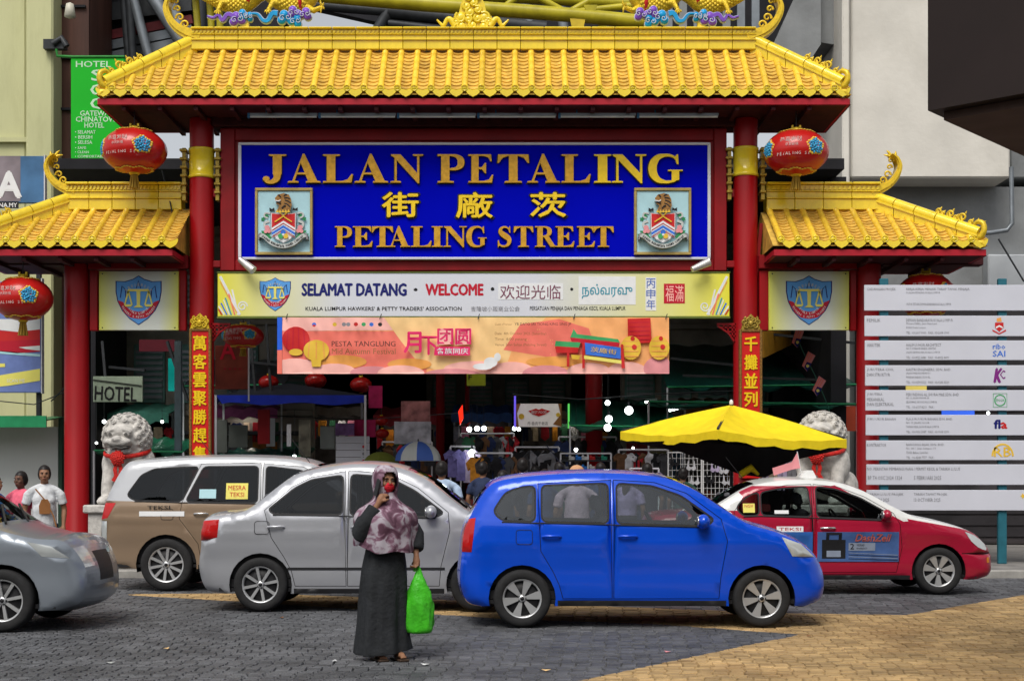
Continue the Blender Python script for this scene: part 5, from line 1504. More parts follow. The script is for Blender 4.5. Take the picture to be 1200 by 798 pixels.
def wheel(parent, x, y, r, spokes, wide=0.2, style='fan'):
    """front of the wheel faces -y when y < 0"""
    s = -1 if y < 0 else 1
    w = bpy.data.objects.new('wheel', mesh_of('wheel', MB().lathe([(0.0, -.04), (r * .2, -.05), (r * .62, -.05), (r * .62, .05), (0, .05)], (0, 0, 0), 'Y', 20), M_trim))
    w.location = (x, y - s * .08, r); col.objects.link(w); w.parent = parent; ORG[w.name] = Vector()
    m = MB(); h = wide / 2
    m.lathe([(r * .66, -h * .85), (r * .72, -h), (r * .90, -h * 1.02), (r * .975, -h * .86), (r, -h * .55), (r, h * .55), (r * .975, h * .86), (r * .9, h), (r * .66, h * .9)], (0, 0, 0), 'Y', 36, closed=True)
    t = part('tyre', m, M_tyre, w, world=False); 
    m = MB(); f = s * h * .86
    m.lathe([(r * .60, f * .5), (r * .62, f * .9), (r * .665, f * 1.04), (r * .70, f * 1.02), (r * .70, f * .8), (r * .64, f * .2)], (0, 0, 0), 'Y', 36, closed=True)
    m.lathe([(0.0, f * .98), (r * .10, f * .98), (r * .13, f * .85), (r * .15, f * .6)] if s > 0 else [(0.0, f * .98), (r * .10, f * .98), (r * .13, f * .85), (r * .15, f * .6)], (0, 0, 0), 'Y', 16)
    for i in range(spokes):
        a = 2 * math.pi * i / spokes + .2
        ca, sa = math.cos(a), math.sin(a)
        if style == 'fan': w0, w1 = r * .05, r * .155
        else: w0, w1 = r * .045, r * .055
        P0, P1 = Vector((ca * r * .12, 0, sa * r * .12)), Vector((ca * r * .64, 0, sa * r * .64)); T_ = Vector((-sa, 0, ca))
        y0_, y1_ = f * .80, f * .96; yb = s * .03
        vs = [P0 - T_ * w0, P0 + T_ * w0, P1 + T_ * w1, P1 - T_ * w1]
        m.add([Vector((v.x, y0_ if k < 2 else y1_, v.z)) for k, v in enumerate(vs)] + [Vector((v.x, y0_ - s * .03, v.z)) for v in vs], [(0, 1, 2, 3), (7, 6, 5, 4), (0, 4, 5, 1), (1, 5, 6, 2), (2, 6, 7, 3), (3, 7, 4, 0)])
    part('rim', m, M_alloy, w, world=False)
    m = MB(); m.lathe([(0, f * 1.0), (r * .07, f * 1.0), (r * .07, f * .9)], (0, 0, 0), 'Y', 12)
    for i in range(5):
        a = 1.2566 * i; m.lathe([(0, f * .93), (.012, f * .93), (.012, f * .8)], (math.cos(a) * r * .11 * 1.0, 0, math.sin(a) * r * .11), 'Y', 6)
    part('hub_cap', m, M_trim, w, world=False)
    return w

def car(name, label, cat, loc, sp, group=None):
    """built along +x (rear at 0), middle line y = 0; the near flank faces -y"""
    root = thing(name, label, cat, loc, 0, group)
    prof = sp['prof']                      # (x, z, corner radius) rear bottom -> roof -> front bottom
    L, Wd, belt = sp['L'], sp['W'], sp['belt']
    fine = spline([(p[0], p[1], p[2]) for p in prof], 6)
    PX = [(p.x, p.y) for p in fine]; PR = [max(p.z, .02) for p in fine]
    tum = sp.get('tumble', .30); hw = Wd / 2
    def segd(p):
        best = (9, .1)
        for i in range(len(PX) - 1):
            ax, az = PX[i]; bx, bz = PX[i + 1]
            dx, dz = bx - ax, bz - az; l2 = dx * dx + dz * dz
            t = 0 if l2 < 1e-12 else max(0, min(1, ((p[0] - ax) * dx + (p[1] - az) * dz) / l2))
            d = math.hypot(p[0] - ax - t * dx, p[1] - az - t * dz)
            if d < best[0]: best = (d, PR[i] * (1 - t) + PR[i + 1] * t)
        return best
    def base_w(x, z):
        w = hw
        t = abs(2 * x / L - 1); w -= hw * .11 * t ** 5
        if z < belt: w -= .055 * ((belt - z - .22) / .6) ** 2 if z < belt - .22 else 0
        else: w -= (z - belt) * tum
        w += .014 * math.exp(-((z - (belt - .15)) / .035) ** 2) - .016 * math.exp(-((z - .56) / .13) ** 2)
        return w
    def SY(x, z):
        d, r = segd((x, z)); w = base_w(x, z)
        if d < r: w -= (r - math.sqrt(max(0, r * r - (r - d) ** 2))) * .85
        return w
    # flank outline with wheel arches
    wr = sp['wr']; ar = wr * 1.16; sill = sp.get('sill', .2)
    def arch(cx):
        a0 = math.asin(max(-1, min(1, (sill - wr) / ar)))
        return [(cx + ar * math.cos(math.pi - a0 - (math.pi - 2 * a0) * i / 14) if False else cx + ar * math.cos(a0 + (math.pi - 2 * a0) * i / 14), wr + ar * math.sin(a0 + (math.pi - 2 * a0) * i / 14)) for i in range(15)]
    bottom = arch(sp['wx'][1]) + arch(sp['wx'][0])            # from front to rear
    outline = PX + bottom
    regions = []                                               # (name, polygon, material, lift) first hit wins
    for w_ in sp['windows']: regions.append(('window_pane', rounded(w_, .05), sp.get('glass', M_glass), -.008))
    for w_ in sp['windows']: regions.append(('window_seal', inset_poly(rounded(w_, .05), -.018), M_trim, -.004))
    for (nm, poly, mt) in sp.get('patches', []): regions.append((nm, poly, mt, .004))
    regions.append(('sill_trim', [(sp['wx'][0] + ar + .02, sill), (sp['wx'][1] - ar - .02, sill), (sp['wx'][1] - ar - .02, sill + .055), (sp['wx'][0] + ar + .02, sill + .055)], M_trim, .004))
    for d_ in sp['doors']: regions.append(('door', inset_poly(d_, .007), None, 0))
    for d_ in sp['doors']: regions.append(('door_gap', d_, M_trim, -.012))
    verts, edges = [], []
    def loop(poly):
        b = len(verts); verts.extend(Vector(p) for p in poly)
        edges.extend((b + i, b + (i + 1) % len(poly)) for i in range(len(poly)))
    loop(outline)
    for r_ in regions: loop(r_[1])
    if sp.get('split'):
        last = None; xx = .01
        while xx < L:
            zz = sp['split'](xx)
            if pip((xx, zz), outline):
                verts.append(Vector((xx, zz)))
                if last is not None and xx - last[1] < .06: edges.append((last[0], len(verts) - 1))
                last = (len(verts) - 1, xx)
            xx += .05
    gx = .075
    x = .02
    zmax = max(p[1] for p in PX)
    while x < L:
        z = sill
        while z < zmax:
            p = (x + rnd.uniform(-.008, .008), z + rnd.uniform(-.006, .006))
            if pip(p, outline): verts.append(Vector(p))
            z += .05
        x += gx
    vo, eo, fo, *_ = mgeo.delaunay_2d_cdt(verts, edges, [], 0, 1e-5)
    split = sp.get('split')                                    # two-tone line: function z(x)
    groups = {}
    for f in fo:
        cx = sum(vo[i].x for i in f) / len(f); cz = sum(vo[i].y for i in f) / len(f)
        if not pip((cx, cz), outline): continue
        hit = None
        for k, r_ in enumerate(regions):
            if pip((cx, cz), r_[1]): hit = k; break
        if hit is None or regions[hit][0] == 'door':
            mt = sp['paint']
            if split and cz > split(cx): mt = sp['paint2']
            if sp.get('bumper') and (cx < sp['bumper'][0] or cx > L - sp['bumper'][1]) and cz < sp['bumper'][2]: mt = sp.get('bumper_mat', sp['paint'])
            key = (('body' if hit is None else 'door', hit, 'p'), 0)
            gkey = ('body', -1) if hit is None else ('door', hit)
            groups.setdefault(gkey, []).append((f, mt))
        else:
            groups.setdefault((regions[hit][0], hit), []).append((f, regions[hit][2]))
    cache = {}
    def yv(i):
        if i not in cache: cache[i] = SY(vo[i].x, vo[i].y)
        return cache[i]
    hm = [sp['paint']] + ([sp['paint2']] if split else [])
    handles = []
    bodyflank = None
    for (nm, k), fl in groups.items():
        lift = regions[k][3] if k >= 0 else 0
        for s in (-1, 1):
            used = {}; mb = MB(); mats = []
            vs, fs, ms = [], [], []
            for f, mt in fl:
                if mt not in mats: mats.append(mt)
                ids = []
                for i in f:
                    if i not in used: used[i] = len(vs); vs.append((vo[i].x, s * (yv(i) + lift), vo[i].y))
                    ids.append(used[i])
                a, b, c = [vo[j] for j in f[:3]]
                ccw = (b - a).cross(c - a) > 0
                if (s < 0) != ccw: ids = ids[::-1]
                fs.append(ids); ms.append(mats.index(mt))
            mb.v = [Vector(v) for v in vs]; mb.f = fs; mb.m = ms; mb.s = [True] * len(fs)
            o = part(nm if nm != 'body' else 'side_panel', mb, mats, root, world=False)
            if nm == 'door':
                xs = [v[0] for v in vs]; zs_ = [v[2] for v in vs]
                hx = min(xs) + .13; hz = belt - .085
                if sp.get('handle_dx') is not None: hx = min(xs) + sp['handle_dx']
                h = MB(); hy = base_w(hx, hz)
                h.tube([(hx - .09, s * (hy + .006), hz), (hx - .07, s * (hy + .035), hz + .004), (hx + .07, s * (hy + .035), hz + .006), (hx + .09, s * (hy + .006), hz)], .014, 6)
                part('handle', h, sp.get('handle_mat', M_chrome), o, world=False)
    # the strip over the top: boot, rear glass, roof, windscreen, bonnet, bumpers
    NC = 14
    gl = sp['top_glass']                                       # [(x0, x1, rear?)]
    strips = {}
    def cls(x, z, i):
        for (a, b, zmin) in gl:
            if a <= x <= b and z > zmin: return 'windscreen' if a > L * .5 else 'rear_window'
        if split and z > sp['split_top'](x): return 'roof'
        return 'bonnet' if z > .35 and x > L * .5 else 'top_panel'
    n = len(PX); rows = []
    for i in range(n):
        x, z = PX[i]; w = base_w(x, z) - PR[i] * .85
        i0, i1 = max(i - 1, 0), min(i + 1, n - 1)
        tx, tz = PX[i1][0] - PX[i0][0], PX[i1][1] - PX[i0][1]; l_ = math.hypot(tx, tz) or 1
        nx, nz = -tz / l_, tx / l_
        cr = sp.get('crown', .045)
        row_ = []
        for j in range(NC + 1):
            s = -1 + 2 * j / NC; b_ = cr * (1 - s * s)
            row_.append(Vector((x + nx * b_ * (1 if nx > 0 or True else 1), w * s, z + nz * b_)))
        rows.append(row_)
    for i in range(n - 1):
        x, z = (PX[i][0] + PX[i + 1][0]) / 2, (PX[i][1] + PX[i + 1][1]) / 2
        c = cls(x, z, i)
        for j in range(NC):
            s = abs(-1 + 2 * (j + .5) / NC)
            cc = c
            if c in ('windscreen', 'rear_window') and s > .90: cc = 'body_pillar'
            if c in ('bonnet', 'top_panel') and z > .5 and x > L * .9 and s > .52 and z < sp['lamp_z'][1] and z > sp['lamp_z'][0]: cc = 'headlight'
            if c in ('bonnet', 'top_panel') and x < L * .1 and s > .66 and sp['tail_z'][0] < z < sp['tail_z'][1]: cc = 'tail_light'
            if x > L * .9 and s < .45 and sp['lamp_z'][0] - .12 < z < sp['lamp_z'][1] - .08: cc = 'grille'
            if c == 'roof' or (cc == 'body_pillar' and split): cc = 'roof' if c == 'roof' else 'pillar'
            strips.setdefault(cc, MB()).add([rows[i][j], rows[i][j + 1], rows[i + 1][j + 1], rows[i + 1][j]], [(0, 3, 2, 1)], 0, True)
    mm = {'windscreen': sp.get('glass', M_glass), 'rear_window': sp.get('glass', M_glass), 'roof': sp.get('paint2', sp['paint']), 'pillar': sp.get('paint2', sp['paint']), 'body_pillar': sp['paint'], 'headlight': M_lampw, 'tail_light': M_lampred, 'grille': M_trim}
    for k, mb in strips.items():
        part({'body_pillar': 'pillar', 'top_panel': 'rear_panel' }.get(k, k), mb, mm.get(k, sp['paint']), root, world=False)
    # underbody, arch liners, inside
    m = MB(); m.box(.25, L - .25, -hw + .09, hw - .09, sill + .02, sill + .06); part('floor_pan', m, M_trim, root, world=False)
    for cx in sp['wx']:
        m = MB()
        for s in (-1, 1):
            vs = []
            for i in range(15):
                a = math.pi * i / 14 * 1.16 - .25
                vs += [(cx + ar * math.cos(a), s * (hw - .045), wr + ar * math.sin(a)), (cx + ar * math.cos(a), s * (hw - .36), wr + ar * math.sin(a))]
            m.add(vs, [(2 * i, 2 * i + 2, 2 * i + 3, 2 * i + 1) for i in range(14)])
            m.add([(cx + ar * math.cos(math.pi * i / 14 * 1.16 - .25), s * (hw - .36), wr + ar * math.sin(math.pi * i / 14 * 1.16 - .25)) for i in range(15)], [list(range(15))])
        part('arch_liner', m, M_trim, root, world=False, kind='stuff')
    m = MB()
    m.box(.3, L - .9, -hw + .1, hw - .1, sill + .07, .36)
    m.box(sp['dash'] - .02, sp['dash'] + .5, -hw + .14, hw - .14, .4, belt - .02, bev=.06); m.box(.15, sp['seats'][0] - .35, -hw + .12, hw - .12, .37, belt - .06, bev=.05)
    for s in (-1, 1): m.box(.4, L - 1.0, s * (hw - .16), s * (hw - .11), .37, belt - .06)
    part('cabin_trim', m, M_trim, root, world=False)
    for sx_ in sp['seats']:
        for s in (-.37, .37):
            m = MB(); m.box(sx_ - .05, sx_ + .48, s - .25, s + .25, .38, .58, bev=.05)
            m.add([], [])
            q = MB(); q.box(-.07, .07, -.24, .24, 0, .58, bev=.05); q.box(-.05, .05, -.13, .13, .62, .80, bev=.04); q.box(-.015, .015, -.06, .06, .57, .63)
            q.xf(Matrix.Translation((sx_ - .08, s, .52)) @ Matrix.Rotation(R(-14), 4, 'Y')); m.join(q)
            part('seat', m, sp.get('seat_mat', M_seat), root, world=False)
    m = MB(); c_ = Vector((sp['dash'] - .18, .36, belt - .02)); t_ = Matrix.Rotation(R(62), 3, 'Y')
    m.tube([c_ + t_ @ Vector((.18 * math.cos(a), .18 * math.sin(a), 0)) for a in [i * math.pi / 10 for i in range(21)]], .014, 6, caps=False); m.bar(c_, c_ + Vector((.22, 0, -.1)), .05); m.bar(c_ + t_ @ Vector((0, -.17, 0)), c_ + t_ @ Vector((0, .17, 0)), .03)
    part('steering_wheel', m, M_trim, root, world=False)
    for cx in sp['wx']:
        for s in (-1, 1): wheel(root, cx, s * (hw - .115 + .08), wr, sp['spokes'], style=sp.get('style', 'fan'))
    # mirrors
    for s in (-1, 1):
        x, z = sp['mirror']; y = base_w(x, z)
        m = MB(); q = MB(); q.ell((.01, .085, .045), (.065, .095, .072), 16, 12); q.ell((.005, .01, .0), (.03, .04, .025), 10, 8); q.xf(Matrix.Translation((x, y - .01, z)));
        if s < 0: q.xf(Matrix.Scale(-1, 4, (0, 1, 0))); q.f = [f[::-1] for f in q.f]
        m.join(q); o = part('wing_mirror', m, sp.get('mirror_mat', M_trim), root, world=False)
        m = MB(); m.ell((x - .045, s * (y + .085), z + .045), (.012, .075, .052), 12, 8); part('mirror_glass', m, M_chrome, o, world=False)
    m = MB(); a_, b_ = sp['wiper']; m.bar((a_[0], -.5, a_[1]), (b_[0], .1, b_[1]), .02); m.bar((a_[0], .15, a_[1]), (b_[0], .62, b_[1]), .02); part('wiper', m, M_trim, root, world=False, kind='stuff')
    m = MB(); ax_ = L * .30; az_ = max(p[1] for p in PX); m.tube([(ax_, 0, az_ + .02), (ax_ - .22, 0, az_ + .30)], .005, 5); part('aerial', m, M_trim, root, world=False)
    fx = sp['wx'][0] + .02; m = MB(); fy = base_w(fx, belt - .09); q = [(fx - .08, belt - .16), (fx + .08, belt - .16), (fx + .08, belt - .02), (fx - .08, belt - .02), (fx - .08, belt - .16)]
    m.tube([(a_, -(SY(a_, b_) + .001), b_) for a_, b_ in rounded(q[:4], .03) + [rounded(q[:4], .03)[0]]], .003, 4, caps=False); part('fuel_flap_gap', m, M_trim, root, world=False)
    for s in (-1, 1):
        m = MB(); xa_, xb_ = min(p[0] for w_ in sp['windows'] for p in w_), max(p[0] for w_ in sp['windows'] for p in w_)
        pts_ = []
        for w_ in sp['windows']:
            lo_ = sorted(w_, key=lambda p: p[1])[:2]; lo_.sort(); pts_ += lo_
        m.tube([(p[0], s * (base_w(p[0], p[1] - .022) + .003), p[1] - .022) for p in pts_], .007, 5); part('belt_moulding', m, M_trim, root, world=False)
    root_base_w[root.name] = (SY, root)
    return root
root_base_w = {}
def decal(root, name, poly, mt, lift=.009):
    """a sticker on the near flank, following its curve"""
    SY, r = root_base_w[root.name]
    xs = [p[0] for p in poly]; zs_ = [p[1] for p in poly]
    verts = [Vector(p) for p in poly]; n = len(poly); edges = [(i, (i + 1) % n) for i in range(n)]
    x = min(xs) + .06
    while x < max(xs):
        z = min(zs_) + .04
        while z < max(zs_):
            if pip((x, z), poly): verts.append(Vector((x, z)))
            z += .05
        x += .08
    vo, eo, fo, *_ = mgeo.delaunay_2d_cdt(verts, edges, [], 1, 1e-5)
    mb = MB(); fs = []
    for f in fo:
        a, b, c = [vo[j] for j in f[:3]]; fs.append(f if (b - a).cross(c - a) > 0 else f[::-1])
    mb.add([(v.x, -(SY(v.x, v.y) + lift), v.y) for v in vo], fs, 0, True)
    return part(name, mb, mt, root, world=False)
def dtext(root, s, x0, x1, z0, z1, mt, lift=.014, **k):
    SY, r = root_base_w[root.name]
    mb = text_mb(s, x0, x1, z0, z1, 0, **k); mb.v = [Vector((v.x, -(SY(v.x, v.z) + lift), v.z)) for v in mb.v]
    return part('lettering', mb, mt, root, world=False)

paint = lambda n, c, rough=.28, metal=.0, **k: mat(n, c, rough, metal, var=.03, scale=2, coat=.6, **k)
rect = lambda a, b, c, d: [(a, c), (b, c), (b, d), (a, d)]

# ---- red and white taxi, waiting on the right
TX = XZ(1170, 0, 18.5)[0] - 4.47
M_tred = paint('taxi_red', (0.36, 0.008, 0.035)); M_twht = paint('taxi_white', (0.68, 0.69, 0.68))
tprof = [(.22, .20, .06), (.06, .28, .12), (.0, .48, .16), (.03, .68, .14), (.06, .90, .10), (.16, 1.00, .08), (.55, 1.04, .07), (.80, 1.08, .06), (1.25, 1.34, .07), (1.55, 1.43, .08), (1.95, 1.465, .08), (2.45, 1.43, .08), (2.80, 1.31, .07), (3.15, 1.12, .06), (3.42, .99, .06), (3.80, .905, .09), (4.15, .80, .14), (4.33, .68, .20), (4.44, .55, .22), (4.47, .38, .22), (4.42, .24, .14), (4.25, .19, .06)]
taxi = car('taxi', 'red taxi with a white roof and bonnet, advert on its front door', 'taxi', (TX, 18.5 + .86, 0.03), dict(
    L=4.47, W=1.72, belt=.93, prof=tprof, wr=.30, wx=(.98, 3.72), sill=.19, paint=M_tred, paint2=M_twht, glass=M_glassl, spokes=7, style='fan', tumble=.27,
    windows=[[(1.14, 1.10), (1.22, 1.20), (1.35, 1.275), (1.42, 1.29), (1.42, 1.02), (1.22, 1.01)], [(1.46, 1.295), (1.70, 1.345), (2.05, 1.365), (2.08, 1.00), (1.46, 1.02)], [(2.17, 1.37), (2.42, 1.335), (2.72, 1.225), (3.08, 1.02), (2.98, .965), (2.17, .995)]],
    doors=[[(1.30, .62), (1.17, .80), (1.10, 1.06), (1.25, 1.245), (1.45, 1.33), (1.80, 1.40), (2.11, 1.41), (2.12, .28), (1.40, .28), (1.36, .45)], [(2.13, 1.41), (2.45, 1.375), (2.78, 1.25), (3.14, 1.04), (3.22, .9), (3.25, .6), (3.18, .28), (2.14, .28)]],
    patches=[('headlight', smooth_line([(4.06, .80), (4.20, .75), (4.35, .64), (4.36, .56), (4.24, .60), (4.14, .68)], 2), M_lampw), ('tail_light', [(.05, .86), (.30, .88), (.30, .72), (.05, .70)], M_lampred),
             ('bumper_line', rect(4.02, 4.46, .515, .525), M_trim), ('reflector', rect(4.36, 4.40, .40, .47), mat('amber', (.6, .2, .02), .3))],
    split=lambda x: (1.385 if 1.2 < x < 2.4 else (1.07 if x <= 1.2 and x > .72 else (9 if x <= .72 else 1.40 - (x - 2.4) * .545 if x < 3.3 else .968 - (x - 3.3) * .180))),
    split_top=lambda x: .6 if (x > .7 and x < 4.28) else 9, top_glass=[(.85, 1.42, 1.0), (2.52, 3.38, .9)], lamp_z=(.55, .72), tail_z=(.70, .90), mirror=(3.02, .97), mirror_mat=M_tred, wiper=((3.40, 1.02), (3.2, 1.14)), dash=2.85, seats=(1.35, 2.25), handle_dx=.16))
decal(taxi, 'fuel_sticker', rect(1.22, 1.37, 1.045, 1.16), P_['yellow'], .006); dtext(taxi, 'NGV', 1.24, 1.35, 1.11, 1.15, P_['red'], .010)
decal(taxi, 'window_sticker', rect(1.62, 1.80, 1.03, 1.075), P_['white'], .006)
M_adb = mat('advert_blue', (.06, .12, .30), .4, var=.25, scale=5); M_adl = mat('advert_pale', (.24, .28, .36), .4, var=.1)
decal(taxi, 'advert', rect(2.16, 3.20, .42, .80), M_adb); decal(taxi, 'advert', rect(1.42, 2.10, .40, .80), mat('advert_navy', (.03, .12, .40), .4, var=.2))
decal(taxi, 'advert_picture', rect(2.22, 2.52, .46, .70), M_black, .012); decal(taxi, 'advert_picture', rect(2.28, 2.46, .48, .56), M_adl, .014)
decal(taxi, 'advert_picture', rect(2.27, 2.31, .70, .77), M_black, .012); decal(taxi, 'advert_picture', rect(2.43, 2.47, .70, .77), M_black, .012); decal(taxi, 'advert_picture', rect(2.27, 2.47, .765, .79), M_black, .013)
decal(taxi, 'advert_picture', rect(2.56, 2.90, .56, .66), M_adl, .012); dtext(taxi, '2', 2.58, 2.63, .58, .65, M_black, .016); dtext(taxi, 'YEARS', 2.66, 2.76, .62, .645, M_black, .016); dtext(taxi, 'WARRANTY', 2.66, 2.80, .58, .60, M_black, .016)
for k in range(4): decal(taxi, 'advert_stripe', [(2.56, .53 - .025 * k), (3.19, .50 - .022 * k), (3.19, .508 - .022 * k), (2.56, .536 - .025 * k)], M_black if k % 2 else M_adl, .012)
dtext(taxi, 'DashZell', 2.64, 3.10, .68, .77, mat('advert_letters', (.50, .12, .10), .4), .016, bold=.03, shear=.3)
dtext(taxi, 'PORTABLE', 1.46, 1.72, .68, .72, M_adl); dtext(taxi, 'POWER STATION', 1.46, 2.02, .60, .64, M_adl)
decal(taxi, 'sticker', rect(1.64, 1.98, .80, .87), P_['white'], .010); dtext(taxi, 'TEKSI', 1.67, 1.95, .815, .855, P_['crimson'], .014)
m = MB(); m.prism([(2.05, 1.475), (2.30, 1.475), (2.24, 1.59), (2.16, 1.59)], -.20, .12); part('roof_light', m, mat('roof_light_white', (.75, .75, .74), .4), taxi, world=False)
m = MB(); m.tube([(2.12, -.1, 1.49), (2.05, -.12, 1.84)], .006, 5); part('flag_stick', m, M_white, taxi, world=False)
m = MB()
m.add([(2.05, -.12, 1.83), (1.98, -.11, 1.70), (1.72, -.12, 1.62), (1.66, -.11, 1.58), (1.80, -.12, 1.68), (2.09, -.12, 1.62), (1.98, -.1, 1.60), (1.74, -.11, 1.52)], [(0, 1, 6, 5), (1, 2, 7, 6)]); part('small_flag', m, P_['pink'], taxi, world=False)

# ---- bronze people carrier, waiting on the left
MX = XZ(112, 0, 19.1)[0]
M_brz = paint('bronze_paint', (0.30, 0.215, 0.145), .35, .3); M_slv = paint('silver_paint', (0.50, 0.51, 0.53), .3, .3); M_slv2 = paint('pale_silver_paint', (0.44, 0.45, 0.48), .3, .45)
mprof = [(.25, .30, .06), (.10, .34, .10), (.03, .50, .12), (.02, .75, .10), (.06, 1.05, .08), (.16, 1.35, .08), (.34, 1.66, .08), (.55, 1.72, .08), (1.3, 1.765, .08), (2.2, 1.76, .08), (2.75, 1.70, .07), (3.10, 1.52, .06), (3.48, 1.24, .06), (3.70, 1.12, .06), (4.10, 1.02, .12), (4.38, .90, .18), (4.50, .70, .2), (4.56, .50, .2), (4.50, .30, .12), (4.3, .27, .06)]
mpv = car('people_carrier', 'bronze people carrier with a silver roof and taxi lettering behind the silver hatchback', 'people carrier', (MX, 19.1 + .88, 0.03), dict(
    L=4.58, W=1.76, belt=1.10, prof=mprof, wr=.345, wx=(.92, 3.67), sill=.29, paint=M_brz, paint2=M_slv, glass=M_glassd, spokes=10, style='thin', tumble=.20,
    windows=[[(.40, 1.26), (.58, 1.52), (.75, 1.60), (1.33, 1.63), (1.12, 1.185), (.50, 1.20)], [(1.41, 1.63), (2.12, 1.635), (2.12, 1.17), (1.19, 1.185)], [(2.24, 1.635), (2.70, 1.58), (2.98, 1.44), (3.32, 1.20), (2.24, 1.165)]],
    doors=[[(1.10, .95), (1.13, 1.17), (1.37, 1.68), (2.17, 1.69), (2.18, .38), (1.38, .38), (1.34, .62)], [(2.19, 1.69), (2.72, 1.64), (3.03, 1.48), (3.42, 1.19), (3.42, .6), (3.3, .38), (2.19, .38)]],
    patches=[('tail_light', [(.06, 1.16), (.25, 1.16), (.14, .96), (.04, .94)], M_lampred), ('tail_light', [(.03, .92), (.13, .92), (.12, .64), (.03, .64)], M_lampw), ('headlight', [(4.0, 1.0), (4.25, .93), (4.42, .80), (4.1, .82)], M_lampw)],
    split=lambda x: (1.17 + (.02 * (1 - x / 1.2) if x < 1.2 else -.02)) if x < 3.5 else 9, split_top=lambda x: 1.2 if x < 3.45 else 9, top_glass=[(.08, .33, 1.15), (2.85, 3.60, 1.1)], lamp_z=(.66, .9), tail_z=(.7, 1.1), mirror=(3.22, 1.2), mirror_mat=M_brz, wiper=((3.66, 1.15), (3.4, 1.33)), dash=3.0, seats=(.85, 1.65, 2.45), handle_dx=.28))
dtext(mpv, 'TEKSI', .68, .98, 1.075, 1.125, M_black); decal(mpv, 'white_label', rect(.57, 1.17, .985, 1.05), P_['white'])
decal(mpv, 'notice_sticker', rect(1.71, 2.0, 1.21, 1.42), P_['yellow'], .004); dtext(mpv, 'MESRA', 1.74, 1.97, 1.33, 1.39, P_['red'], .008); dtext(mpv, 'TEKSI', 1.76, 1.95, 1.24, 1.30, P_['red'], .008)
decal(mpv, 'pale_sticker', rect(1.36, 1.58, 1.22, 1.34), P_['aqua'], .004)
m = MB(); m.prism([(.74, 1.24), (.92, 1.24), (.96, 1.42), (.88, 1.50), (.80, 1.42)], -.45, -.40); part('hanging_cloth', m, P_['silver'], mpv, world=False)

# ---- silver hatchback passing the people carrier
SX = XZ(228, 0, 16.0)[0]
sprof = [(.25, .20, .06), (.08, .25, .10), (.0, .48, .14), (.03, .70, .12), (.05, .92, .09), (.12, 1.04, .08), (.42, 1.08, .06), (.62, 1.16, .06), (1.02, 1.47, .07), (1.30, 1.575, .08), (1.75, 1.635, .08), (2.20, 1.60, .08), (2.55, 1.46, .07), (2.86, 1.22, .06), (3.06, 1.09, .06), (3.40, .99, .09), (3.66, .86, .15), (3.80, .70, .2), (3.86, .50, .2), (3.82, .28, .12), (3.62, .20, .06)]
silver = car('silver_car', 'silver compact car passing behind the woman with the phone', 'car', (SX, 16.0 + .84, 0.03), dict(
    L=3.86, W=1.68, belt=1.02, prof=sprof, wr=.30, wx=(.72, 3.12), sill=.20, paint=M_slv2, glass=M_glassd, spokes=8, style='thin', tumble=.26, seat_mat=M_seat,
    windows=[[(.82, 1.13), (1.10, 1.36), (1.28, 1.45), (1.62, 1.50), (1.62, 1.08), (.86, 1.09)], [(1.72, 1.51), (2.12, 1.48), (2.42, 1.33), (2.74, 1.09), (2.66, 1.055), (1.72, 1.075)]],
    doors=[[(.98, .60), (.84, .82), (.76, 1.12), (1.06, 1.385), (1.27, 1.49), (1.66, 1.56), (1.67, .28), (1.10, .28), (1.06, .45)], [(1.68, 1.56), (2.14, 1.53), (2.46, 1.37), (2.80, 1.10), (2.82, .9), (2.72, .5), (2.70, .28), (1.68, .28)]],
    patches=[('tail_light', [(.03, 1.0), (.26, 1.02), (.24, .82), (.03, .78)], M_lampred), ('headlight', [(3.36, .95), (3.58, .88), (3.74, .74), (3.50, .76)], M_lampw), ('rub_strip', rect(.62 + .4, 2.76, .46, .49), M_trim)],
    top_glass=[(.66, 1.12, 1.12), (2.34, 3.0, 1.0)], lamp_z=(.62, .86), tail_z=(.78, 1.02), mirror=(2.60, 1.06), mirror_mat=M_slv2, handle_mat=M_slv2, wiper=((3.05, 1.12), (2.8, 1.30)), dash=2.45, seats=(1.0, 1.85)))

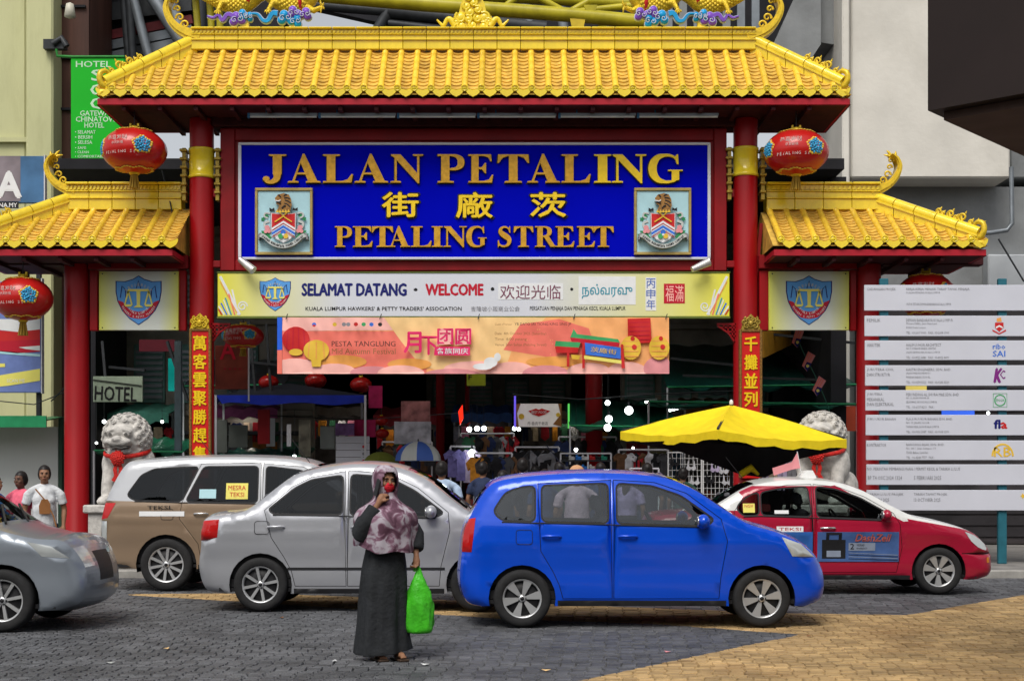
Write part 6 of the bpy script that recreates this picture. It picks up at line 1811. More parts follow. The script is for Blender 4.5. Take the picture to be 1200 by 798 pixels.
# ---- blue hatchback in the nearest lane
BX = XZ(538, 0, 14.25)[0]
M_bluep = paint('blue_paint', (0.002, 0.07, 0.62), .25, .1)
bprof = [(.22, .20, .06), (.07, .25, .10), (.0, .46, .12), (.02, .72, .10), (.04, .92, .09), (.10, 1.08, .08), (.25, 1.34, .08), (.42, 1.45, .08), (.9, 1.505, .08), (1.45, 1.52, .08), (1.95, 1.485, .08), (2.28, 1.38, .07), (2.62, 1.16, .06), (2.85, 1.02, .06), (3.15, .93, .10), (3.40, .82, .15), (3.56, .68, .2), (3.64, .48, .2), (3.60, .28, .12), (3.42, .20, .06)]
blue = car('blue_car', 'bright blue hatchback crossing in front of the red taxi', 'car', (BX, 14.25 + .81, 0.03), dict(
    L=3.64, W=1.62, belt=.98, prof=bprof, wr=.285, wx=(.62, 2.98), sill=.21, paint=M_bluep, glass=M_glassl, spokes=6, style='fan', tumble=.24,
    windows=[[(.34, 1.14), (.46, 1.32), (.60, 1.37), (.74, 1.385), (.74, 1.05), (.42, 1.06)], [(.82, 1.39), (1.46, 1.41), (1.46, 1.035), (.82, 1.05)], [(1.56, 1.41), (1.90, 1.385), (2.18, 1.29), (2.50, 1.06), (2.44, 1.01), (1.56, 1.03)]],
    doors=[[(.92, .55), (.80, .75), (.77, 1.42), (1.50, 1.455), (1.51, .28), (1.02, .28), (.98, .42)], [(1.52, 1.455), (1.93, 1.43), (2.24, 1.325), (2.58, 1.07), (2.64, .85), (2.58, .5), (2.56, .28), (1.52, .28)]],
    patches=[('tail_light', [(.02, 1.05), (.16, 1.08), (.12, .74), (.02, .74)], M_lampred), ('headlight', [(3.18, .89), (3.38, .82), (3.52, .69), (3.28, .70)], M_lampw)],
    top_glass=[(.07, .27, 1.06), (2.08, 2.74, .95)], lamp_z=(.58, .80), tail_z=(.74, 1.02), mirror=(2.38, 1.0), mirror_mat=M_bluep, handle_mat=M_bluep, wiper=((2.80, 1.06), (2.6, 1.2)), dash=2.2, seats=(.85, 1.65)))
# ---- grey saloon entering at the left edge
gx = XZ(92, 0, 13.8)[0] - 3.86
M_gry = paint('blue_grey_paint', (0.24, 0.27, 0.31), .3, .3)
gp = [(x * 1.0, z * .90 if z > .9 else z, r) for x, z, r in sprof]
grey = car('grey_car', 'blue grey car nosing into the street at the left edge', 'car', (gx, 13.8 + .84, 0.03), dict(
    L=3.86, W=1.68, belt=.96, prof=gp, wr=.30, wx=(.72, 3.12), sill=.20, paint=M_gry, glass=M_glassd, spokes=8, style='thin', tumble=.26,
    windows=[[(.86, 1.04), (1.10, 1.20), (1.28, 1.29), (1.62, 1.34), (1.62, 1.00), (.86, 1.0)], [(1.72, 1.35), (2.12, 1.32), (2.42, 1.18), (2.70, 1.0), (2.66, .975), (1.72, .99)]],
    doors=[[(.98, .60), (.84, .82), (.80, 1.0), (1.06, 1.24), (1.27, 1.33), (1.66, 1.40), (1.67, .28), (1.10, .28), (1.06, .45)], [(1.68, 1.40), (2.14, 1.37), (2.46, 1.22), (2.80, 1.0), (2.82, .9), (2.72, .5), (2.70, .28), (1.68, .28)]],
    patches=[('headlight', [(3.36, .86), (3.58, .82), (3.74, .70), (3.50, .72)], M_lampw)],
    top_glass=[(.66, 1.12, 1.02), (2.34, 3.0, .93)], lamp_z=(.60, .80), tail_z=(.78, .9), mirror=(2.60, 1.0), mirror_mat=M_gry, handle_mat=M_gry, wiper=((3.05, 1.03), (2.8, 1.2)), dash=2.45, seats=(1.0, 1.85)))
# ================================================================ LIONS AND PEOPLE
def fuse(mb, voxel=.015, smooth=4, factor=.6):
    """melt closed shapes into one continuous surface"""
    me = mesh_of('tmp', mb, M_black)
    o = bpy.data.objects.new('tmp', me); col.objects.link(o)
    r_ = o.modifiers.new('r', 'REMESH'); r_.mode = 'VOXEL'; r_.voxel_size = voxel; r_.use_smooth_shade = True
    s_ = o.modifiers.new('s', 'SMOOTH'); s_.iterations = smooth; s_.factor = factor
    dg = bpy.context.evaluated_depsgraph_get()
    ev = o.evaluated_get(dg); m2 = bpy.data.meshes.new_from_object(ev)
    out = MB(); out.v = [v.co.copy() for v in m2.vertices]; out.f = [list(p.vertices) for p in m2.polygons]; out.m = [0] * len(out.f); out.s = [True] * len(out.f)
    bpy.data.objects.remove(o); bpy.data.meshes.remove(me); bpy.data.meshes.remove(m2)
    return out

M_stone = mat('granite', (0.50, 0.48, 0.45), .85, var=.22, scale=14, bump=.5, bscale=70, dirt=.35, dcol=(.24, .23, .22))
def lion(px, Y, ztop, rz, label):
    loc = Vector(((px - 600) * Y / 1700, Y, .12))
    t = thing('stone_lion', label, 'lion statue', loc, rz, 'stone lions by the gateway')
    H = ztop - .12; b = 1.0     # pedestal height above the pavement
    m = MB()
    m.ell((0, .10, b + .55), (.33, .36, .50), 18, 12); m.ell((0, -.10, b + .78), (.36, .27, .34), 18, 12)      # trunk, chest
    for s in (-1, 1):
        m.ell((s * .27, -.06, b + .62), (.17, .20, .28), 12, 10); m.ell((s * .34, .22, b + .26), (.17, .30, .26), 12, 10)
        m.tube([(s * .26, -.14, b + .62), (s * .27, -.26, b + .30), (s * .26, -.30, b + .06)], [.13, .10, .10], 12)
        m.ell((s * .26, -.36, b + .06), (.12, .17, .08), 12, 8); m.ell((s * .36, -.08, b + .05), (.12, .20, .07), 10, 8)
        for q in (-.05, 0, .05): m.ell((s * .26 + q, -.50, b + .04), (.035, .06, .045), 8, 6)
    hz = H - .40
    m.ell((0, -.16, hz), (.31, .30, .33), 20, 14)
    m.ell((0, -.34, hz + .12), (.22, .15, .13), 14, 10)                            # brow
    m.ell((0, -.44, hz - .06), (.21, .14, .08), 14, 10); m.ell((0, -.40, hz - .20), (.18, .13, .06), 14, 10)   # muzzle, jaw
    m.ell((0, -.55, hz + .00), (.085, .06, .055), 10, 8)
    for s in (-1, 1):
        m.ell((s * .13, -.45, hz + .07), (.065, .05, .045), 10, 8); m.ell((s * .13, -.46, hz + .135), (.10, .05, .03), 10, 6, rot=Matrix.Rotation(s * .35, 3, 'Y'))
        m.ell((s * .14, -.50, hz - .04), (.08, .06, .05), 10, 8); m.ell((s * .06, -.555, hz - .02), (.03, .03, .03), 8, 6)
        m.ell((s * .30, -.16, hz + .16), (.05, .08, .10), 8, 6)
    # snail curls of the mane
    k = 150
    for i in range(k):
        z = 1 - 2 * (i + .5) / k; r_ = math.sqrt(1 - z * z); a = i * 2.39996
        v = Vector((r_ * math.cos(a), r_ * math.sin(a), z))
        if v.y < -.30 and abs(v.x) < .62 and v.z < .62: continue
        if v.z < -.72: continue
        c = Vector((v.x * .335, -.13 + v.y * .31, hz + .03 + v.z * .34)); m.ell(c, .062, 8, 6)
    fm = fuse(m, .016, 3, .5)
    part('body', fm, M_stone, t, world=False)
    m = MB()
    for i in range(k):
        z = 1 - 2 * (i + .5) / k; r_ = math.sqrt(1 - z * z); a = i * 2.39996
        v = Vector((r_ * math.cos(a), r_ * math.sin(a), z))
        if (v.y < -.30 and abs(v.x) < .62 and v.z < .62) or v.z < -.72: continue
        c = Vector((v.x * .335, -.13 + v.y * .31, hz + .03 + v.z * .34)); u = v.orthogonal().normalized(); w = v.cross(u)
        pts = [c + v * (.052 + .012 * q / 10) + (u * math.cos(q * .9) + w * math.sin(q * .9)) * (.042 * (1 - q / 11)) for q in range(10)]
        m.tube(pts, .011, 5)
    part('mane_curls', m, M_stone, t, world=False, kind='stuff')
    m = MB(); m.ribbon([(-.17, hz - .125), (-.08, hz - .145), (0, hz - .13), (.08, hz - .145), (.17, hz - .125)], .018, -.565, -.40); part('mouth_line', m, mat('carved_shadow', (.10, .095, .09), .9), t, world=False)
    for s in (-1, 1):
        m = MB(); m.lathe([(.028, -.006), (.030, .0), (.022, .008)], (s * .13, -.50, hz + .07), 'Y', 10); part('eye', m, MATS['carved_shadow'], t, world=False)
    m = MB(); m.box(-.50, .50, -.62, .62, 0, .12, bev=.02); m.box(-.46, .46, -.58, .58, .121, .86, bev=.015); m.box(-.52, .52, -.64, .64, .861, .99, bev=.02)
    part('pedestal', m, M_stone, t, world=False)
    # carved strap over the back
    rb = thing('red_ribbon', 'red ribbon with a rosette tied round the neck of the %s stone lion' % ('left' if px < 600 else 'right'), 'ribbon', loc + Vector((0, 0, hz - .35)), rz, 'ribbons on the stone lions')
    m = MB(); zc = .07
    pts = [(.36 * math.sin(a), -.13 - .34 * math.cos(a), zc + .09 * (1 - math.cos(a)) ) for a in [i * math.pi / 12 for i in range(25)]]
    m.tube(pts, .035, 6, caps=False, flat=.5); part('band', m, mat('red_silk', (.50, .02, .015), .5, var=.3, scale=30), rb, world=False)
    m = MB()
    for i in range(46):
        a = i * 2.4; r_ = .115 * math.sqrt(i / 46)
        m.ell((r_ * math.cos(a), -.50 - .05 * (1 - i / 46), zc - .02 + r_ * math.sin(a)), (.026, .028, .026), 6, 4)
    part('rosette', m, MATS['red_silk'], rb, world=False)
    m = MB()
    for s in (-1, 1): m.ribbon([(s * .02, zc - .1), (s * .05, zc - .2), (s * .03, zc - .3), (s * .08, zc - .38)], .06, -.50, -.485)
    part('tail', m, MATS['red_silk'], rb, world=False)
lion(153, 23.2, XZ(0, 486, 23.2)[1], R(-8), 'grey stone lion on a pedestal facing the street behind the people carrier')
lion(965, 23.2, XZ(0, 484, 23.2)[1], R(-24), 'pale stone lion turned to the left beside the white project boards')

M_skin = mat('skin_brown', (0.26, 0.13, 0.075), .55, var=.08, scale=10)
M_skin2 = mat('skin_dark', (0.12, 0.06, 0.04), .55, var=.08, scale=10)
M_hair = mat('black_hair', (0.012, 0.010, 0.010), .45, var=.3, scale=40)
M_eyew = mat('eye_white', (.32, .29, .27), .3)
def hand(m, wrist, d, side, curl=.5, nrm=None):
    """palm with four fingers of different length and a thumb; d points along the hand"""
    d = Vector(d).normalized(); nrm = Vector(nrm or (0, -1, 0)); u = d.cross(nrm).normalized(); n_ = u.cross(d).normalized()
    w = Vector(wrist)
    m.ell(w + d * .045, (.034, .022, .034), 10, 8)
    m.tube([w - d * .01, w + d * .04, w + d * .085], [.024, .034, .032], 10)
    for k, (o, L_) in enumerate(((-.030, .060), (-.010, .072), (.010, .078), (.029, .070))):
        b = w + d * .08 + u * o * side
        c1 = b + (d * math.cos(curl) + n_ * math.sin(curl)) * L_ * .5
        c2 = c1 + (d * math.cos(curl * 2.2) + n_ * math.sin(curl * 2.2)) * L_ * .32
        c3 = c2 + (d * math.cos(curl * 3.2) + n_ * math.sin(curl * 3.2)) * L_ * .24
        m.tube([b - d * .02, b, c1, c2, c3], [.011, .0105, .0095, .0085, .006], 7)
    t0 = w + d * .025 + u * .03 * side
    m.tube([t0 - u * .02 * side, t0 + (u * side + d * .8).normalized() * .03, t0 + (u * side * .6 + d + n_ * .4).normalized() * .062], [.015, .012, .009], 7)

def person(label, loc, rz, top, bottom, hair=None, skin=None, sh=.19, arms=None, sleeve='short', style='short', cap=None, vox=.016, scale=1.0, hairlen=.1, group='people at the market', lean=0.0, belly=1.0, extra=None):
    skin = skin or M_skin; hair = hair or M_hair
    t = thing('person', label, 'person', loc, rz, group)
    t.scale = (scale,) * 3
    A = arms or {}
    la = A.get('l', [(-sh, 0, 1.33), (-sh - .06, .03, 1.08), (-sh - .05, -.06, .86)]); ra = A.get('r', [(sh, 0, 1.33), (sh + .06, .03, 1.08), (sh + .05, -.06, .86)])
    m = MB()
    m.tube([(0, .01, .88), (0, .015, 1.0), (0, .01, 1.15), (0, .01, 1.30), (0, .015, 1.35)], [.115, .10, .105, .105, .07], 14)
    m.tube([(0, .02, 1.34), (0, .012, 1.44), (0, 0, 1.50)], [.06, .052, .05], 12)
    m.tube([(-sh + .03, .01, 1.32), (0, .015, 1.35), (sh - .03, .01, 1.32)], [.036, .050, .036], 10)
    # head
    m.ell((0, .005, 1.565), (.075, .093, .105), 18, 14); m.ell((0, -.03, 1.50), (.055, .062, .062), 14, 10); m.ell((0, -.062, 1.462), (.025, .022, .018), 8, 6)
    m.tube([(0, -.083, 1.575), (0, -.102, 1.535), (0, -.100, 1.525)], [.009, .013, .010], 7)
    for s in (-1, 1):
        m.ell((s * .028, -.085, 1.583), (.022, .012, .010), 8, 6); m.ell((s * .038, -.066, 1.53), (.024, .024, .024), 8, 6); m.ell((s * .076, .01, 1.55), (.010, .020, .030), 8, 6)
    m.ell((0, -.090, 1.497), (.022, .010, .007), 8, 6)
    for arm, s in ((la, -1), (ra, 1)):
        p = [Vector(q) for q in arm]
        m.tube([p[0], p[0].lerp(p[1], .5), p[1], p[1].lerp(p[2], .4), p[2]], [.034, .044, .037, .036, .024], 10)
        hd = (p[2] - p[1]).normalized(); hand(m, p[2], A.get('hd_l' if s < 0 else 'hd_r', hd), s, A.get('curl', .5), A.get('n_l' if s < 0 else 'n_r', (0, -1, 0)))
    for s in (-1, 1):
        m.tube([(s * .085, .01, .90), (s * .09, 0, .68), (s * .085, 0, .46), (s * .085, .02, .28), (s * .085, .03, .09)], [.085, .078, .055, .052, .036], 10)
        m.ell((s * .09, -.04, .045), (.042, .11, .035), 10, 8)
        for q in range(5): m.ell((s * (.065 + .012 * q), -.14 + .004 * q, .03), (.008, .02, .012), 6, 4)
    part('body', fuse(m, vox * .62, 3, .5), skin, t, world=False)
    for s in (-1, 1):
        m = MB(); m.ell((s * .029, -.0815, 1.562), (.012, .008, .0045), 8, 6); e = part('eye', m, M_eyew, t, world=False)
        m = MB(); m.ell((s * .029, -.0860, 1.562), (.0058, .0045, .0050), 6, 5); part('iris', m, M_hair, e, world=False)
        m = MB(); m.tube([(s * .014, -.0955, 1.578), (s * .030, -.0975, 1.584), (s * .046, -.087, 1.577)], .0035, 5); part('eyebrow', m, M_hair, t, world=False)
    m = MB(); m.ell((0, -.0965, 1.498), (.021, .006, .006), 8, 6); part('lips', m, mat('lips', (.22, .06, .05), .4), t, world=False)
    # upper garment
    m = MB()
    b_ = belly
    m.tube([(0, .01, .84), (0, .01, .95), (0, -.005, 1.08), (0, .005, 1.22), (0, .01, 1.33), (0, .012, 1.385)], [.158 * b_, .152 * b_, .150 * b_, .152, .12, .075], 16)
    m.tube([(-sh + .015, .01, 1.328), (-sh * .5, .012, 1.358), (0, .012, 1.378), (sh * .5, .012, 1.358), (sh - .015, .01, 1.328)], [.046, .060, .072, .060, .046], 10)
    m.ell((0, .0, 1.18), (.155, .125, .18), 14, 10)
    if style in ('hijab', 'long', 'bun'):
        for s in (-1, 1): m.ell((s * .075, -.075, 1.20), (.075, .07, .075), 10, 8)
    for arm in (la, ra):
        p = [Vector(q) for q in arm]
        if sleeve == 'short': m.tube([p[0] + Vector((-.02 if p[0].x > 0 else .02, 0, -.005)), p[0].lerp(p[1], .2), p[0].lerp(p[1], .45), p[0].lerp(p[1], .72)], [.050, .062, .061, .064], 10)
        elif sleeve == 'long': m.tube([p[0], p[0].lerp(p[1], .5), p[1], p[1].lerp(p[2], .5), p[1].lerp(p[2], .92)], [.068, .064, .060, .054, .050], 10)
    part('shirt', fuse(m, vox * .8, 5, .5), top, t, world=False)
    # lower garment
    m = MB()
    if bottom[0] == 'trousers':
        m.ell((0, .015, .88), (.16, .13, .12), 14, 10)
        for s in (-1, 1): m.tube([(s * .08, .012, .88), (s * .095, 0, .66), (s * .095, .01, .44), (s * .095, .02, .12)], [.105, .092, .075, .066], 12)
    else:
        m.lathe([(0, .10), (.24, .10), (.22, .4), (.18, .8), (.15, 1.0), (0, 1.02)], (0, .01, 0), n=20)
    part(bottom[0], fuse(m, vox, 4, .5), bottom[1], t, world=False)
    # shoes
    for s in (-1, 1):
        m = MB(); m.box(s * .09 - .045, s * .09 + .045, -.16, .08, -.0, .028, bev=.008); m.tube([(s * .09 - .045, -.06, .03), (s * .09, -.07, .075), (s * .09 + .045, -.06, .03)], .010, 6); part('sandal', m, mat('dark_sandal', (.05, .03, .02), .6), t, world=False)
    if style != 'hijab':
        m = MB()
        m.ell((0, .018, 1.592), (.086, .100, .098), 16, 12)
        for s in (-1, 1): m.ell((s * .052, .03, 1.56), (.038, .07, .08), 10, 8)
        m.ell((0, .065, 1.54), (.07, .05, .08), 12, 8)
        if style == 'long': m.tube([(0, .07, 1.54), (0, .10, 1.42), (.02, .10, 1.25)], [.07, .065, .03], 10)
        if style == 'bun': m.ell((0, .12, 1.56), .045, 10, 8); m.tube([(0, .10, 1.53), (.03, .11, 1.45), (.05, .08, 1.36)], [.03, .025, .01], 8)
        # keep the face clear
        fm = fuse(m, .011, 3, .5)
        keep = [i for i, f in enumerate(fm.f) if not (sum(fm.v[j].y for j in f) / len(f) < -.045 and sum(fm.v[j].z for j in f) / len(f) < 1.625)]
        fm.f = [fm.f[i] for i in keep]; fm.m = [0] * len(fm.f); fm.s = [True] * len(fm.f)
        part('hair', fm, hair, t, world=False)
    if cap:
        m = MB(); m.ell((0, .015, 1.61), (.098, .112, .085), 16, 10); fm = m
        fm.f = [f for f in fm.f if sum(fm.v[j].z for j in f) / len(f) > 1.60]; fm.m = [0] * len(fm.f); fm.s = [True] * len(fm.f)
        fm.box(-.06, .06, -.17, -.08, 1.60, 1.612); part('cap', fm, cap, t, world=False)
    return t

def at(px, Y, z=None):
    z = z if z is not None else (.12 if Y > 22 else .02)
    return Vector(((px - 600) * Y / 1700, Y, z))
cloth_ = lambda n, c, **k: mat('cloth_' + n, c, .85, var=.18, scale=12, bump=.4, bscale=25, **k)
M_jean = cloth_('navy', (.02, .03, .07)); M_dkt = cloth_('black', (.015, .015, .018))
# left group at the white wall
Yp = 19.7
person('woman in a white tee shirt with a brown print beside the red column', at(52, Yp), R(16), cloth_('white', (.60, .62, .64)), ('trousers', M_jean), style='bun', belly=1.08, sh=.20, scale=(1.45 + (566 - 546) * Yp / 1700) / 1.69)
tee = [o for o in col.objects if o.name.startswith('person')][-1]
m = MB(); m.flat([(-.06, 1.02), (.08, 1.02), (.085, 1.15), (.05, 1.22), (-.03, 1.22), (-.065, 1.13)], -.178); part('printed_picture', m, P_['brown'], tee, world=False)
m = MB(); m.ribbon([(-.11, 1.36), (.02, 1.2), (.12, 1.0), (.16, .85)], .018, -.19, -.183); part('bag_strap', m, P_['brown'], tee, world=False)
person('woman in a pink top looking down beside the woman in white', at(24, Yp + .1), R(-18), cloth_('pink', (.72, .13, .20)), ('trousers', M_dkt), style='short', skin=M_skin2, scale=(1.45 + (566 - 553) * Yp / 1700) / 1.69)
person('person in a bright blue top, leftmost of the group by the wall', at(-5, Yp - .1), R(70), cloth_('blue', (.02, .11, .55)), ('trousers', M_jean), style='short', scale=(1.45 + (566 - 558) * Yp / 1700) / 1.69)
# shoppers behind the cars, most with their backs to the street
person('man in a light blue shirt seen from behind beyond the silver car', at(518, 21.3), R(170), cloth_('light_blue', (.36, .46, .62)), ('trousers', M_jean), sh=.21, belly=1.1, scale=(1.45 + (566 - 541) * 21.3 / 1700) / 1.69)
person('person in a pale pink patterned shirt and tan cap, back to the street', at(676, 18.2), R(175), cloth_('pale_pink', (.55, .40, .50)), ('trousers', M_jean), cap=mat('tan_cap', (.55, .30, .16), .8), belly=1.1, sh=.21, scale=(1.45 + (566 - 546) * 18.2 / 1700) / 1.70)
person('man in a black shirt standing just behind the tan cap', at(673, 25.8), R(190), M_dkt, ('trousers', M_dkt), scale=.98)
person('shopper in dark clothes at the clothes rack, left of the tan cap', at(590, 21.2), R(150), M_dkt, ('trousers', M_jean), scale=.96)
person('shopper in a navy shirt between the rack and the tan cap', at(638, 21.0), R(200), cloth_('ink', (.02, .04, .12)), ('trousers', M_dkt), scale=.97)
person('woman with brown hair in a lilac top near the yellow parasol', at(735, 21.3), R(165), cloth_('lilac', (.36, .28, .50)), ('skirt', M_dkt), hair=mat('brown_hair', (.05, .022, .012), .5), style='long', scale=.97)
person('shopper in a dark green shirt under the yellow parasol', at(800, 24.8), R(185), cloth_('dark_green', (.03, .07, .05)), ('trousers', M_jean), scale=.95)

for (px, Y, rz, c_, lb) in ((566, 23.4, 160, 'navy', 'shopper in navy between the round bulb and the blue car'), (612, 23.0, 185, 'black', 'shopper in black just left of the lips sign'), (655, 23.6, 200, 'dark_green', 'shopper in dark green below the lips sign'), (704, 23.2, 170, 'ink', 'shopper in dark ink blue right of the tan cap'), (758, 23.4, 190, 'black', 'shopper in black left of the wire grids'), (628, 26.2, 150, 'dull_red', 'shopper in dull red near the shoe shelves')):
    person(lb, at(px, Y), R(rz), cloth_(c_, {'dull_red': (.25, .03, .03)}.get(c_, (.05, .05, .06))), ('trousers', M_jean), scale=rnd.uniform(.98, 1.04), vox=.022, style='short')

# ---------------------------------------------------------------- the woman with the phone
Yw = 11.75; wl_ = Vector(((452 - 600) * Yw / 1700, Yw, .026))
w = thing('person', 'woman in a black robe and violet headscarf phoning, red mask on her face', 'person', wl_, R(28))
w.scale = (.925,) * 3
m = MB()
# head, neck and trunk
m.ell((0, .005, 1.565), (.075, .093, .105), 20, 16); m.ell((0, -.03, 1.50), (.055, .062, .062), 14, 10); m.tube([(0, .02, 1.32), (0, .012, 1.44), (0, 0, 1.50)], [.06, .052, .05], 12)
m.tube([(0, -.083, 1.575), (0, -.102, 1.535), (0, -.100, 1.525)], [.009, .013, .010], 7)
for s in (-1, 1): m.ell((s * .028, -.085, 1.583), (.022, .012, .010), 8, 6); m.ell((s * .038, -.066, 1.53), (.024, .024, .024), 8, 6)
m.tube([(0, .01, .86), (0, .015, 1.0), (0, .01, 1.15), (0, .01, 1.32)], [.13, .115, .125, .12], 14); m.tube([(-.15, .01, 1.31), (0, .015, 1.35), (.15, .01, 1.31)], [.04, .055, .04], 10)
rs, re, rw = Vector((-.16, 0, 1.29)), Vector((-.27, -.07, 1.10)), Vector((-.125, -.135, 1.365))      # phone arm
ls_, le, lw = Vector((.16, 0, 1.29)), Vector((.26, -.04, 1.08)), Vector((.235, -.13, .90))           # bag arm
for p in ((rs, re, rw), (ls_, le, lw)): m.tube([p[0], p[0].lerp(p[1], .5), p[1], p[1].lerp(p[2], .4), p[2]], [.048, .044, .038, .035, .024], 10)
hand(m, rw, (rw - re).normalized() + Vector((.25, .3, .25)), -1, .75, (.75, .45, -.2))
hand(m, lw, (0, -.05, -1), 1, .95, (-1, 0, 0))
for s in (-1, 1):
    m.tube([(s * .085, .01, .88), (s * .09, 0, .46), (s * .08 + .0, .01 - (.04 if s > 0 else -.03), .08)], [.085, .055, .035], 10)
    fy = -.09 if s > 0 else -.02
    m.ell((s * .08, fy - .02, .045), (.040, .105, .033), 10, 8)
    for q in range(5): m.ell((s * (.055 + .013 * q), fy - .125 + .005 * q * 1.0, .030), (.008, .022, .012), 6, 4)
part('body', fuse(m, .0075, 3, .5), M_skin, w, world=False)
for s in (-1, 1):
    m = MB(); m.ell((s * .029, -.0815, 1.562), (.012, .008, .0045), 10, 8); e = part('eye', m, M_eyew, w, world=False)
    m = MB(); m.ell((s * .029, -.0860, 1.562), (.0058, .0045, .0050), 8, 6); part('iris', m, M_hair, e, world=False)
    m = MB(); m.tube([(s * .014, -.0955, 1.578), (s * .030, -.0975, 1.584), (s * .046, -.087, 1.577)], .0035, 5); part('eyebrow', m, M_hair, w, world=False)
m = MB(); m.ell((0, -.030, 1.508), (.066, .072, .056), 18, 12); m.ell((0, -.088, 1.528), (.020, .018, .026), 8, 6); m.ell((0, -.062, 1.475), (.036, .03, .026), 8, 6); fm = fuse(m, .007, 3, .5)
fm.f = [f for f in fm.f if sum(fm.v[j].y for j in f) / len(f) < -.02]; fm.m = [0] * len(fm.f); fm.s = [True] * len(fm.f)
part('face_mask', fm, mat('red_mask', (.55, .015, .03), .7, var=.1), w, world=False)
m = MB()
for k in range(3): m.tube([(-.06, -.062, 1.49 + .018 * k), (0, -.118 + .006 * abs(k - 1), 1.492 + .018 * k), (.06, -.062, 1.49 + .018 * k)], .002, 4)
part('mask_pleats', m, MATS['red_mask'], w, world=False)
# scarf: hood round the face and a drape over shoulders and chest
def hood():
    vs, fs = [], []
    N, K = 48, 30
    prof = [(0.0, 1.700), (.045, 1.697), (.078, 1.68), (.100, 1.65), (.112, 1.61), (.116, 1.56), (.113, 1.51), (.105, 1.46), (.105, 1.42), (.135, 1.38), (.185, 1.345), (.235, 1.315), (.272, 1.26), (.282, 1.18), (.282, 1.10), (.280, 1.05), (.274, 1.005)]
    P = spline([(a, b, 0) for a, b in prof], 3)
    for i, p in enumerate(P):
        for j in range(N):
            a = 2 * math.pi * j / N
            low = max(0, min(1, (1.40 - p.y) / .25))
            r_ = p.x * (1 + low * (.05 * math.sin(a * 7 + p.y * 9) + .035 * math.sin(a * 13 - p.y * 14)))
            sx, sy = 1.0, 1.12 - .28 * low
            z = p.y
            if low > 0: z -= low * (.07 * max(0, -math.sin(a)) + .015 * math.sin(a * 5))
            vs.append(Vector((r_ * sx * math.cos(a), .01 + r_ * sy * math.sin(a), z)))
    n = len(P)
    for i in range(n - 1):
        for j in range(N):
            q = [i * N + j, (i + 1) * N + j, (i + 1) * N + (j + 1) % N, i * N + (j + 1) % N]
            c = sum((vs[k] for k in q), Vector()) / 4
            if c.y < -.055 and 1.455 < c.z < 1.635 and abs(c.x) < .066 * math.sqrt(max(0, 1 - ((c.z - 1.55) / .10) ** 2)) + .002: continue
            fs.append(q)
    m = MB(); m.add(vs, fs, 0, True); m.add([v * 1 + Vector((0, 0, .0)) - Vector((v.x, v.y, 0)).normalized() * .006 for v in vs], [f[::-1] for f in fs], 0, True)
    return m
M_scarf = bpy.data.materials.new('violet_scarf_print'); M_scarf.use_nodes = True
_n, _l = M_scarf.node_tree.nodes, M_scarf.node_tree.links
_b = _n['Principled BSDF']; _b.inputs['Roughness'].default_value = .75
_t = _n.new('ShaderNodeTexCoord'); _z = _n.new('ShaderNodeTexNoise'); _z.inputs['Scale'].default_value = 9; _z.inputs['Detail'].default_value = 3; _z.inputs['Distortion'].default_value = 1.2
_r = _n.new('ShaderNodeValToRGB'); _r.color_ramp.elements[0].color = (.085, .03, .055, 1); _r.color_ramp.elements[0].position = .40; _r.color_ramp.elements[1].color = (.40, .36, .41, 1); _r.color_ramp.elements[1].position = .60
_e = _r.color_ramp.elements.new(.5); _e.color = (.20, .10, .15, 1)
_l.new(_t.outputs['Object'], _z.inputs['Vector']); _l.new(_z.outputs['Fac'], _r.inputs[0]); _l.new(_r.outputs[0], _b.inputs['Base Color'])
part('headscarf', hood(), M_scarf, w, world=False)
# robe
vs, fs = [], []; N = 56
prof = spline([(.13, 1.34, 0), (.165, 1.25, 0), (.175, 1.1, 0), (.172, .98, 0), (.20, .8, 0), (.215, .55, 0), (.225, .3, 0), (.25, .10, 0), (.246, .085, 0)], 4)
for p in prof:
    low = max(0, min(1, (1.0 - p.y) / .8))
    for j in range(N):
        a = 2 * math.pi * j / N
        r_ = p.x * (1 + low * (.085 * math.sin(a * 7 + p.y * 1.5) + .05 * math.sin(a * 12 + 1 - p.y * 2.2) + .02 * math.sin(a * 19 + p.y * 5)))
        vs.append(Vector((r_ * math.cos(a) - .02 * low, .01 + r_ * .80 * math.sin(a), p.y + (.035 * math.cos(a - .6) * low if p.y < .3 else 0))))
for i in range(len(prof) - 1):
    for j in range(N): fs.append((i * N + j, (i + 1) * N + j, (i + 1) * N + (j + 1) % N, i * N + (j + 1) % N))
m = MB(); m.add(vs, fs, 0, True); m.add([v - Vector((v.x, v.y, 0)).normalized() * .01 for v in vs], [f[::-1] for f in fs], 0, True)
M_robe = mat('black_robe', (.018, .020, .023), .8, var=.3, scale=8, bump=.4, bscale=30)
part('robe', m, M_robe, w, world=False)
m = MB()
for p, f_ in (((rs, re, rw), .86), ((ls_, le, lw), .72)):
    m.tube([p[0] + Vector((0, .0, .0)), p[0].lerp(p[1], .5), p[1], p[1].lerp(p[2], .45), p[1].lerp(p[2], f_)], [.072, .082, .088, .080, .070], 12)
part('sleeves', fuse(m, .012, 5, .5), M_robe, w, world=False)
for s in (-1, 1):
    fy = -.09 if s > 0 else -.02
    m = MB(); m.box(s * .08 - .045, s * .08 + .045, fy - .145, fy + .09, -.004, .018, bev=.006); m.tube([(s * .08 - .044, fy - .05, .02), (s * .08, fy - .06, .078), (s * .08 + .044, fy - .05, .02)], .011, 6); part('sandal', m, mat('dark_sandal', (.05, .03, .02)), w, world=False)
ph = thing('phone', 'dark phone held to the ear of the woman in the robe', 'phone', wl_, R(28)); ph.scale = (.925,) * 3
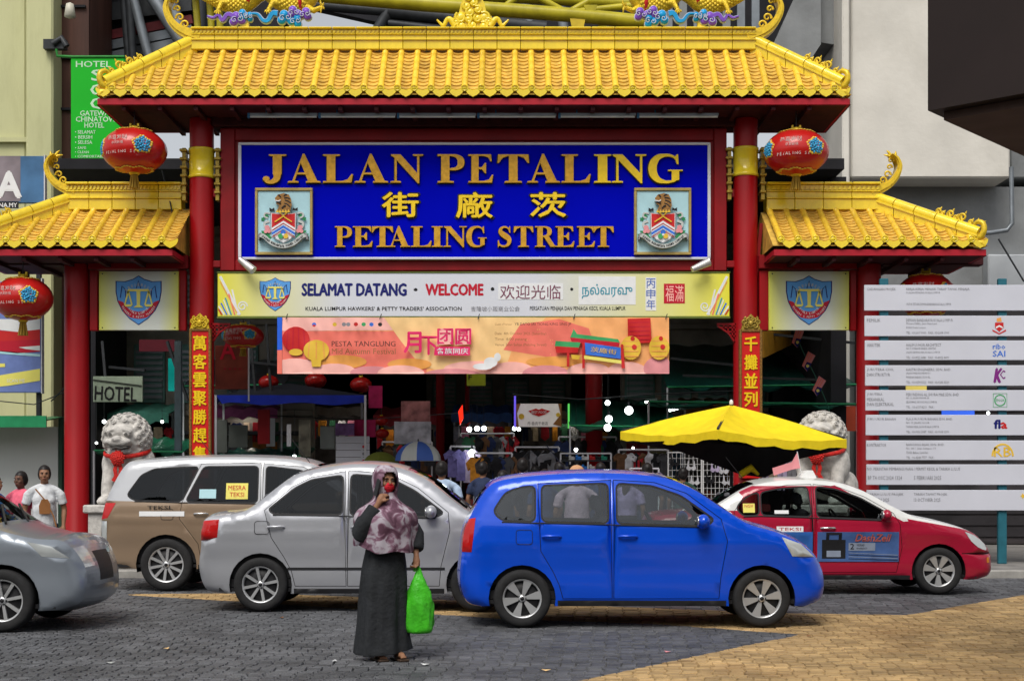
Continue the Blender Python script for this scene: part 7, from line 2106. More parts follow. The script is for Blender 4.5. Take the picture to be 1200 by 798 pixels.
m = MB(); m.box(-.006, .006, -.037, .037, -.075, .075, bev=.004); m.xf(Matrix.Translation((-.112, -.075, 1.50)) @ Matrix.Rotation(R(18), 4, 'X') @ Matrix.Rotation(R(8), 4, 'Y')); part('case', m, M_trim, ph, world=False)
m = MB(); m.box(.0065, .0072, -.033, .033, -.070, .070); m.xf(Matrix.Translation((-.112, -.075, 1.50)) @ Matrix.Rotation(R(18), 4, 'X') @ Matrix.Rotation(R(8), 4, 'Y')); part('screen', m, M_black, ph, world=False)
# green carrier bag
bgp = w.location + Matrix.Rotation(R(28), 3, 'Z') @ (Vector((.235, -.13, .80)) * .925)
bag = thing('carrier_bag', 'bright green plastic carrier bag hanging from the woman\'s hand', 'bag', bgp - Vector((0, 0, .52)))
M_gbag = mat('green_plastic', (.055, .44, .02), .35, var=.25, scale=8, bump=.8, bscale=14, emit=0)
vs, fs = [], []; N = 28
prof = spline([(.012, .0, 0), (.03, -.05, 0), (.062, -.12, 0), (.095, -.22, 0), (.115, -.34, 0), (.118, -.45, 0), (.10, -.52, 0), (.02, -.535, 0)], 4)
for p in prof:
    for j in range(N):
        a = 2 * math.pi * j / N; r_ = p.x * (1 + .09 * math.sin(a * 4 + p.y * 16) + .07 * math.sin(a * 9 - p.y * 22) + .05 * math.sin(a * 15 + p.y * 40))
        vs.append(Vector((bgp.x + .02 + r_ * math.cos(a) * 1.0, bgp.y + r_ * .6 * math.sin(a), bgp.z + p.y)))
for i in range(len(prof) - 1):
    for j in range(N): fs.append((i * N + j, (i + 1) * N + j, (i + 1) * N + (j + 1) % N, i * N + (j + 1) % N))
m = MB(); m.add(vs, fs, 0, True); m.add(vs[-N:], [list(range(N))]); part('sack', m, M_gbag, bag)
for s in (-1, 1):
    m = MB(); m.tube([bgp + Vector((s * .01, 0, -.03)), bgp + Vector((s * .02, 0, .03)), bgp + Vector((s * .012, 0, .07))], [.014, .008, .006], 6, flat=.4); part('handle', m, M_gbag, bag)
# ================================================================ STREET FURNITURE IN FRONT
# yellow square parasol
M_ycan = mat('yellow_canvas', (0.80, 0.60, 0.012), .75, var=.08, scale=6, bump=.3, bscale=12); M_bcan = mat('black_lining', (0.012, 0.012, 0.013), .9)
Yu = 21.0; uc = Vector(((857 - 600) * Yu / 1700, Yu, 0)); th = R(-15)
par = thing('parasol', 'large yellow square parasol with a black lining in front of the market', 'parasol', uc + Vector((0, 0, .12)))
def corner(k, r=1.63, z=2.14):
    a = -math.pi / 2 + k * math.pi / 2 + th
    return Vector((uc.x + r * math.cos(a), uc.y + r * math.sin(a), z))
tilt = lambda v: Vector((v.x, v.y, v.z - .045 * (v.x - uc.x)))
apex = Vector((uc.x, uc.y, 2.58))
for k in range(4):
    c0, c1 = corner(k), corner(k + 1)
    if True:
        m = MB(); l = MB(); N = 14
        g_ = []
        for i in range(N + 1):
            t = i / N
            for j in range(N + 1):
                s = j / N
                e = c0.lerp(c1, s); p = apex.lerp(e, t)
                sag = -.16 * math.sin(math.pi * t) * (.5) - .07 * t * math.sin(math.pi * s) * t
                rip = .010 * math.sin(s * 26 + t * 3) * t * (4 * s * (1 - s))
                g_.append(tilt(p + Vector((0, 0, sag + rip + .10 * math.sin(math.pi * t) * (abs(2 * s - 1) ** 2)))))
        fs = [(i * (N + 1) + j, (i + 1) * (N + 1) + j, (i + 1) * (N + 1) + j + 1, i * (N + 1) + j + 1) for i in range(N) for j in range(N)]
        m.add(g_, fs, 0, True); l.add([v - Vector((0, 0, .012)) for v in g_], [f[::-1] for f in fs], 0, True)
        ed = g_[N * (N + 1):]
        va = [v.copy() for v in ed]; vb = [v + Vector((0, 0, -.115 - .012 * math.sin(q * 1.9))) for q, v in enumerate(ed)]
        m.add(va + vb, [(q, q + N + 1, q + N + 2, q + 1) for q in range(N)], 0, True); l.add([v + (uc - v).normalized() * .012 * Vector((1, 1, 0)).length for v in va] + [v + Vector(((uc.x - v.x) * .008, (uc.y - v.y) * .008, .0)) for v in vb], [(q, q + 1, q + N + 2, q + N + 1) for q in range(N)])
        part('canopy_panel', m, M_ycan, par); part('lining', l, M_bcan, par)
for k in range(4):
    m = MB(); m.bar(tilt(apex) - Vector((0, 0, .04)), tilt(corner(k, 1.6)) - Vector((0, 0, -.02)), .03); part('rib', m, M_dkmet, par)
m = MB(); m.tube([(uc.x, uc.y, .2), (uc.x, uc.y, 2.6)], .025, 10); part('pole', m, M_dkmet, par)
m = MB(); m.lathe([(0, .12), (.3, .12), (.3, .2), (.05, .24), (.05, .4), (0, .4)], (uc.x, uc.y, 0), n=20); part('base', m, M_conc2, par)
m = MB(); m.ell((uc.x, uc.y, 2.61), (.03, .03, .05), 8, 6); part('finial', m, M_white, par)
# the black side sheet rolled up under it
sh_ = thing('side_sheet', 'black side sheet sagging in folds below the yellow parasol', 'sheet', uc + Vector((0, 0, 1.5)))
g_ = []; N = 22; K = 8
tp = [(742, 518), (800, 516), (860, 521), (920, 527), (984, 524)]; bt2 = [(744, 519), (800, 530), (868, 556), (900, 560), (922, 541), (984, 527)]
def lerpl(L, t):
    x = L[0][0] + (L[-1][0] - L[0][0]) * t
    for a, b in zip(L, L[1:]):
        if a[0] <= x <= b[0]: return (x, a[1] + (b[1] - a[1]) * (x - a[0]) / (b[0] - a[0]))
    return L[-1]
for i in range(N + 1):
    a, b = lerpl(tp, i / N), lerpl(bt2, i / N)
    for j in range(K + 1):
        t = j / K; Yq = 20.6 + .05 * math.sin(i * 1.7 + t * 2) + .3 * (i / N - .5) + .15 * t
        g_.append(W(a[0] + (b[0] - a[0]) * t, a[1] + (b[1] - a[1]) * t, Yq))
m = MB(); fs = [(i * (K + 1) + j, i * (K + 1) + j + 1, (i + 1) * (K + 1) + j + 1, (i + 1) * (K + 1) + j) for i in range(N) for j in range(K)]
m.add(g_, fs, 0, True); m.add([v + Vector((0, .02, 0)) for v in g_], [f[::-1] for f in fs], 0, True); part('sheet', m, M_bcan, sh_)
m = MB(); m.tube([W(868, 556, 20.6), W(880, 548, 20.6), W(889, 556, 20.62)], [.05, .06, .02], 8); part('tied_corner', m, M_ycan, sh_)

# white project boards on teal posts
Yb_ = 23.9
pb = thing('project_boards', 'stack of nine white project notice boards on teal posts', 'sign', W(1115, 690, Yb_) * 1.0)
M_pan2 = mat('board_white', (0.58, 0.59, 0.66), .35, var=.04, scale=1.5)
rows_ = [(334, 364), (370, 394), (399, 422), (428, 452), (457, 481), (486, 510), (516, 539), (544, 568), (574, 598)]
txts = [('CADANGAN PROJEK', ['KERJA-KERJA MENAIK TARAF TAPAK PENJAJA', 'DI JALAN PETALING, KUALA LUMPUR', '', '', 'UNTUK TETUAN DEWAN BANDARAYA KUALA LUMPUR']),
        ('PEMILIK', ['DEWAN BANDARAYA KUALA LUMPUR', 'Menara DBKL, Jalan Raja Laut', '50350 Kuala Lumpur', 'TEL : 03-2617 9000   FAX : 03-2698 1900']), ('ARKITEK', ['HALIM SUHOR ARCHITECT', 'NO 7, SURIA BUSINESS CENTRE', 'JALAN SEPANG KIRI, KUALA LUMPUR', 'TEL : 03-8922 4480   FAX : 03-8922 4490']),
        ('JURUTERA CIVIL|DAN STRUKTUR', ['KASTRI ENGINEERS, SDN. BHD.', 'JALAN PANDAN INDAH 5/1', 'PANDAN INDAH, 55100 KL', 'TEL : 03-9274 5522   FAX : 03-9283 5529']), ('JURUTERA|MEKANIKAL|DAN ELEKTRIKAL', ['PERUNDING AL SHURA M&E SDN. BHD.', 'NO 13, JALAN MAWAR 3A', 'SELAYANG, 68100 KUALA LUMPUR', 'TEL : 03-6137 8213   FAX :']),
        ('JURU UKUR BAHAN', ['FLA JURUUKUR BAHAN SDN. BHD.', 'NO. 17, JALAN 10/119B', 'TAMAN DESA, 56100 KUALA LUMPUR', 'TEL : 03-9056 3987   FAX : 03-9058 3399']), ('KONTRAKTOR', ['RANCANG BIJAK SDN. BHD.', 'No. 28-1, Jalan Seksyen 1/3', '72050 Bahau Sembilan', 'TEL : 06-4548 7777   FAX :']),
        ('NO. PERINTAH PEMBANGUNAN / PERMIT KECIL & TARIKH LULUS', ['@BP T4 OSC 2024 1324', '@5 FEBRUARI 2025']), ('TARIKH LULUS PROJEK', ['@7 MARCH 2025', '@TARIKH TAMAT PROJEK', '@13 OCTOBER 2025'])]
for px in (1037, 1176):
    m = MB(); m.box(XZ(px - 5, 0, Yb_)[0], XZ(px + 5, 0, Yb_)[0], Yb_ + .04, Yb_ + .12, .12, XZ(0, 326, Yb_)[1], bev=.008); part('post', m, mat('teal_post', (.02, .12, .16), .5, var=.15), pb)
M_gt = mat('grey_print', (.20, .20, .22), .6)
for k, ((a, b), (hd_, ls2)) in enumerate(zip(rows_, txts)):
    x0, z1 = XZ(1013 + k * .35, a, Yb_); x1, z0 = XZ(1246, b, Yb_)
    m = MB(); m.box(x0, x1, Yb_, Yb_ + .035, z0, z1, bev=.005); pn = part('panel', m, M_pan2, pb)
    YL = Yb_ - .004
    def lt(s, xa, xb, ya, yb, mt=M_gt, **q):
        part('lettering', ptext(s, xa, xb, ya, yb, YL, res=1, **q), mt, pn)
    for i, s in enumerate(hd_.split('|')):
        if k == 7: lt(s, 1016, 1125, a + 3.5, a + 7)
        else: lt(s, 1016, 1016 + len(s) * 2.25, a + 3.5 + 5.6 * i, a + 7.2 + 5.6 * i)
    if k < 7:
        for i, s in enumerate(ls2):
            if s: lt(s, 1062, 1062 + len(s) * (1.95 if i == 0 else 1.28), a + 3.5 + (4.6 if k else 4.4) * i + (1.2 if i == len(ls2) - 1 and k else 0), a + (6.9 if i == 0 else 6.3) + (4.6 if k else 4.4) * i + (1.2 if i == len(ls2) - 1 and k else 0))
    elif k == 7: lt('BP T4 OSC 2024 1324', 1017, 1057, a + 13.5, a + 18); lt('5 FEBRUARI 2025', 1071, 1103, a + 13.5, a + 18)
    else: lt('7 MARCH 2025', 1017, 1042, a + 9.5, a + 13.5); lt('TARIKH TAMAT PROJEK', 1071, 1110, a + 3.5, a + 7.2); lt('13 OCTOBER 2025', 1071, 1102, a + 9.5, a + 13.5)
    # logos
    q = lambda x, y: XZ(x, y, YL)
    if k == 1:
        for nm, poly, c in (('s', [(1166, 378), (1176, 378), (1176, 384), (1171, 389), (1166, 384)], 'red'), ('t', [(1168, 373), (1173, 372), (1174, 377), (1168, 377)], 'orange'), ('m', [(1163, 386), (1171, 390.5), (1179, 386), (1179, 388), (1171, 392), (1163, 388)], 'red'), ('w', [(1167, 383), (1171, 381), (1175, 383), (1175, 385), (1171, 383), (1167, 385)], 'white')):
            m = MB(); m.flat([q(*p) for p in poly], YL - (.002 if nm == 'w' else 0)); part('logo', m, P_[c], pn)
    if k == 2: lt('ribo', 1163.5, 1178, 403, 409, P_['blue'], bold=.02); lt('SAI', 1163.5, 1178, 411, 418, P_['blue'], bold=.02)
    if k == 3: lt('K', 1165, 1174, 432, 448, P_['purple'], bold=.05, shear=.3); lt('C', 1172, 1178, 434, 444, P_['purple'], bold=.02)
    if k == 4:
        m = MB(); pts = arcpts(*q(1172, 469), 6.3 * Yb_ / 1700, 6.3 * Yb_ / 1700, 0, 360, 20); m.ribbon(pts, 1.2 * Yb_ / 1700, YL, YL + .003); part('logo', m, P_['bgreen'], pn)
        m = MB(); m.ribbon([q(1164, 461), q(1180, 461), q(1180, 477), q(1164, 477), q(1164, 461)], .5 * Yb_ / 1700, YL, YL + .003); part('logo', m, P_['bgreen'], pn); lt('ENGR', 1167, 1177, 467.5, 470.5, P_['bgreen'])
    if k == 5: lt('fl', 1165, 1172, 492, 502, P_['navy'], bold=.05); lt('a', 1173, 1180, 495, 502, P_['red'], bold=.05)
    if k == 6:
        m = MB(); c_ = q(1175, 534.5); m.ribbon(arcpts(c_[0], c_[1], 12 * Yb_ / 1700, 14 * Yb_ / 1700, 0, 180, 16), 2.2 * Yb_ / 1700, YL, YL + .003); part('logo', m, P_['gold'], pn)
        lt('RB', 1165, 1185, 524, 535, P_['gold'], bold=.02)
    if k == 8:
        m = MB(); c_ = q(1199, 581); m.flat([(c_[0] + (.05 if i % 2 else .025) * math.cos(i * .628), c_[1] + (.05 if i % 2 else .025) * math.sin(i * .628)) for i in range(10)], YL); part('logo', m, P_['gold'], pn)

# roadside billboard at the far left: two faces on one post frame
Yq = 26.6
bb = thing('billboard', 'tall advertising billboard behind the left wing roof', 'sign', W(22, 462, Yq))
q = lambda x, y: XZ(x, y, Yq)
def bbf(name, poly, c, k): 
    m = MB(); m.flat([q(*p) for p in poly], Yq - .003 * k); return part(name, m, P_[c] if isinstance(c, str) else c, bb)
m = MB(); a, b = q(-60, 238), q(52, 183); m.box(a[0], b[0], Yq, Yq + .1, a[1], b[1], bev=.01); part('panel', m, mat('photo_print', (.05, .13, .26), .4, var=.7, scale=.9), bb)
m = MB(); a, b = q(-60, 460), q(48, 330); m.box(a[0], b[0], Yq, Yq + .1, a[1], b[1], bev=.01); part('panel', m, mat('print_bluegrey', (.16, .22, .50), .4, var=.1), bb)
for (x0_, y0_, x1_, y1_) in ((48.4, 326, 49.6, 461), (51.8, 182, 53, 239)):
    m = MB(); a, b = q(x0_, y1_), q(x1_, y0_); m.box(a[0], b[0], Yq - .02, Yq + .11, a[1], b[1]); part('edge_frame', m, M_alu, bb)
bbf('print', [(-60, 183), (24, 183), (24, 236), (-60, 236)], mat('photo_print_warm', (.20, .17, .19), .4, var=.5, scale=1.4), 1)
part('lettering', ptext('A', -3, 24, 202, 231, Yq - .01, bold=.05), P_['white'], bb)
m = MB(); a, b = q(-20, 244.5), q(22, 236.5); m.box(a[0], b[0], Yq - .008, Yq - .004, a[1], b[1]); part('print', m, P_['black'], bb)
part('lettering', ptext('NA.MY', -1, 20, 238, 243, Yq - .012, bold=.03), P_['white'], bb)
bbf('print', [(-60, 374), (47, 374), (47, 388), (20, 389), (-60, 380)], 'white', 1); bbf('print', [(-60, 382), (20, 389), (47, 386), (47, 398), (-60, 402)], 'red', 2); bbf('print', [(-60, 402), (47, 398), (47, 412), (20, 414), (-60, 405)], 'crimson', 2)
bbf('print', [(22, 407), (47, 405), (47, 411), (30, 409)], 'white', 3); bbf('print', [(-60, 406), (47, 415), (47, 418), (-60, 410)], 'aqua', 2)
bbf('print', [(-60, 448), (-20, 443), (47, 432), (47, 446), (10, 452), (-60, 458)], 'yellow', 2); bbf('print', [(-60, 426), (6, 426), (6, 430), (-60, 432)], 'yellow', 2)
part('lettering', ptext('SCAN ME', 8, 29, 444, 448, Yq - .012), P_['white'], bb)
m = MB(); m.box(q(-30, 0)[0], q(-24, 0)[0], Yq + .11, Yq + .2, .12, q(0, 190)[1]); m.box(q(40, 0)[0], q(45, 0)[0], Yq + .11, Yq + .2, .12, q(0, 190)[1]); part('posts', m, M_dkmet, bb, kind='stuff')
# white hoarding and green awning at the left
Yh = 25.9
m = MB(); a = XZ(-140, 0, Yh)[0]; m.box(a, XZ(68, 0, Yh)[0], Yh, Yh + .06, .12, XZ(0, 500, Yh)[1]); wl2 = solo('hoarding', m, mat('hoarding_white', (.55, .58, .56), .6, var=.06, scale=1, dirt=.15, dcol=(.3, .3, .28)), 'plain pale hoarding behind the three people at the left', 'hoarding')
m = MB(); m.box(XZ(69, 0, Yh)[0], XZ(73, 0, Yh)[0], Yh - .03, Yh + .08, .12, XZ(0, 488, Yh)[1]); solo('hoarding_post', m, mat('dark_green_post', (.02, .05, .03), .6), 'dark green post at the end of the pale hoarding', 'post')
aw = thing('awning', 'green sheet awning above the pale hoarding', 'awning', W(0, 501, Yh))
N = 16; g_ = []
for i in range(N + 1):
    px = -140 + 214 * i / N
    for j in range(5):
        t = j / 4; g_.append(Vector((XZ(px, 0, Yh)[0], Yh - .9 + .95 * t, XZ(0, 500 - .0, Yh)[1] + .08 + .10 * t + .012 * math.sin(i * 2.1 + t))))
m = MB(); fs = [(i * 5 + j, (i + 1) * 5 + j, (i + 1) * 5 + j + 1, i * 5 + j + 1) for i in range(N) for j in range(4)]
m.add(g_, fs, 0, True); m.add([v - Vector((0, 0, .02)) for v in g_], [f[::-1] for f in fs], 0, True); part('sheet', m, mat('green_sheet', (.02, .22, .09), .35, var=.15), aw)
m = MB(); m.box(XZ(-140, 0, Yh)[0], XZ(74, 0, Yh)[0], Yh - .95, Yh - .91, XZ(0, 503, Yh)[1], XZ(0, 490, Yh)[1]); part('front_flap', m, MATS['green_sheet'], aw)

# ================================================================ THE MARKET INSIDE
def pbox(m, a, b, c, d, Y, dy=.05, bev=0):
    p, r_ = XZ(a, d, Y), XZ(b, c, Y); m.box(p[0], r_[0], Y, Y + dy, p[1], r_[1], bev=bev)
def board(name, label, cat, a, b, c, d, Y, mt, texts=(), group=None, post=True, dy=.06):
    t = thing(name, label, cat, W((a + b) / 2, d, Y), group=group)
    m = MB(); pbox(m, a, b, c, d, Y, dy, .006); part('panel', m, mt, t)
    for (s, x0, x1, y0, y1, mt2, kw) in texts: part('lettering', ptext(s, x0, x1, y0, y1, Y - .006, **kw), mt2, t)
    return t
M_hot = mat('pale_green_sign', (.30, .37, .28), .6, var=.12)
t = board('hotel_board', 'weathered pale green hotel board hanging beside the left columns', 'sign', 109, 167, 441, 471, 28.4, M_hot)
m = MB(); 
part('lettering', ptext('HOTEL', 111, 160, 453, 469.5, 28.39, bold=.015, rot=-.04), M_black, t)
m = MB(); m.ribbon([XZ(109, 445, 28.385), XZ(166, 452, 28.385)], .018, 28.38, 28.39); part('border', m, M_black, t)
board('poster', 'dark red poster with a large letter and a row of stars', 'poster', 252, 291, 405, 456, 27.6, mat('dull_red_poster', (.20, .035, .02), .6, var=.5, scale=2), [('A', 258, 276, 399, 421, P_['crimson'], dict(bold=.02)), ('★★★★', 261, 284, 430, 434, P_['maroon'], {})])
m = MB(); pbox(m, 290.5, 292, 400, 470, 27.55, .06); solo('poster_post', m, M_alu, 'thin pale post at the right edge of the dark red poster', 'post')
m = MB(); m.bar(W(209, 400, 27.3), W(209, 472, 27.3), .12); m.bar(W(209, 472, 27.3), Vector((XZ(209, 0, 27.3)[0], 27.3, .12)), .12); solo('grey_post', m, mat('blue_grey_post', (.13, .18, .20), .5), 'blue grey post standing left of the red couplet column', 'post')
m = MB(); pbox(m, 197, 205, 420, 458, 30, .1); solo('teal_sign', m, mat('teal_glow', (.0, .25, .22), .5, emit=.3, ecol=(0, .35, .3)), 'narrow teal sign between the left posts', 'sign')
board('red_shop_sign', 'dark red shop sign with a yellow rim behind the shield board', 'sign', 163, 205, 398, 412, 29.5, mat('dim_red_sign', (.12, .01, .02), .6), [])
board('yellow_sign', 'small lime yellow sign hanging under the festival banner', 'sign', 547, 569, 437, 452, 28.2, mat('lime_print', (.42, .50, .03), .5), [('F', 549, 553, 439, 445, M_black, {})])
board('lips_sign', 'white shop sign with large red lips', 'sign', 604, 658, 473, 500, 30.0, mat('lips_white', (.55, .52, .50), .4, emit=.25, ecol=(.6, .55, .52)), [])
t = [o for o in col.objects if o.name == 'lips_sign'][0]; Yl = 29.985
m = MB(); m.flat([XZ(x, y, Yl) for x, y in [(619, 481.5), (624, 480), (628, 478.5), (631.5, 480), (635, 478.5), (639, 480), (645, 481.5), (639, 485.5), (631.5, 488), (624, 485.5)]], Yl); part('lips', m, P_['red'], t)
part('lettering', ptext('BEST FOOD', 623, 641, 481.5, 484.5, Yl - .006), P_['white'], t); part('lettering', ptext('丹·香肉干老店', 618, 642, 494, 498, Yl), M_black, t)
m = MB(); m.flat([XZ(x, y, Yl) for x, y in [(604, 473), (610, 473), (606, 484), (608, 500), (604, 500)]], Yl); m.flat([XZ(x, y, Yl) for x, y in [(658, 473), (654, 473), (657, 486), (648, 497), (658, 500)]], Yl); part('print', m, P_['brown'], t)
m = MB(); m.flat(arcpts(*XZ(611, 488, Yl), .06, .06, 0, 360, 12)[:-1], Yl - .002); m.flat(arcpts(*XZ(654, 486, Yl), .045, .045, 0, 360, 12)[:-1], Yl - .002); part('print', m, P_['gold'], t)
m = MB(); m.prism([XZ(x, y, 29.0) for x, y in [(537, 482), (542, 474), (543, 490), (539, 498)]], 29.0, 29.05); solo('neon_sign', m, mat('neon_red', (.8, .02, .01), .4, emit=1.0, ecol=(1, .03, .01)), 'small glowing red neon sign above the row of bulbs', 'sign')
for (x, a, b, c_, nm) in ((603.5, 464, 503, (.15, .1, .8), 'violet'), (666.5, 473, 502, (.1, .6, .1), 'green')):
    m = MB(); m.tube([W(x, a, 29.8), W(x, b, 29.8)], .02, 6); solo('neon_tube', m, mat('neon_' + nm, c_, .4, emit=.7, ecol=c_), '%s neon tube upright beside the lips sign' % nm, 'neon light')
# orange sign, seen at an angle
m = MB(); v = [W(893, 388, 28.2), W(893, 419, 28.2), W(925, 404, 31), W(925, 388, 31)]
m.add(v + [p + Vector((.05, .05, 0)) for p in v], [(0, 1, 2, 3), (7, 6, 5, 4), (0, 4, 5, 1), (1, 5, 6, 2), (2, 6, 7, 3), (3, 7, 4, 0)]); og = solo('orange_sign', m, mat('orange_print', (.62, .30, .03), .5, var=.15), 'orange shop sign slanting away behind the right couplet column', 'sign')
tm = MB(); 
for i, ch in enumerate('BEE BBY'):
    if ch == ' ': continue
    f_ = .06 + .10 * i; p = v[1].lerp(v[2], f_); h_ = (v[0].lerp(v[3], f_).z - p.z)
    g2 = text_mb(ch, -.09, .09, 0, h_ * .26, 0, bold=.02, res=1); d_ = (v[2] - v[1]); an = math.atan2(d_.y, d_.x); g2.xf(Matrix.Translation(p + Vector((0, -.02, h_ * .22))) @ Matrix.Rotation(an, 4, 'Z')); tm.join(g2)
lo = bpy.data.objects.new('lettering', mesh_of('lettering', tm, M_black, ORG[og.name])); col.objects.link(lo); lo.parent = og

# bunting of small striped flags
bl = thing('bunting', 'string of little striped flags hanging behind the right shield board', 'bunting', W(955, 480, 26.2))
m = MB(); m.tube([W(x, y, 26.2) for x, y in [(913, 318), (925, 375), (940, 410), (955, 440), (968, 470), (978, 500)]], .008, 5); part('cord', m, mat('green_cord', (.02, .12, .08), .6), bl)
for (x, y, a) in ((937, 400, -.35), (949, 428, -.45), (961, 457, -.5)):
    c0 = XZ(x, y, 26.18); S_ = 26.18 / 1700
    rot = lambda u, v_: (c0[0] + (u * math.cos(a) - v_ * math.sin(a)) * S_, c0[1] + (u * math.sin(a) + v_ * math.cos(a)) * S_)
    m = MB()
    m.prism([rot(-9, 14), rot(1, 13), rot(0, -8), rot(-8, -4)], 26.18, 26.184); f_ = part('flag', m, P_['pink'], bl)
    for k in range(3):
        m = MB(); m.flat([rot(-8 + 2.6 * k, 13), rot(-7 + 2.6 * k, 13), rot(-7 + 2.4 * k, -5), rot(-8 + 2.4 * k, -5)], 26.176); part('stripe', m, P_['salmon'], f_, world=True)
    m = MB(); m.flat([rot(-5, 2), rot(1, 3), rot(.5, -8), rot(-5, -5)], 26.172); part('canton', m, P_['navy'], f_)
    m = MB(); m.flat([rot(-2 + 2 * math.cos(i), -2 + 2 * math.sin(i)) for i in range(6)], 26.168); part('crescent', m, P_['yellow'], f_)

# red posts and upper stuff further in
for (a, b, c, Y) in ((686, 706, 380, 30), (511, 521, 380, 33), (545, 551, 400, 36)):
    m = MB(); m.lathe([(.0, .12), ((b - a) / 2 * Y / 1700, .12), ((b - a) / 2 * Y / 1700, 7.4)], (XZ((a + b) / 2, 0, Y)[0], Y, 0), n=16)
    solo('red_post', m, M_red2, 'round red post inside the market, %s' % {686: 'thick one behind the right end of the festival banner', 511: 'beside the row of hanging lanterns', 545: 'thin one near the lime sign'}[a], 'post')
# small lanterns
for (x, y, r, Y) in ((315, 448, 12, 30), (370, 446, 13, 30), (423, 451, 13, 30), (447, 493, 8, 32), (448, 508, 8, 32), (475, 508, 8, 32), (478, 494, 7, 33)):
    lantern(x, y, r, r * .72, Y, '%s red lantern hanging in the dim market' % {(315, 448): 'small left', (370, 446): 'small middle', (423, 451): 'small right', (447, 493): 'tiny upper left', (448, 508): 'tiny lower left', (475, 508): 'tiny lower right', (478, 494): 'tiny upper right'}[(x, y)], small=True, tassel=False)
lantern(285, 394, 24, 14, 27.0, 'dark red lantern with pale flowers hanging left of the festival banner', tassel=True, small=False)

# blue canopy tent
bt_t = thing('blue_canopy', 'dark topped blue canopy tent behind the left couplet column', 'canopy', W(340, 560, 29))
M_btent = mat('blue_tarp', (.015, .035, .42), .4, var=.2, scale=3); M_btop = mat('black_tarp', (.02, .022, .03), .5)
ap = W(338, 449, 29.8)
cs = [W(253, 463, 28.6), W(428, 463, 28.6), W(424, 462, 31), W(262, 462, 31)]
m = MB(); m.add([ap] + cs, [(0, 1, 2), (0, 2, 3), (0, 3, 4), (0, 4, 1)]); part('top', m, M_btop, bt_t)
for i in range(4):
    a, b = cs[i], cs[(i + 1) % 4]; N = 10; m = MB()
    up_ = [a.lerp(b, j / N) for j in range(N + 1)]; lo_ = [p + Vector((0, 0, -.17 + .03 * math.sin(j * 1.4))) + (Vector((.12, 0, 0)) if j == 0 and i == 0 else Vector()) for j, p in enumerate(up_)]
    m.add(up_ + lo_, [(j, j + N + 1, j + N + 2, j + 1) for j in range(N)], 0, True); part('valance', m, M_btent, bt_t)
    m = MB(); m.bar(Vector((a.x, a.y, .12)), a, .04); part('leg', m, M_alu, bt_t)
# green tarpaulins
def tarp(px0, px1, pyb, pyf, Y0, Y1, label, c=(.012, .10, .065), seed=1):
    rr = random.Random(seed); t = thing('tarpaulin', label, 'tarpaulin', W((px0 + px1) / 2, pyf, Y0), group='tarpaulins over the stalls')
    N, K = 26, 8; g_ = []
    for i in range(N + 1):
        for j in range(K + 1):
            u, v_ = i / N, j / K
            Y = Y0 + (Y1 - Y0) * v_; px = px0 + (px1 - px0) * u; py = pyf + (pyb - pyf) * v_
            p = W(px, py, Y0); g_.append(Vector((p.x, Y, p.z - .10 * math.sin(math.pi * u * 3) ** 2 * (1 - v_) + .03 * math.sin(i * 1.3 + j * 2 + seed))))
    fs = [(i * (K + 1) + j, (i + 1) * (K + 1) + j, (i + 1) * (K + 1) + j + 1, i * (K + 1) + j + 1) for i in range(N) for j in range(K)]
    m = MB(); m.add(g_, fs, 0, True); m.add([v - Vector((0, 0, .02)) for v in g_], [f[::-1] for f in fs], 0, True); part('sheet', m, mat('tarp_%d' % seed, c, .3, var=.25, scale=2), t)
    m = MB(); m.tube([g_[0], g_[N * (K + 1)]], .02, 6); part('edge_pole', m, mat('green_edge_pole', (.02, .25, .10), .4), t)
    for q_ in (g_[0], g_[N * (K + 1)]):
        m = MB(); m.bar(Vector((q_.x, q_.y, .12)), q_, .03); part('pole', m, M_alu, t)
tarp(668, 800, 455, 500, 29, 33, 'dark green tarpaulin sagging behind the bare bulbs', seed=1)
tarp(760, 1010, 455, 472, 27.6, 33, 'dark green tarpaulin with a bright edge above the yellow parasol', seed=2)
tarp(110, 215, 505, 528, 27.0, 31, 'green stall sheet behind the left stone lion', seed=3, c=(.01, .14, .07))
tarp(252, 352, 522, 535, 28.6, 31, 'green stall sheet low under the blue canopy', seed=4, c=(.01, .12, .09))
tarp(782, 1004, 380, 452, 29.5, 34, 'dark green tarpaulin high behind the right couplet column', seed=5, c=(.006, .05, .04))
tarp(215, 330, 400, 452, 30.5, 34, 'dark sheet high behind the left couplet column', seed=6, c=(.03, .03, .04))
for k, (x0_, y0_, x1_, y1_) in enumerate(((292, 376, 300, 470), (312, 380, 318, 470), (250, 420, 330, 428), (196, 400, 220, 470), (120, 400, 126, 470), (128, 430, 170, 434), (786, 420, 862, 428), (906, 392, 1002, 402), (800, 440, 990, 446))):
    m = MB(); m.bar(W(x0_, y0_, 29.2), W(x1_, y1_, 29.0), .05); solo('scaffold_bar', m, M_dkmet, 'dark metal bar behind the gateway, %s' % ['upright left of the festival banner', 'second upright left of the festival banner', 'level below the left lantern', 'slanting beside the grey post', 'upright above the hotel board', 'level behind the hotel board', 'level right of the festival banner', 'level below the right shield board', 'lowest level one above the parasol'][k], 'bar')
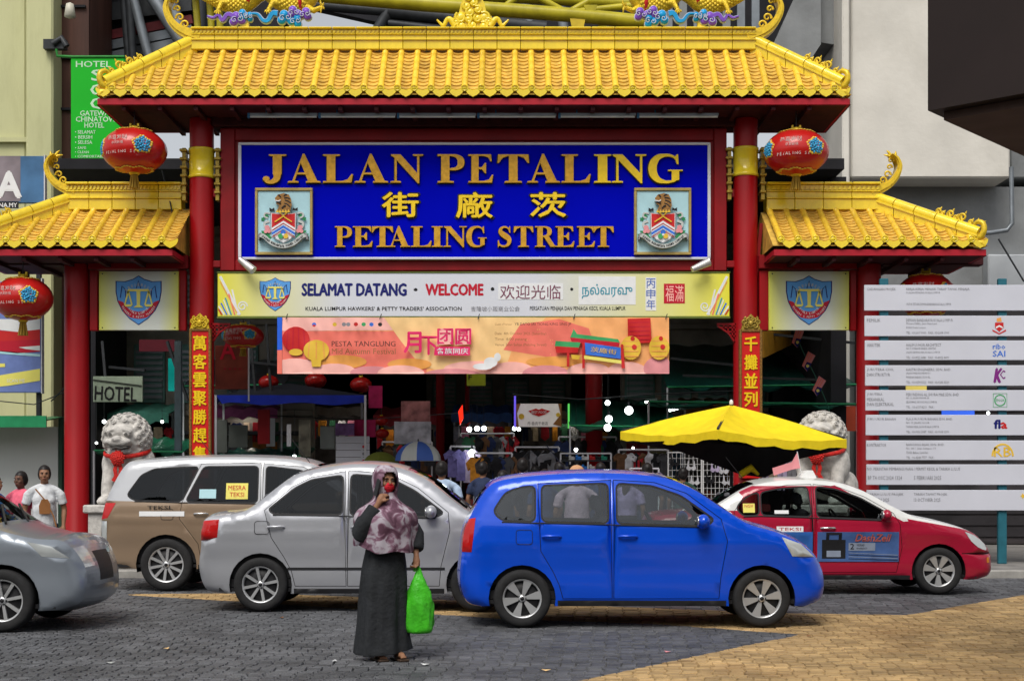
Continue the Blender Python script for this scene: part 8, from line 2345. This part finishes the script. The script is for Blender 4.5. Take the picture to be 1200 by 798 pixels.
# bare bulbs
M_bulb = mat('bulb_glow', (1, 1, 1), .3, var=0, emit=7, ecol=(.92, 1.0, .95))
for k, (x, y, r, Y, lb) in enumerate(((712, 472, 4, 28.8, 'small bulb above the pair of bulbs'), (713.5, 491, 5.5, 28.6, 'upper of the bright pair of bulbs'), (712, 501, 5.5, 28.6, 'lower of the bright pair of bulbs'), (737, 481, 6.5, 28.6, 'largest bare bulb left of the yellow parasol'), (675, 527, 3, 27.6, 'small bulb over the shoe shelves'),
        (550, 503, 4, 30, 'first bulb of the row of three under the neon sign'), (559, 502, 4, 30, 'middle bulb of the row of three under the neon sign'), (567, 502, 4, 30, 'last bulb of the row of three under the neon sign'), (603, 502, 3.4, 31, 'bulb beside the lips sign, near its lower corner'), (608, 503, 3, 31, 'bulb just right of another by the lips sign'), (553, 531, 6, 27.2, 'round bulb hanging over the clothes rack'),
        (122, 494, 3, 30, 'bulb left of the head of the stone lion'), (190, 494, 2.4, 31, 'bulb right of the head of the stone lion'), (113, 519, 2, 30, 'tiny warm bulb low beside the left lion'), (742, 525, 2, 28, 'small lamp on the middle stall frame'), (1158, 484, 2.5, 28, 'lamp glimpsed between the project boards'), (345, 535, 3, 28, 'lamp above the people carrier roof'))):
    c0 = W(x, y, Y); s_ = Y / 1700
    t = thing('light_bulb', 'lit ' + lb, 'light', c0, group='bare bulbs in the market')
    m = MB(); m.ell(c0, r * s_ * .75, 20, 14); part('bulb', m, M_bulb, t)
    m = MB(); m.tube([c0 + Vector((0, 0, r * s_ * .7)), c0 + Vector((0, 0, r * s_ * 1.6))], .02, 8); m.tube([c0 + Vector((0, 0, r * s_ * 1.6)), Vector((c0.x, c0.y, c0.z + .9))], .005, 5); part('holder', m, M_dkmet, t)
for (x0_, y0_, x1_, y1_, Y) in ((784, 481, 806, 476, 30), (812, 473, 825, 472, 31), (756, 471, 770, 470, 32)):
    t = thing('tube_lamp', 'lit tube lamp under the tarpaulin, %s of three' % {784: 'middle', 812: 'right', 756: 'left'}[x0_], 'light', W(x0_, y0_, Y), group='lit tube lamps under the tarpaulin'); m = MB(); m.tube([W(x0_, y0_, Y), W(x1_, y1_, Y)], .022, 8); part('tube', m, mat('tube_glow', (1, 1, 1), .3, emit=14, ecol=(.85, 1, .9)), t)
    m = MB(); m.bar(W(x0_, y0_ - 2, Y), W(x1_, y1_ - 2, Y), .05); part('batten', m, M_alu, t)

# garments
def garment(kind, w, h):
    if kind == 'shirt': return [(-.22 * w, h), (-.5 * w, .82 * h), (-.42 * w, .62 * h), (-.30 * w, .70 * h), (-.30 * w, 0), (.30 * w, 0), (.30 * w, .70 * h), (.42 * w, .62 * h), (.5 * w, .82 * h), (.22 * w, h), (0, .93 * h)]
    if kind == 'trousers': return [(-.3 * w, h), (-.34 * w, 0), (-.06 * w, 0), (0, .7 * h), (.06 * w, 0), (.34 * w, 0), (.3 * w, h)]
    if kind == 'bra': return [(-.30 * w, h), (-.36 * w, .5 * h), (-.45 * w, .2 * h), (-.2 * w, 0), (0, .18 * h), (.2 * w, 0), (.45 * w, .2 * h), (.36 * w, .5 * h), (.30 * w, h), (.26 * w, h), (.2 * w, .45 * h), (0, .35 * h), (-.2 * w, .45 * h), (-.26 * w, h)]
    return [(-.3 * w, h), (-.34 * w, .2 * h), (0, 0), (.34 * w, .2 * h), (.3 * w, h)]
GC = {'black': (.012, .012, .014), 'charcoal': (.05, .05, .055), 'navy': (.015, .025, .08), 'violet': (.16, .14, .36), 'white': (.55, .55, .58), 'orange': (.5, .2, .02), 'red': (.4, .02, .03), 'pink': (.62, .2, .3), 'brown': (.12, .06, .03), 'lilac': (.45, .38, .55), 'beige': (.42, .34, .24), 'grey': (.22, .22, .24), 'green': (.03, .12, .06)}
def rack(label, px0, px1, pyt, Y, garms, hgt=.75, kind='shirt', w=.42, legs=True, where=''):
    t = thing('clothes_rack', label, 'clothes rack', Vector(((px0 + px1) / 2 * Y / 1700 - 600 * Y / 1700, Y, .12)))
    a, b = W(px0, pyt, Y), W(px1, pyt, Y); m = MB(); m.tube([a, b], .018, 8); part('rail', m, M_alu, t)
    for p in (a, b): m = MB(); m.tube([Vector((p.x, Y, .12)), p], .018, 8); part('upright', m, M_alu, t)
    n = len(garms)
    for i, g0 in enumerate(garms):
        k_ = kind
        if isinstance(g0, tuple): g0, k_ = g0
        x = a.x + (b.x - a.x) * (i + .5) / n; hh = hgt * rnd.uniform(.85, 1.1)
        m = MB(); poly = garment(k_, w, hh); tp_ = MB(); tp_.prism(poly, -.03, .03)
        tp_.v = [Vector((v.x, v.y + .02 * math.sin(v.x * 30 + i), v.z)) for v in tp_.v]
        tp_.xf(Matrix.Translation((x, Y - .02, a.z - .06 - hh)) @ Matrix.Rotation(rnd.uniform(-.7, .7), 4, 'Z'))
        o = solo('garment', tp_, mat('garment_' + g0, GC[g0], .9, var=.25, scale=10, bump=.5, bscale=20), '%s %s, %s from the left, hanging %s' % (g0, {'shirt': 'shirt', 'trousers': 'pair of trousers', 'bra': 'underwear set', 'x': 'cloth item'}[k_], ['first', 'second', 'third', 'fourth', 'fifth', 'sixth', 'seventh', 'eighth', 'ninth'][i], where), 'garment', 'garments hanging in the market')
    return t
rack('tall rack of dark clothes behind the silver car', 556, 600, 531, 26.6, ['orange', 'black', 'charcoal', 'black', 'navy', 'black', 'charcoal', 'brown'], where='on the tall rack of dark clothes')
rack('rack of pale violet shirts near the round bulb', 528, 556, 523, 27.4, ['violet', 'violet', 'lilac'], hgt=.6, where='on the rack by the round bulb')
rack('square framed rack of clothes under the lips sign', 604, 655, 524, 27.2, ['black', 'grey', 'charcoal', 'black', 'grey', 'black'], where='on the framed rack under the lips sign')
rack('long rack of mixed clothes left of the grid panels', 725, 783, 527, 27.0, ['brown', 'white', 'red', 'black', 'brown', 'white', 'black', 'charcoal'], hgt=.5, w=.36, where='on the long rack left of the grid panels')
rack('rack of pink and white garments low behind the shoppers', 738, 772, 549, 26.0, ['pink', 'white', 'pink', 'lilac'], hgt=.45, w=.34, where='low behind the shoppers')
rack('rail of hanging pale leggings under the right end of the parasol', 890, 932, 530, 26.4, [('lilac', 'trousers'), ('beige', 'trousers'), ('lilac', 'trousers'), ('grey', 'trousers')], hgt=.6, w=.26, where='under the right end of the parasol')
rack('rack of small dark bags behind the striped umbrella', 448, 506, 518, 29.5, ['black', 'brown', 'charcoal', 'red', 'black', 'navy', 'brown', 'charcoal'], hgt=.5, w=.36, where='behind the striped umbrella')
rack('high rack of dim clothes under the row of three bulbs', 540, 602, 508, 31.0, ['charcoal', 'green', 'black', 'brown', 'navy', 'charcoal', 'grey', 'black', 'red'], hgt=.7, w=.40, where='under the row of three bulbs')
rack('rail of dark dresses behind the shoe shelves', 655, 722, 512, 30.0, ['navy', 'black', 'charcoal', 'brown', 'black', 'green', 'navy', 'black', 'charcoal'], hgt=.9, w=.42, where='behind the shoe shelves')
# deeper rows of stalls
for k, (px0, px1, Y, c_, cn, whr) in enumerate(((440, 520, 34, (.30, .03, .04), 'red', 'behind the striped umbrella'), (530, 600, 36, (.04, .10, .30), 'blue', 'behind the neon sign'), (610, 690, 38, (.25, .22, .12), 'tan', 'behind the lips sign'), (700, 790, 35, (.03, .20, .12), 'green', 'behind the bare bulbs'), (250, 330, 33.6, (.22, .05, .14), 'plum', 'behind the blue canopy'), (350, 430, 36, (.30, .28, .25), 'cream', 'above the small notice boards'), (120, 205, 32.5, (.04, .16, .12), 'teal', 'behind the left lion'), (800, 860, 33, (.25, .10, .03), 'rust', 'behind the wire grids'))):
    t = thing('market_stall', 'dim stall with a %s canopy %s' % (cn, whr), 'stall', Vector((XZ((px0 + px1) / 2, 0, Y)[0], Y, .12)), group='stalls deep in the market')
    x0_, x1_ = XZ(px0, 0, Y)[0], XZ(px1, 0, Y)[0]; zt_ = 3.0 + .15 * (k % 3)
    m = MB(); N = 12; g_ = [Vector((x0_ + (x1_ - x0_) * i / N, Y + 1.6 * j / 2 - .6, zt_ + .28 * j / 2 + .03 * math.sin(i * 1.9))) for i in range(N + 1) for j in range(3)]
    fs = [(i * 3 + j, (i + 1) * 3 + j, (i + 1) * 3 + j + 1, i * 3 + j + 1) for i in range(N) for j in range(2)]; m.add(g_, fs, 0, True); m.add([v - Vector((0, 0, .02)) for v in g_], [f[::-1] for f in fs], 0, True)
    lo_ = [g_[i * 3] - Vector((0, 0, .22 + .03 * math.sin(i * 2.4))) for i in range(N + 1)]; m.add([g_[i * 3] for i in range(N + 1)] + lo_, [(i, i + N + 1, i + N + 2, i + 1) for i in range(N)])
    part('canopy', m, mat('stall_canopy_' + cn, c_, .8, var=.25), t)
    for x in (x0_ + .05, x1_ - .05):
        m = MB(); m.bar((x, Y, .12), (x, Y, zt_ + .1), .05); part('post', m, M_grmet, t)
    m = MB(); m.box(x0_ + .1, x1_ - .1, Y, Y + .8, .14, .95, bev=.02); part('counter', m, MATS['stall_cloth'] if 'stall_cloth' in MATS else mat('stall_cloth', (.03, .03, .035), .8), t)
    m = MB(); m.box(x0_ + .1, x1_ - .1, Y + 1.0, Y + 1.04, 1.0, zt_); part('back_sheet', m, mat('back_sheet', (.10, .09, .09), .9, var=.6, scale=3), t)
    for i in range(7):
        cc = ['red', 'white', 'navy', 'orange', 'pink', 'beige', 'green', 'black'][(i * 3 + k) % 8]; x = x0_ + (x1_ - x0_) * (i + .5) / 7
        m = MB(); kd = ['shirt', 'x', 'trousers'][(i + k) % 3]; m.prism(garment(kd, .22 + .05 * (i % 3), .45), -.02, .02); m.xf(Matrix.Translation((x, Y - .1, zt_ - .75)) @ Matrix.Rotation(rnd.uniform(-.5, .5), 4, 'Z'))
        part('hanging_goods', m, mat('garment_' + cc, GC[cc], .9, var=.25, scale=10, bump=.5, bscale=20), t)
        m = MB(); h_ = rnd.uniform(.1, .35); m.box(x - .12, x + .12, Y + .1, Y + .4, .952, .95 + h_, bev=.02); part('goods', m, mat('goods_mix_%d' % ((i + k) % 5), [(.35, .06, .05), (.4, .35, .2), (.06, .12, .3), (.4, .4, .42), (.1, .28, .12)][(i + k) % 5], .6), t)
    lt_ = thing('light_bulb', 'added bulb lighting the stall with the %s canopy %s' % (cn, whr), 'light', Vector(((x0_ + x1_) / 2, Y - .3, zt_ - .15)), group='bare bulbs in the market')  # one bulb added per stall to light the dark interior
    m = MB(); m.ell(((x0_ + x1_) / 2 + .2 * (k % 3 - 1), Y - .3, zt_ - .1), .045, 14, 10); part('bulb', m, mat('added_stall_bulb', (1, 1, 1), .3, var=0, emit=45, ecol=(1, .93, .8)), lt_)
    m = MB(); m.tube([((x0_ + x1_) / 2 + .2 * (k % 3 - 1), Y - .3, zt_ - .06), ((x0_ + x1_) / 2 + .2 * (k % 3 - 1), Y - .3, zt_ + .06)], .015, 6); part('holder', m, M_dkmet, lt_)
# grid panels with underwear
for k, (a, b) in enumerate(((783, 822), (824, 862))):
    Y = 26.2; t = thing('grid_panel', 'white wire grid panel, %s of two behind the blue car' % ('left' if k == 0 else 'right'), 'display panel', Vector((XZ((a + b) / 2, 0, Y)[0], Y, .12)), group='white wire grid panels')
    z0_, z1_ = .5, XZ(0, 530, Y)[1]; x0_, x1_ = XZ(a, 0, Y)[0], XZ(b, 0, Y)[0]
    m = MB()
    for i in range(9): x = x0_ + (x1_ - x0_) * i / 8; m.bar((x, Y, z0_), (x, Y, z1_), .008 if 0 < i < 8 else .022)
    for i in range(15): z = z0_ + (z1_ - z0_) * i / 14; m.bar((x0_, Y - .008, z), (x1_, Y - .008, z), .008 if 0 < i < 14 else .022)
    part('wire_grid', m, M_white, t, kind='stuff')
    for (px, py, c_) in (((810, 545, 'white'), (796, 556, 'black'), (814, 562, 'white'), (791, 540, 'black')) if k == 0 else ((838, 547, 'lilac'), (848, 549, 'white'), (832, 560, 'black'), (852, 562, 'white'))):
        m = MB(); p = XZ(px, py, Y - .06); m.prism([(p[0] + u, p[1] + v_ - .1) for u, v_ in garment('bra', .20, .18)], Y - .07, Y - .03)
        solo('garment', m, mat('garment_' + c_, GC[c_], .9, var=.25, scale=10, bump=.5, bscale=20), '%s underwear set hooked %s on the %s wire grid' % (c_, 'high' if py < 552 else 'low', 'left' if k == 0 else 'right'), 'garment', 'garments hanging in the market')
# shoe shelves
Y = 26.8; t = thing('shoe_rack', 'white framed shelves of shoes behind the man in the tan cap', 'shelf', Vector((XZ(685, 0, Y)[0], Y, .12)))
for px in (657, 689, 716):
    m = MB(); m.bar((XZ(px, 0, Y)[0], Y, .12), W(px, 531, Y), .03); part('upright', m, M_alu, t)
for py in (531, 539.5, 551, 562):
    m = MB(); a, b = W(657, py, Y), W(716, py, Y); m.box(a.x, b.x, Y - .02, Y + .35, a.z - .015, a.z + .01); part('shelf_board', m, M_alu if py == 531 else M_dkmet, t)
k = 0
for py in (539.5, 551, 562):
    for px in (663, 670, 678, 685, 694, 701, 708):
        c_ = ['black', 'white', 'blue', 'white', 'red', 'black', 'green', 'grey'][k % 8]; k += 1
        b0 = W(px, py, Y); m = MB()
        m.box(b0.x - .055, b0.x + .055, Y - .01, Y + .07, b0.z + .012, b0.z + .03, bev=.004); m.ell((b0.x + .02, Y + .03, b0.z + .05), (.045, .035, .028), 8, 6); m.ell((b0.x - .03, Y + .03, b0.z + .07), (.028, .035, .045), 8, 6)
        solo('shoe', m, mat('shoe_' + c_, {'black': (.02, .02, .02), 'white': (.6, .6, .6), 'blue': (.03, .2, .6), 'red': (.5, .03, .03), 'green': (.03, .3, .2), 'grey': (.2, .2, .22)}[c_], .5), '%s sports shoe, %s on the %s shoe shelf' % (c_, ['first', 'second', 'third', 'fourth', 'fifth', 'sixth', 'seventh'][(k - 1) % 7], {539.5: 'top', 551: 'middle', 562: 'bottom'}[py]), 'shoe', 'shoes on the shoe shelves')
# distant stall boards, cabinet, frames
board('small_notice_stack', 'little stack of four white notice boards above the people carrier', 'sign', 393.5, 433, 511, 519, 29.0, M_pan2)
t = [o for o in col.objects if o.name == 'small_notice_stack'][0]
for k in range(1, 4): m = MB(); pbox(m, 393.5, 433, 511 + 8.3 * k, 518.7 + 8.3 * k, 29.0, .06); part('panel', m, M_pan2, t)
for k, c_ in ((1, 'red'), (2, 'grey'), (3, 'red')): m = MB(); m.flat(arcpts(*XZ(426, 515 + 8.3 * k, 28.98), .03, .03, 0, 360, 8)[:-1], 28.98); part('logo', m, P_[c_], t)
m = MB(); pbox(m, 375, 393, 499, 526, 29.2, .5, .02); cb = solo('cabinet', m, mat('cabinet_grey', (.28, .31, .30), .5, var=.1), 'pale grey metal cabinet left of the small notice boards', 'cabinet')
for (a, b, c, d, mt, nm, lb) in ((312, 322, 490, 523, M_alu, 'white_banner', 'white banner upright under the left of the blue canopy'), (336, 341, 497, 523, M_alu, 'white_strip', 'thin white upright strip under the blue canopy'), (302, 316, 480, 520, M_red2, 'red_banner', 'dark red banner under the blue canopy'), (350, 364, 492, 535, mat('photo_poster', (.14, .13, .10), .6, var=.8, scale=4), 'photo_poster', 'narrow photo poster hanging under the blue canopy'),
        (393, 415, 496, 510, mat('violet_print', (.16, .08, .22), .6, var=.6, scale=6), 'violet_poster', 'violet patterned poster above the small notice boards'), (415, 440, 492, 512, mat('magenta_cloth', (.35, .01, .08), .7, var=.3), 'magenta_banner', 'magenta banner beside the violet poster'), (432, 448, 452, 478, MATS['magenta_cloth'], 'magenta_banner', 'magenta cloth hanging below the festival banner'),
        (470, 504, 470, 500, mat('menu_print', (.30, .12, .12), .6, var=.6, scale=5), 'menu_board', 'crowded reddish menu board behind the blue canopy'), (462, 505, 494, 520, mat('pale_menu', (.40, .40, .46), .6, var=.5, scale=5), 'menu_board', 'pale menu board below the reddish one'), (268, 290, 498, 524, mat('grey_crate', (.11, .12, .11), .7), 'grey_box', 'dim grey box right of the left couplet board'), (250, 266, 492, 530, MATS['grey_crate'], 'grey_box', 'dim grey box touching the left couplet board'),
        (984, 1003, 476, 505, mat('orange_red_panel', (.38, .05, .02), .6), 'orange_banner', 'orange red banner above the right lion'), (1062, 1086, 450, 458, mat('gold_light', (.5, .4, .08), .5, emit=.5, ecol=(.5, .4, .1)), 'yellow_lit_sign', 'yellow lit sign glimpsed between the project boards'), (1104, 1142, 480, 487, mat('blue_lit', (.03, .1, .6), .5, emit=.5, ecol=(.03, .12, .7)), 'blue_lit_sign', 'blue lit sign glimpsed between the project boards')):
    m = MB(); pbox(m, a, b, c, d, 28.8 + (a % 7) * .15, .05); solo(nm, m, mt, lb, 'panel')
# folded umbrellas on the stalls
for (x, y, r, Y, cols, lb) in ((446, 548, 22, 28, ('olive',), 'olive green umbrella open above the silver car'), (490, 540, 27, 27.5, ('mid', 'silver'), 'blue and grey panelled umbrella next to the olive one')):
    t = thing('umbrella', lb, 'umbrella', W(x, y, Y)); c0 = W(x, y, Y); rr = r * Y / 1700
    for k in range(8):
        m = MB(); vs = [c0 + Vector((0, 0, rr * .85))]
        fs = []
        for i in range(1, 7):
            ph = i / 6 * math.pi / 2
            for j in range(4):
                a = 2 * math.pi * (k + j / 3) / 8; vs.append(c0 + Vector((rr * math.sin(ph) * math.cos(a), rr * math.sin(ph) * math.sin(a), rr * .85 * math.cos(ph))))
        for j in range(3): fs.append((0, 1 + j, 2 + j))
        for i in range(5):
            for j in range(3): b0 = 1 + i * 4 + j; fs.append((b0, b0 + 4, b0 + 5, b0 + 1))
        m.add(vs, fs, 0, True); cname = cols[k % len(cols)]
        part('panel', m, mat('olive_cloth', (.14, .16, .02), .7) if cname == 'olive' else P_[cname], t)
    m = MB(); m.tube([c0 - Vector((0, 0, .8)), c0 + Vector((0, 0, rr * .95))], .012, 6); part('shaft', m, M_dkmet, t)
    m = MB(); m.box(c0.x - .1, c0.x + .1, Y - .1, Y + .1, .12, c0.z - .8, bev=.01); part('stand', m, M_dkmet, t)
# stall tables so that nothing floats
for (a, b, Y, lb) in ((540, 600, 27.8, 'dark stall table behind the clothes racks'), (655, 720, 27.6, 'dark stall table behind the shoe shelves'), (255, 350, 29.4, 'dark stall table under the blue canopy'), (375, 440, 29.6, 'dark stall table under the small notice boards'), (880, 990, 27.4, 'dark stall table behind the right lion')):
    t = thing('stall_table', lb, 'table', Vector((XZ((a + b) / 2, 0, Y)[0], Y, .12)), group='market stall tables'); x0_, x1_ = XZ(a, 0, Y)[0], XZ(b, 0, Y)[0]
    m = MB(); m.box(x0_, x1_, Y, Y + .9, .85, .9); part('top', m, M_dkmet, t)
    m = MB(); m.box(x0_ + .02, x1_ - .02, Y + .02, Y + .04, .14, .849); part('skirt', m, mat('stall_cloth', (.03, .03, .035), .8), t)
    for i in range(3):
        m = MB(); x = x0_ + (x1_ - x0_) * (i + .5) / 3; h_ = rnd.uniform(.08, .26); m.box(x - .09, x + .09, Y + .1, Y + .4, .901, .9 + h_, bev=.01)
        solo('goods_box', m, mat('goods_%d' % (i % 5), [(.3, .05, .05), (.4, .35, .2), (.05, .1, .3), (.35, .35, .38), (.1, .25, .12)][i % 5], .6), '%s goods box on the %s' % (['left', 'middle', 'right'][i], lb), 'box', 'goods boxes on the stall tables')
# cables strung across
for k, (pts, r) in enumerate((([(190, 200, 25.5), (200, 240, 25), (212, 300, 25)], .012), ([(60, 470, 26), (90, 440, 25.6), (105, 400, 25.6)], .012), ([(0, 470, 26.2), (40, 474, 26.2), (75, 460, 26)], .01), ([(600, 462, 29), (680, 468, 28.8), (760, 462, 28.6), (860, 458, 28.5)], .012), ([(300, 486, 30), (420, 492, 30), (540, 484, 30)], .01))):
    m = MB(); m.tube([W(*p) for p in pts], r, 6); solo('cable', m, M_dkmet, 'thin dark cable strung %s' % ['beside the left column', 'beside the left wing column', 'below the billboard', 'over the stalls on the right', 'across the back of the market'][k], 'cable')

# scraps on the paving
for k, (px, py, c_) in enumerate(((392, 779, 'white'), (498, 783, 'white'), (195, 764, 'cream'), (782, 768, 'pink'), (130, 781, 'silver'), (948, 749, 'brown'), (640, 790, 'cream'), (330, 727, 'brown'))):
    y_ = GY(py); x_ = (px - 600) * y_ / 1700; a = k * 1.3; m = MB()
    v = [Vector((x_ + .035 * math.cos(a + q * 1.57) * (1 if q % 2 else .6), y_ + .035 * math.sin(a + q * 1.57), .034 + .008 * (q % 2))) for q in range(4)]
    m.add(v + [p - Vector((0, 0, .003)) for p in v], [(0, 1, 2, 3), (7, 6, 5, 4), (0, 4, 5, 1), (1, 5, 6, 2), (2, 6, 7, 3), (3, 7, 4, 0)])
    solo('paper_scrap', m, P_[c_], '%s scrap of litter on the paving, %s' % (c_, ['by the feet of the woman with the phone', 'right of the woman with the phone', 'far left of the woman with the phone', 'in front of the blue car', 'nearest the left edge', 'where the tan wave starts', 'closest to the camera', 'by the front wheel of the people carrier'][k]), 'litter', 'litter on the paving')
